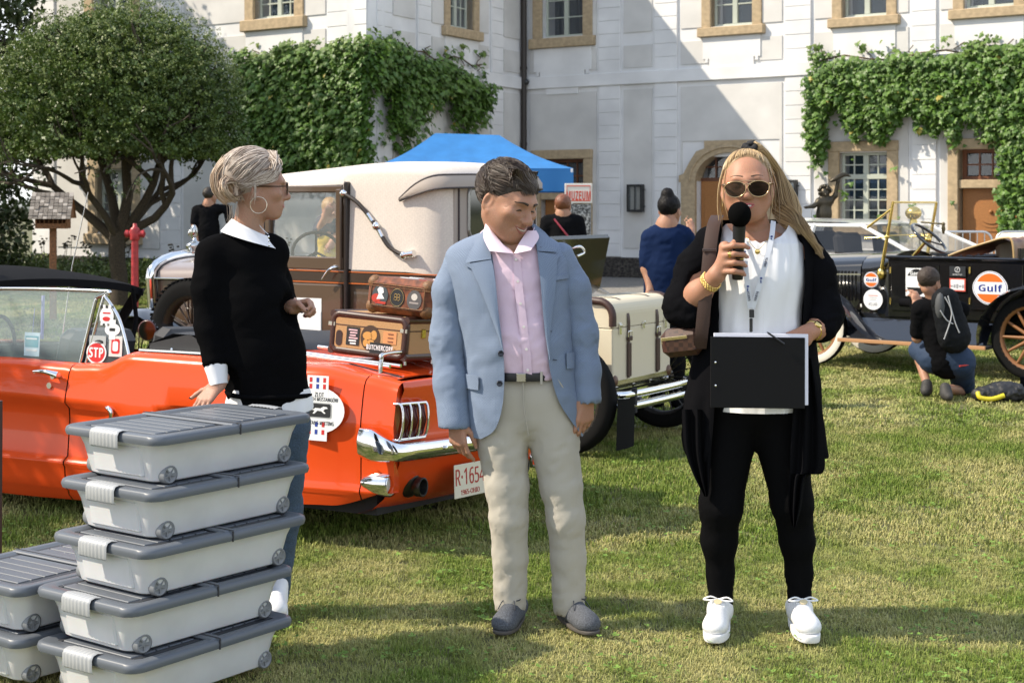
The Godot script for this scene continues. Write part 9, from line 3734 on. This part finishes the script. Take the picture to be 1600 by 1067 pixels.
	obj("windscreen_pane",m,glass(0.12,Color(0.85,0.88,0.78)),ws)
	# brass side lamp, horn handle
	m=MB.new()
	var lp:Vector3=P.call(1428,333,-0.95)
	m.ball(lp,Vector3(0.085,0.07,0.075),16)
	m.tube([lp-v3(0,0.05,0),lp-v3(0,0.12,0)],[0.03,0.045],10)
	m.tube([lp-v3(0,0.12,0),lp-v3(0.02,0.16,0.0)],0.012,6)
	obj("side_lamp",m,BRASS,o)
	m=MB.new()
	var r0:Vector3=P.call(1440,347,-0.9); var r1:Vector3=P.call(1475,350,-0.9)
	m.tube([r0,r1],0.010,6)
	m.ball(r1,Vector3(0.02,0.02,0.02),8)
	m.tube([r1,r1-v3(0,0.05,0),r1-v3(0,0.10,0)],[0.012,0.022,0.010],8)
	obj("control_lever",m,paint(0.12,0.10,0.05,0.4,0.7),o)
	# steering wheel on its raked column
	var sc:Vector3=P.call(1452,372,-0.38)
	var ax:=v3(0.55,0.62,0.0).normalized()
	var sx:=ax.cross(Vector3.BACK).normalized(); var sy:=Vector3.BACK
	m=MB.new()
	var ring:=[]
	for k in 32:ring.append(sc+(sx*cos(TAU*k/32.0)+sy*sin(TAU*k/32.0))*0.20)
	m.tube(ring,0.015,8,false,true)
	var stw:=obj("steering_wheel",m,B,o)
	for k in 4:
		m=MB.new()
		var d:=sx*cos(TAU*k/4.0+0.6)+sy*sin(TAU*k/4.0+0.6)
		m.tube([sc-ax*0.03,sc+d*0.20],0.008,6)
		obj("spoke",m,paint(0.05,0.045,0.04,0.4,0.5),stw)
	m=MB.new()
	m.tube([sc,sc-ax*0.42],0.018,8)
	m.ball(sc-ax*0.02,Vector3(0.04,0.04,0.04),10)
	obj("column",m,BRASS,stw)
	# seats in brown leather
	var lea:=paint(0.13,0.055,0.03,0.4,0,{"bump":["leather",0.5,3.0]})
	m=MB.new()
	var sa:Vector3=P.call(1500,392,-0.3); var sb:Vector3=P.call(1578,374,-0.3)
	rows=[]
	for q in [[sa.x-0.05,sa.y-0.05,0.0],[sa.x+0.1,sa.y+0.01,0.0],[lerpf(sa.x,sb.x,0.7),lerpf(sa.y,sb.y,0.75),0.0],[sb.x,sb.y+0.01,0.0],[sb.x+0.08,sb.y-0.02,0.0],[sb.x+0.10,sb.y-0.25,0.0]]:
		var row:=PackedVector3Array()
		for j in 17:
			var t:=j/16.0
			row.append(v3(q[0],q[1]+0.012*sin(t*PI*9.0),lerpf(-0.16,2*zc+0.16,t)))
		rows.append(row)
	m.patch(rows,false,false,false)
	var seat:=obj("rear_seat",m,lea,o)
	m=MB.new()
	var pipe:=[]
	for r in rows:pipe.append(r[0]+v3(0,0.006,0.004))
	m.tube(smooth(pipe,4),0.011,6)
	obj("seat_piping",m,paint(0.4,0.27,0.12,0.4),seat)
	m=MB.new()
	m.box(Vector3(0.5,0.2,1.0),tf(v3(xc+0.55,top-0.16,zc)),0.05)
	m.box(Vector3(0.14,0.12,1.0),tf(v3(xc+0.85,top-0.05,zc)),0.05)
	m.box(Vector3(0.5,0.3,1.0),tf(v3(0.1,top-0.3,zc)),0.05)
	obj("front_seat",m,lea,o)
	# folded hood in its cream cover
	m=MB.new()
	var ca:Vector3=P.call(1562,362,-0.9)
	m.box(Vector3(1.2,0.34,0.5),tf(v3(ca.x+0.62,ca.y-0.18,-0.95)),0.06)
	obj("folded_hood",m,paint(0.62,0.56,0.44,0.85,0,{"bump":["cloth",0.5,1.5]}),o)
	m=MB.new()
	m.tube([P.call(1597,388,-0.13),P.call(1597,404,-0.13)],0.035,10)
	obj("hood_bracket",m,B,o)
	# stickers
	var white:=paint(0.78,0.78,0.78,0.4)
	var blk:=paint(0.012,0.012,0.014,0.3)
	var rdm:=paint(0.6,0.10,0.07,0.4)
	var zs:=Z+0.016
	var size:=func(u0:float,u1:float,v:float) -> float:return ((P.call(u1,v,zs) as Vector3)-(P.call(u0,v,zs) as Vector3)).x
	oil_roundel(o,P.call(1548,450,zs),size.call(1522,1574,450)*0.5,true)
	var cz:=-0.10
	var p1:Vector3=P.call(1362,437,cz)
	oil_roundel(o,v3(p1.x,p1.y,cz),size.call(1351,1374,437)*0.5,false)
	var p2:Vector3=P.call(1365,468,cz)
	var s:=sticker(o,f,circle(size.call(1350,1380,468)*0.5,28),white,v3(p2.x,p2.y,cz+0.002))
	for k in 3:sticker(s,f,rect(0.10-0.02*k,0.006,0,Vector2(0,0.04-0.02*k)),rdm if k == 0 else paint(0.4,0.4,0.42,0.5),v3(p2.x,p2.y,cz+0.004),0.0,"printed_line")
	var t0:=obj("lettering",letters("KLUB",0.028,"Droid Sans",400,0.001),paint(0.2,0.2,0.22,0.5),s)
	t0.position=v3(p2.x,p2.y-0.045,cz+0.005)
	var p3:Vector3=P.call(1433,441,zs)
	var w3:float=size.call(1416,1450,441)
	s=sticker(o,f,rect(w3,0.27),white,p3,0.0,"show_card")
	sticker(s,f,circle(w3*0.48,28,0.128),blk,p3+v3(0,0,0.002),0.0,"black_disc")
	sticker(s,f,rect(w3*0.99,0.11),white,p3+v3(0,0.005,0.004),0.0,"number_field")
	var t1:=obj("lettering",letters("Garaż",0.035,"Droid Sans",700,0.001),white,s)
	t1.position=p3+v3(0,0.085,0.006)
	var p4:Vector3=P.call(1497,424,zs)
	var w4:float=size.call(1485,1510,424)
	s=sticker(o,f,rect(w4,0.095),paint(0.02,0.022,0.026,0.4),p4)
	var lr:=[]
	for p in circle(0.024,16,0.024,Vector2(p4.x,p4.y+0.015)):lr.append(v3(p.x,p.y,p4.z+0.003))
	m=MB.new()
	m.tube(lr,0.003,5,false,true)
	m.tube([p4+v3(-0.008,0.002,0.003),p4+v3(0.004,0.03,0.003)],0.003,5)
	obj("white_emblem",m,white,s)
	var t2:=obj("lettering",letters("MOTORCYCLES",0.012,"Droid Sans",400,0.001),white,s)
	t2.position=p4+v3(0,-0.03,0.003)
	t2.scale=v3(0.8,1,1)
	var p5:Vector3=P.call(1497,445,zs)
	s=sticker(o,f,rect(w4,0.12),rdm,p5)
	sticker(s,f,rect(w4-0.024,0.096),white,p5+v3(0,0,0.001),0.0,"white_field")
	for k in 5:sticker(s,f,rect(0.02,0.02+0.012*(k % 3),0.004,Vector2(-0.055+k*0.027,-0.012)),paint(0.3,0.3,0.32,0.5),p5+v3(0,0,0.003),0.0,"printed_figure")

# ------------------------------------------------------------------ white-roofed saloon behind
func build_saloon() -> void:
	var D:=19.0
	var s:=2400.0/D
	var Y:=func(v:float) -> float:return EYE-(v-HORIZON)/s
	var X:=func(u:float) -> float:return (u-1230.0)/s*1.6
	var f:=Transform3D(Basis(Vector3.UP,-0.9),v3((1230.0-800)/s,0,-D))
	var o:=car("white_saloon","white saloon car with dark windows behind the black touring car","car",f)
	var white:=paint(0.75,0.75,0.74,0.2,0,{"coat":0.8})
	var W:=1.65
	var yr:float=Y.call(345); var yb:float=Y.call(392)
	var m:=MB.new()
	var xw0:float=X.call(1308); var xw1:float=X.call(1372)
	var rows:=[]
	for q in [[-1.2,0.75,0.35],[-1.1,yb-0.05,0.28],[-0.8,yb,0.28],[xw1,yb,0.28],[2.9,yb-0.14,0.3],[3.1,0.7,0.36]]:
		var row:=PackedVector3Array()
		for j in 13:
			var t:=j/12.0
			if t < 0.25:row.append(v3(q[0],lerpf(q[2],q[1]-0.05,t*4),0.02*sin(t*4*PI)))
			elif t <= 0.75:row.append(v3(q[0],q[1]-0.05+0.05*pow(sin((t-0.25)*TAU),0.5),lerpf(0,-W,(t-0.25)*2)))
			else:row.append(v3(q[0],lerpf(q[1]-0.05,q[2],(t-0.75)*4),-W-0.02*sin((t-0.75)*4*PI)))
		rows.append(row)
	m.patch(rows,false,false,true)
	obj("body",m,white,o)
	m=MB.new()
	rows=[]
	for q in [[-1.0,yb,-0.12],[-0.7,yr-0.03,-0.2],[-0.3,yr+0.03,-0.22],[xw0-0.25,yr+0.02,-0.22],[xw0,yr-0.03,-0.2]]:
		var row:=PackedVector3Array()
		for j in 9:
			var t:=j/8.0
			row.append(v3(q[0],q[1]+0.03*sin(PI*t)-0.03,lerpf(q[2],-W-q[2],t)))
		rows.append(row)
	m.patch(rows,false,false,true)
	obj("roof",m,white,o)
	# pillars
	for z in [-0.2,-W+0.2]:
		var zb:=-0.08 if z > -0.5 else -W+0.08
		m=MB.new()
		m.bar(v3(xw0,yr-0.04,z),v3(xw1+0.05,yb,zb),0.05,0.04,0.01)
		m.bar(v3(0.28,yr-0.03,z),v3(0.22,yb,zb),0.06,0.05,0.01)
		m.bar(v3(-0.7,yr-0.05,z),v3(-0.95,yb,zb),0.16,0.04,0.01)
		m.bar(v3(-0.7,yr-0.05,z),v3(xw0,yr-0.05,z),0.04,0.04,0.01)
		obj("pillar",m,white,o)
		m=MB.new()
		m.quad(v3(-0.9,yb,zb),v3(-0.65,yr-0.06,z),v3(0.25,yr-0.05,z),v3(0.22,yb,zb))
		obj("rear_side_window",m,glass(0.35,Color(0.05,0.06,0.07)),o)
		m=MB.new()
		m.quad(v3(0.27,yb,zb),v3(0.3,yr-0.05,z),v3(xw0,yr-0.06,z),v3(xw1,yb,zb))
		obj("front_side_window",m,glass(0.25,Color(0.05,0.06,0.07)),o)
	m=MB.new()
	m.quad(v3(xw1+0.05,yb,-0.1),v3(xw0+0.02,yr-0.03,-0.22),v3(xw0+0.02,yr-0.03,-W+0.22),v3(xw1+0.05,yb,-W+0.1))
	obj("windscreen",m,glass(0.2,Color(0.15,0.17,0.18)),o)
	m=MB.new()
	m.bar(v3(xw1-0.02,yb+0.035,-0.3),v3(xw1-0.35,yb+0.22,-0.7),0.012,0.012)
	obj("wiper",m,DARK,o)
	m=MB.new()
	m.box(Vector3(2.6,0.05,1.4),tf(v3(0.6,0.55,-W/2)))
	for x in [0.6,-0.4]:
		for z in [-0.45,-1.2]:m.box(Vector3(0.15,0.5,0.45),tf(v3(x,yb-0.02,z),0,0,0.15),0.05)
	m.box(Vector3(0.3,0.2,1.4),tf(v3(xw1-0.1,yb-0.08,-W/2)),0.04)
	obj("cabin",m,DARK,o)
	m=MB.new()
	var ring:=[]
	for k in 20:ring.append(v3(X.call(1330)+sin(TAU*k/20)*0.05,yb+0.02+cos(TAU*k/20)*0.16,-0.42+sin(TAU*k/20)*0.16))
	m.tube(ring,0.014,6,false,true)
	obj("steering_wheel",m,paint(0.02,0.02,0.025,0.5),o)
	for x in [-0.6,2.2]:
		for z in [-0.12,-W+0.12]:wheel(o,v3(x,0.31,z),0.31,0.18,0.2,8,paint(0.4,0.4,0.4,0.3,0.8),0.025)

# ------------------------------------------------------------------ storage boxes on castors
func make_box(pos:Vector3,turn:float,label:String) -> void:
	var L:=0.73; var W:=0.50; var H:=0.168
	var x:=v3(0.6,0,-0.8)
	var f:=Transform3D(Basis(x,Vector3.UP,x.cross(Vector3.UP)).rotated(Vector3.UP,turn),pos)
	var o:=thing("storage_box",label,"storage box",Vector3.ZERO,0.0,"grey-lidded storage boxes in the two stacks")
	o.transform=f*tf(v3(L/2,0,-W/2))
	var tub:=paint(0.66,0.665,0.67,0.35,0,{"tone":["soft",0.94,1.0],"sss":0.1})
	var lidm:=paint(0.105,0.118,0.138,0.4)
	var grey:=paint(0.20,0.21,0.22,0.45)
	var m:=MB.new()
	var rows:=[]
	for q in [[0.004,-0.075,0.05],[0.012,-0.062,0.055],[0.10,-0.045,0.055],[0.135,-0.034,0.05],[0.137,-0.022,0.05],[0.145,-0.022,0.05]]:
		var row:=PackedVector3Array()
		for p in rect(L+2*q[1],W+2*q[1],q[2],Vector2.ZERO,5):
			# the short ends carry a shallow recess below the latch
			var rec:=0.014 if absf(p.y) < W*0.27 and absf(p.x) > L*0.3 and q[0] > 0.02 and q[0] < 0.13 else 0.0
			row.append(v3(p.x-signf(p.x)*rec,q[0],-p.y))
		rows.append(row)
	m.patch(rows,true,false,false)
	var bot:=PackedVector3Array()
	m.cap(rows[0],v3(0,0.004,0),false)
	obj("tub",m,tub,o)
	for s in [-1.0,1.0]:
		m=MB.new()
		m.box(Vector3(0.016,0.105,W*0.5),tf(v3(s*(L/2-0.052),0.072,0),0,0,-s*0.16),0.006)
		obj("end_panel",m,tub,o)
	# lid with a raised rim, ribbed panels and a hinge gap across
	m=MB.new()
	rows=[]
	for q in [[0.137,-0.004],[0.150,-0.001],[0.162,-0.004],[0.1665,-0.010],[H,-0.016],[H,-0.04],[0.160,-0.048],[0.160,-0.07]]:
		var row:=PackedVector3Array()
		for p in rect(L+2*q[1],W+2*q[1],0.05,Vector2.ZERO,5):row.append(v3(p.x,q[0],-p.y))
		rows.append(row)
	m.patch(rows,true,false,false)
	m.cap(rows[7],v3(0,0.160,0),true)
	var lid:=obj("lid",m,lidm,o)
	m=MB.new()
	m.box(Vector3(0.05,0.010,W-0.03),tf(v3(0,H-0.002,0)),0.004)
	obj("hinge_bridge",m,lidm,lid)
	m=MB.new()
	m.box(Vector3(0.005,0.034,0.004),tf(v3(0,0.152,W/2-0.001)))
	m.box(Vector3(0.005,0.002,W),tf(v3(0,H+0.0035,0)))
	obj("hinge_gap",m,paint(0.03,0.03,0.035,0.6),lid)
	for s in [-1.0,1.0]:
		for k in 5:
			m=MB.new()
			m.box(Vector3(0.048,0.006,W-0.17),tf(v3(s*(0.06+0.0535*k),0.1625,0)),0.002)
			obj("lid_rib",m,lidm,lid)
		for z in [-1.0,1.0]:
			m=MB.new()
			m.box(Vector3(0.27,0.003,0.022),tf(v3(s*0.165,0.1615,z*(W/2-0.07))))
			obj("lid_groove",m,paint(0.03,0.033,0.04,0.5),lid)
		# ribbed latch
		m=MB.new()
		rows=[]
		for q in [[-0.035,0.170],[-0.012,0.174],[0.004,0.170],[0.010,0.158],[0.010,0.120],[0.002,0.112]]:
			var row:=PackedVector3Array()
			for j in 33:
				var t:=j/32.0
				var b:=0.003*absf(sin(t*PI*8.0))+0.004*sin(PI*t)
				row.append(v3(s*(L/2+q[0]+(b if q[0] > 0.003 else 0.0)),q[1]+(b*0.6 if q[1] > 0.165 else 0.0),s*lerpf(0.072,-0.072,t)))
			rows.append(row)
		m.patch(rows,false,false,false)
		obj("latch",m,paint(0.36,0.37,0.38,0.4),o)
		for z in [-1.0,1.0]:
			m=MB.new()
			var at:=Transform3D(Basis(Vector3.RIGHT,v3(0,0,z),v3(0,-z,0)),v3(s*(L/2-0.105),0.030,z*(W/2-0.066)))
			m.lathe([Vector2(0,0.012),Vector2(0.008,0.013),Vector2(0.010,0.008),Vector2(0.021,0.008),Vector2(0.024,0.014),Vector2(0.030,0.013),Vector2(0.031,-0.012)],20,at)
			for k in 5:m.box(Vector3(0.004,0.006,0.02),at*Transform3D(Basis(Vector3.UP,TAU*k/5.0),Vector3.ZERO)*tf(v3(0,0.010,0.014)))
			obj("castor",m,grey,o)

func build_boxes() -> void:
	var n:=["topmost grey-lidded storage box of the tall stack, under the blonde woman's hand","storage box second from the top of the tall stack","storage box in the middle of the tall stack","storage box second from the ground in the tall stack","lowest storage box of the tall stack, standing in the grass"]
	var q:=[[243,684,0.0],[238,772,0.0],[226,862,-0.01],[200,953,-0.01],[206,1042,0.02]]
	for k in 5:
		var y:=0.855-0.168*k-0.003
		var d:float=(EYE-y)*FOCAL/(q[k][1]-HORIZON)
		var p:=px(q[k][0],q[k][1],d)
		make_box(v3(p.x,y-0.168,p.z),q[k][2],n[k])
	for k in 2:
		var y:=0.345-0.168*k
		var p:=px(26-3*k,923+84*k,4.98)
		make_box(v3(p.x,y-0.168,p.z),0.03-0.05*k,["upper grey-lidded storage box of the low stack at the left edge","lower storage box of the low stack at the left edge"][k])
	# narrow dark pole at the left edge of the lawn
	var m:=MB.new()
	m.tube([v3(0,-0.05,0),v3(0.004,0.84,0)],0.016,8)
	var pole:=single("pole",m,paint(0.05,0.02,0.015,0.6),"thin dark brown pole standing at the left edge beside the boxes","pole")
	var b:=px(-5,870,5.9)
	pole.position=v3(b.x,0,b.z)

# ------------------------------------------------------------------ people farther off
# j: joints in photo positions at the person's distance [u, v, towards the camera]
func bystander(label:String,d:float,u0:float,j:Dictionary,sk:Material,top:Material,legs:Material,hairm:Material,hw:=1.0) -> Node3D:
	fig_d=d
	fig_base=px(u0,500,d); fig_base.y=0
	var o:=thing("person",label,"person",fig_base)
	var P:=func(a:Array) -> Vector3:return at_fig(a[0],a[1],a[2] if a.size() > 2 else 0.0)
	var hx:=Transform3D(head_basis(j.yaw,j.get("pitch",0.1)),P.call(j.head))
	var m:=MB.new()
	var s:=Sdf.new()
	head_shape(s,{})
	s.mesh(m,0.009,hx)
	s=Sdf.new()
	var hip:Vector3=P.call(j.hip); var nk:Vector3=P.call(j.neck)
	s.cap(nk,hx*v3(0,-0.05,-0.02),0.06,0.055,0.03)
	s.cap(nk,hip,0.09,0.10,0.05)
	for a in [j.arm1,j.arm2]:
		s.chain([P.call(a[0]),P.call(a[1]),P.call(a[2])],[0.042,0.04,0.028],0.03)
		var e:=(P.call(a[2])-P.call(a[1]) as Vector3).normalized()
		hand_shape(s,P.call(a[2]),e,v3(0.3,0.3,0.9),1.0,[[0.4,0.4,0.2],[0.4,0.4,0.2],[0.45,0.4,0.2],[0.5,0.4,0.2]],[0.8,0.4,0.3,0.9,0.1,0.3])
	for a in [j.leg1,j.leg2]:s.chain([hip.lerp(P.call(a[0]),0.7),P.call(a[1]),P.call(a[2])],[0.07,0.05,0.035],0.03)
	s.mesh(m,0.016)
	obj("body",m,sk,o)
	s=Sdf.new()
	var sh1:Vector3=P.call(j.arm1[0]); var sh2:Vector3=P.call(j.arm2[0])
	s.cap(sh1.lerp(nk,0.35)-v3(0,0.02,0),sh2.lerp(nk,0.35)-v3(0,0.02,0),0.07,0.07,0.05)
	s.chain([nk-v3(0,0.12,0),nk.lerp(hip,0.55),hip-v3(0,0.04,0)],[0.135*hw,0.145*hw,0.155*hw],0.06,(sh2-sh1).cross(Vector3.UP),0.8)
	for a in [j.arm1,j.arm2]:s.chain([P.call(a[0]),(P.call(a[0]) as Vector3).lerp(P.call(a[1]),0.8)],[0.062,0.062],0.04)
	m=MB.new()
	s.mesh(m,0.017)
	folds(m,0.006,v3(7,10,7),int(u0))
	obj("shirt",m,top,o)
	s=Sdf.new()
	var k:float=j.get("short",1.0)
	for a in [j.leg1,j.leg2]:
		var h:Vector3=P.call(a[0]); var kn:Vector3=P.call(a[1]); var an:Vector3=P.call(a[2])
		s.cap(hip,h,0.12*hw,0.11*hw,0.05)
		if k < 1.0:s.chain([h,h.lerp(kn,k)],[0.105*hw,0.088],0.04)
		else:s.chain([h,kn,an],[0.1*hw,0.07,0.055],0.04)
	m=MB.new()
	s.mesh(m,0.017)
	folds(m,0.005,v3(7,10,7),int(u0)+1)
	obj("trousers",m,legs,o)
	for a in [j.leg1,j.leg2]:
		s=Sdf.new()
		var an:Vector3=P.call(a[2])
		var toe:Vector3=an+v3(a[3][0],a[3][1],a[3][2])
		s.cap(an,an.lerp(toe,0.3)-v3(0,0.03,0),0.045,0.045,0.03)
		s.cap(an.lerp(toe,0.2)-v3(0,0.04,0),toe,0.042,0.034,0.03)
		m=MB.new()
		s.mesh(m,0.011)
		obj("shoe",m,paint(0.03,0.028,0.026,0.7),o)
	s=Sdf.new()
	s.ell(v3(0,0.036,-0.02),v3(0.083,0.09,0.106),0.01)
	s.ell(v3(0,-0.055,0.085),v3(0.1,0.115,0.095),0.012,Basis.IDENTITY,true)
	s.ell(v3(0,-0.165,-0.02),v3(0.12,0.10,0.13),0.012,Basis.IDENTITY,true)
	if j.has("bun"):s.ell(v3(0,0.115,-0.05),v3(0.05,0.055,0.05),0.015)
	m=MB.new()
	var f:=MB.new()
	s.mesh(f,0.008)
	folds(f,0.004,v3(40,40,25),3)
	m.add(f,hx)
	obj("hair",m,hairm,o)
	return o

func build_bystanders() -> void:
	var sk:=skin(0.42,0.22,0.14)
	var blk:=paint(0.006,0.006,0.007,0.9,0,{"spec":0.15})
	var dark:=paint(0.02,0.014,0.01,0.6)
	var jeans:=paint(0.04,0.06,0.11,0.85)
	# man in black beside the left wing
	bystander("dark-haired man in a black T-shirt beyond the blonde woman, near the left wing",22.0,330,{"head":[328,306],"yaw":2.5,"neck":[325,321],"hip":[324,388],"arm1":[[306,328],[303,352,0.05],[308,378,0.08]],"arm2":[[354,326],[360,350,0.05],[358,376,0.1]],"leg1":[[322,395],[320,440],[318,482],[0.1,-0.03,0.2]],"leg2":[[339,395],[341,440],[343,482],[0.15,-0.03,0.15]]},sk,blk,jeans,dark,1.05)
	# woman reading the museum board
	bystander("auburn-haired woman in a black T-shirt at the museum board seen from behind",16.0,881,{"head":[880,322],"yaw":2.9,"neck":[880,338],"hip":[884,420],"arm1":[[854,346],[849,380,0.02],[852,412,0.06]],"arm2":[[904,346],[909,378,0.03],[911,408,0.06]],"leg1":[[874,430],[872,490],[872,546],[0,-0.03,-0.2]],"leg2":[[894,430],[896,490],[896,546],[0.05,-0.03,-0.2]]},sk,blk,jeans,paint(0.16,0.055,0.025,0.5),1.15)
	var m:=MB.new()
	m.tube(smooth([at_fig(866,342,0.11),at_fig(882,362,0.15),at_fig(902,388,0.14)],5),0.011,6)
	m.box(Vector3(0.2,0.15,0.08),tf(at_fig(904,404,0.12),0.3),0.03)
	var bag:=single("handbag",m,paint(0.28,0.03,0.05,0.5),"small red cross-body bag on the auburn-haired woman","bag")
	bag.position=fig_base
	# woman in navy between the trunk and the speaker
	bystander("woman in a navy blouse with a black bun behind the cream trunk",12.0,1045,{"head":[1047,328],"yaw":2.6,"pitch":0.05,"bun":1,"neck":[1042,354],"hip":[1040,480],"arm1":[[1014,372],[1010,420,0.02],[1016,452,0.1]],"arm2":[[1072,368],[1086,400,-0.1],[1080,362,-0.2]],"leg1":[[1030,500],[1028,570],[1028,626],[0,-0.03,-0.2]],"leg2":[[1054,500],[1056,570],[1058,626],[0.05,-0.03,-0.2]]},sk,paint(0.007,0.017,0.055,0.85,0,{"spec":0.2}),blk,paint(0.006,0.005,0.005,0.6,0,{"spec":0.3}),1.12)
	# child in the cabriolet's window
	bystander("blond child in a navy top and yellow shorts seen through the brown car's window",16.0,508,{"head":[516,327],"yaw":0.5,"neck":[514,341],"hip":[514,372],"arm1":[[503,346],[496,362,0.05],[508,336,0.12]],"arm2":[[525,346],[530,362,0.05],[522,376,0.1]],"leg1":[[509,378],[508,440],[508,546],[0,-0.03,0.2]],"leg2":[[520,378],[520,440],[520,546],[0,-0.03,0.2]],"short":0.4},sk,paint(0.015,0.025,0.05,0.8),paint(0.45,0.32,0.03,0.8),paint(0.36,0.22,0.09,0.5),0.72)
	# photographer kneeling before the black car
	var o:=bystander("kneeling photographer with a grey backpack in front of the black touring car",12.7,1480,{"head":[1453,441],"yaw":2.35,"pitch":0.15,"neck":[1466,468,-0.02],"hip":[1482,552,-0.04],"arm1":[[1437,482],[1434,528,-0.1],[1432,478,-0.22]],"arm2":[[1504,484],[1480,520,-0.25],[1440,474,-0.26]],"leg1":[[1460,560,-0.1],[1433,545,-0.28],[1449,600,-0.05],[-0.02,-0.06,0.04]],"leg2":[[1500,565,0.0],[1508,612,-0.30],[1478,606,0.22],[0.0,-0.06,0.1]],"short":0.85},sk,blk,paint(0.012,0.03,0.07,0.8),paint(0.035,0.022,0.015,0.7),1.12)
	m=MB.new()
	m.tube([at_fig(1500,572,0.14),at_fig(1514,570,0.12)],0.008,5)
	obj("red_zip",m,paint(0.5,0.04,0.03,0.5),o)
	var ph:=fig_base
	var cam:=thing("camera","black camera held to the kneeling photographer's face","camera",ph+at_fig(1433,474,-0.3))
	m=MB.new()
	m.box(Vector3(0.13,0.09,0.06),tf(Vector3.ZERO,0.6),0.012)
	obj("camera_body",m,blk,cam)
	m=MB.new()
	m.tube([v3(-0.03,0,-0.03),v3(-0.1,0,-0.12)],0.036,12)
	obj("lens_barrel",m,blk,cam)
	var bp:=thing("backpack","small black and grey backpack with white cords on the kneeling photographer","backpack",ph+at_fig(1486,500,0.14))
	var c:=at_fig(1486,500,0.14)
	var s:=Sdf.new()
	s.cap(at_fig(1478,472,0.12)-c,at_fig(1492,525,0.12)-c,0.12,0.14,0.05,v3(0.3,0,1),0.7)
	m=MB.new()
	s.mesh(m,0.014)
	folds(m,0.006,v3(10,10,10),6)
	obj("pack",m,paint(0.010,0.011,0.013,0.7,0,{"spec":0.2}),bp)
	m=MB.new()
	m.ball(at_fig(1470,478,0.18)-c,Vector3(0.045,0.11,0.045),12)
	obj("grey_panel",m,paint(0.06,0.063,0.067,0.7),bp)
	for q in [[[1477,464],[1488,490],[1476,530]],[[1482,462],[1492,500],[1500,520]],[[1470,485],[1480,500],[1490,506]]]:
		m=MB.new()
		var pts:=[]
		for p in q:pts.append(at_fig(p[0],p[1],0.225)-c)
		m.tube(smooth(pts,4),0.005,5)
		obj("cord",m,paint(0.45,0.45,0.46,0.6),bp)
	# helmet-like bag and lens at the right edge of the lawn
	var b:=px(1562,622,12.5); b.y=0
	var bagg:=thing("cycling_bag","black and yellow soft bag lying on the grass right of the photographer","bag",b)
	s=Sdf.new()
	s.ell(v3(0.05,0.06,0),v3(0.17,0.075,0.12),0.03)
	s.ell(v3(-0.12,0.045,0.03),v3(0.10,0.05,0.09),0.03)
	m=MB.new()
	s.mesh(m,0.011)
	folds(m,0.018,v3(12,12,12),8)
	obj("shell",m,paint(0.014,0.014,0.016,0.6),bagg)
	m=MB.new()
	m.tube(smooth([v3(-0.2,0.07,0.09),v3(-0.19,0.03,0.12),v3(-0.1,0.02,0.13),v3(0.0,0.05,0.13)],5),0.02,8)
	obj("yellow_trim",m,paint(0.6,0.5,0.02,0.5),bagg)
	b=px(1603,606,12.6); b.y=0
	var ln:=thing("camera_lens","black camera lens standing on the grass at the right edge","lens",b)
	m=MB.new()
	m.lathe([Vector2(0,0),Vector2(0.05,0),Vector2(0.05,0.09),Vector2(0.042,0.10),Vector2(0.042,0.17),Vector2(0.035,0.175),Vector2(0,0.175)],18)
	obj("barrel",m,blk,ln)
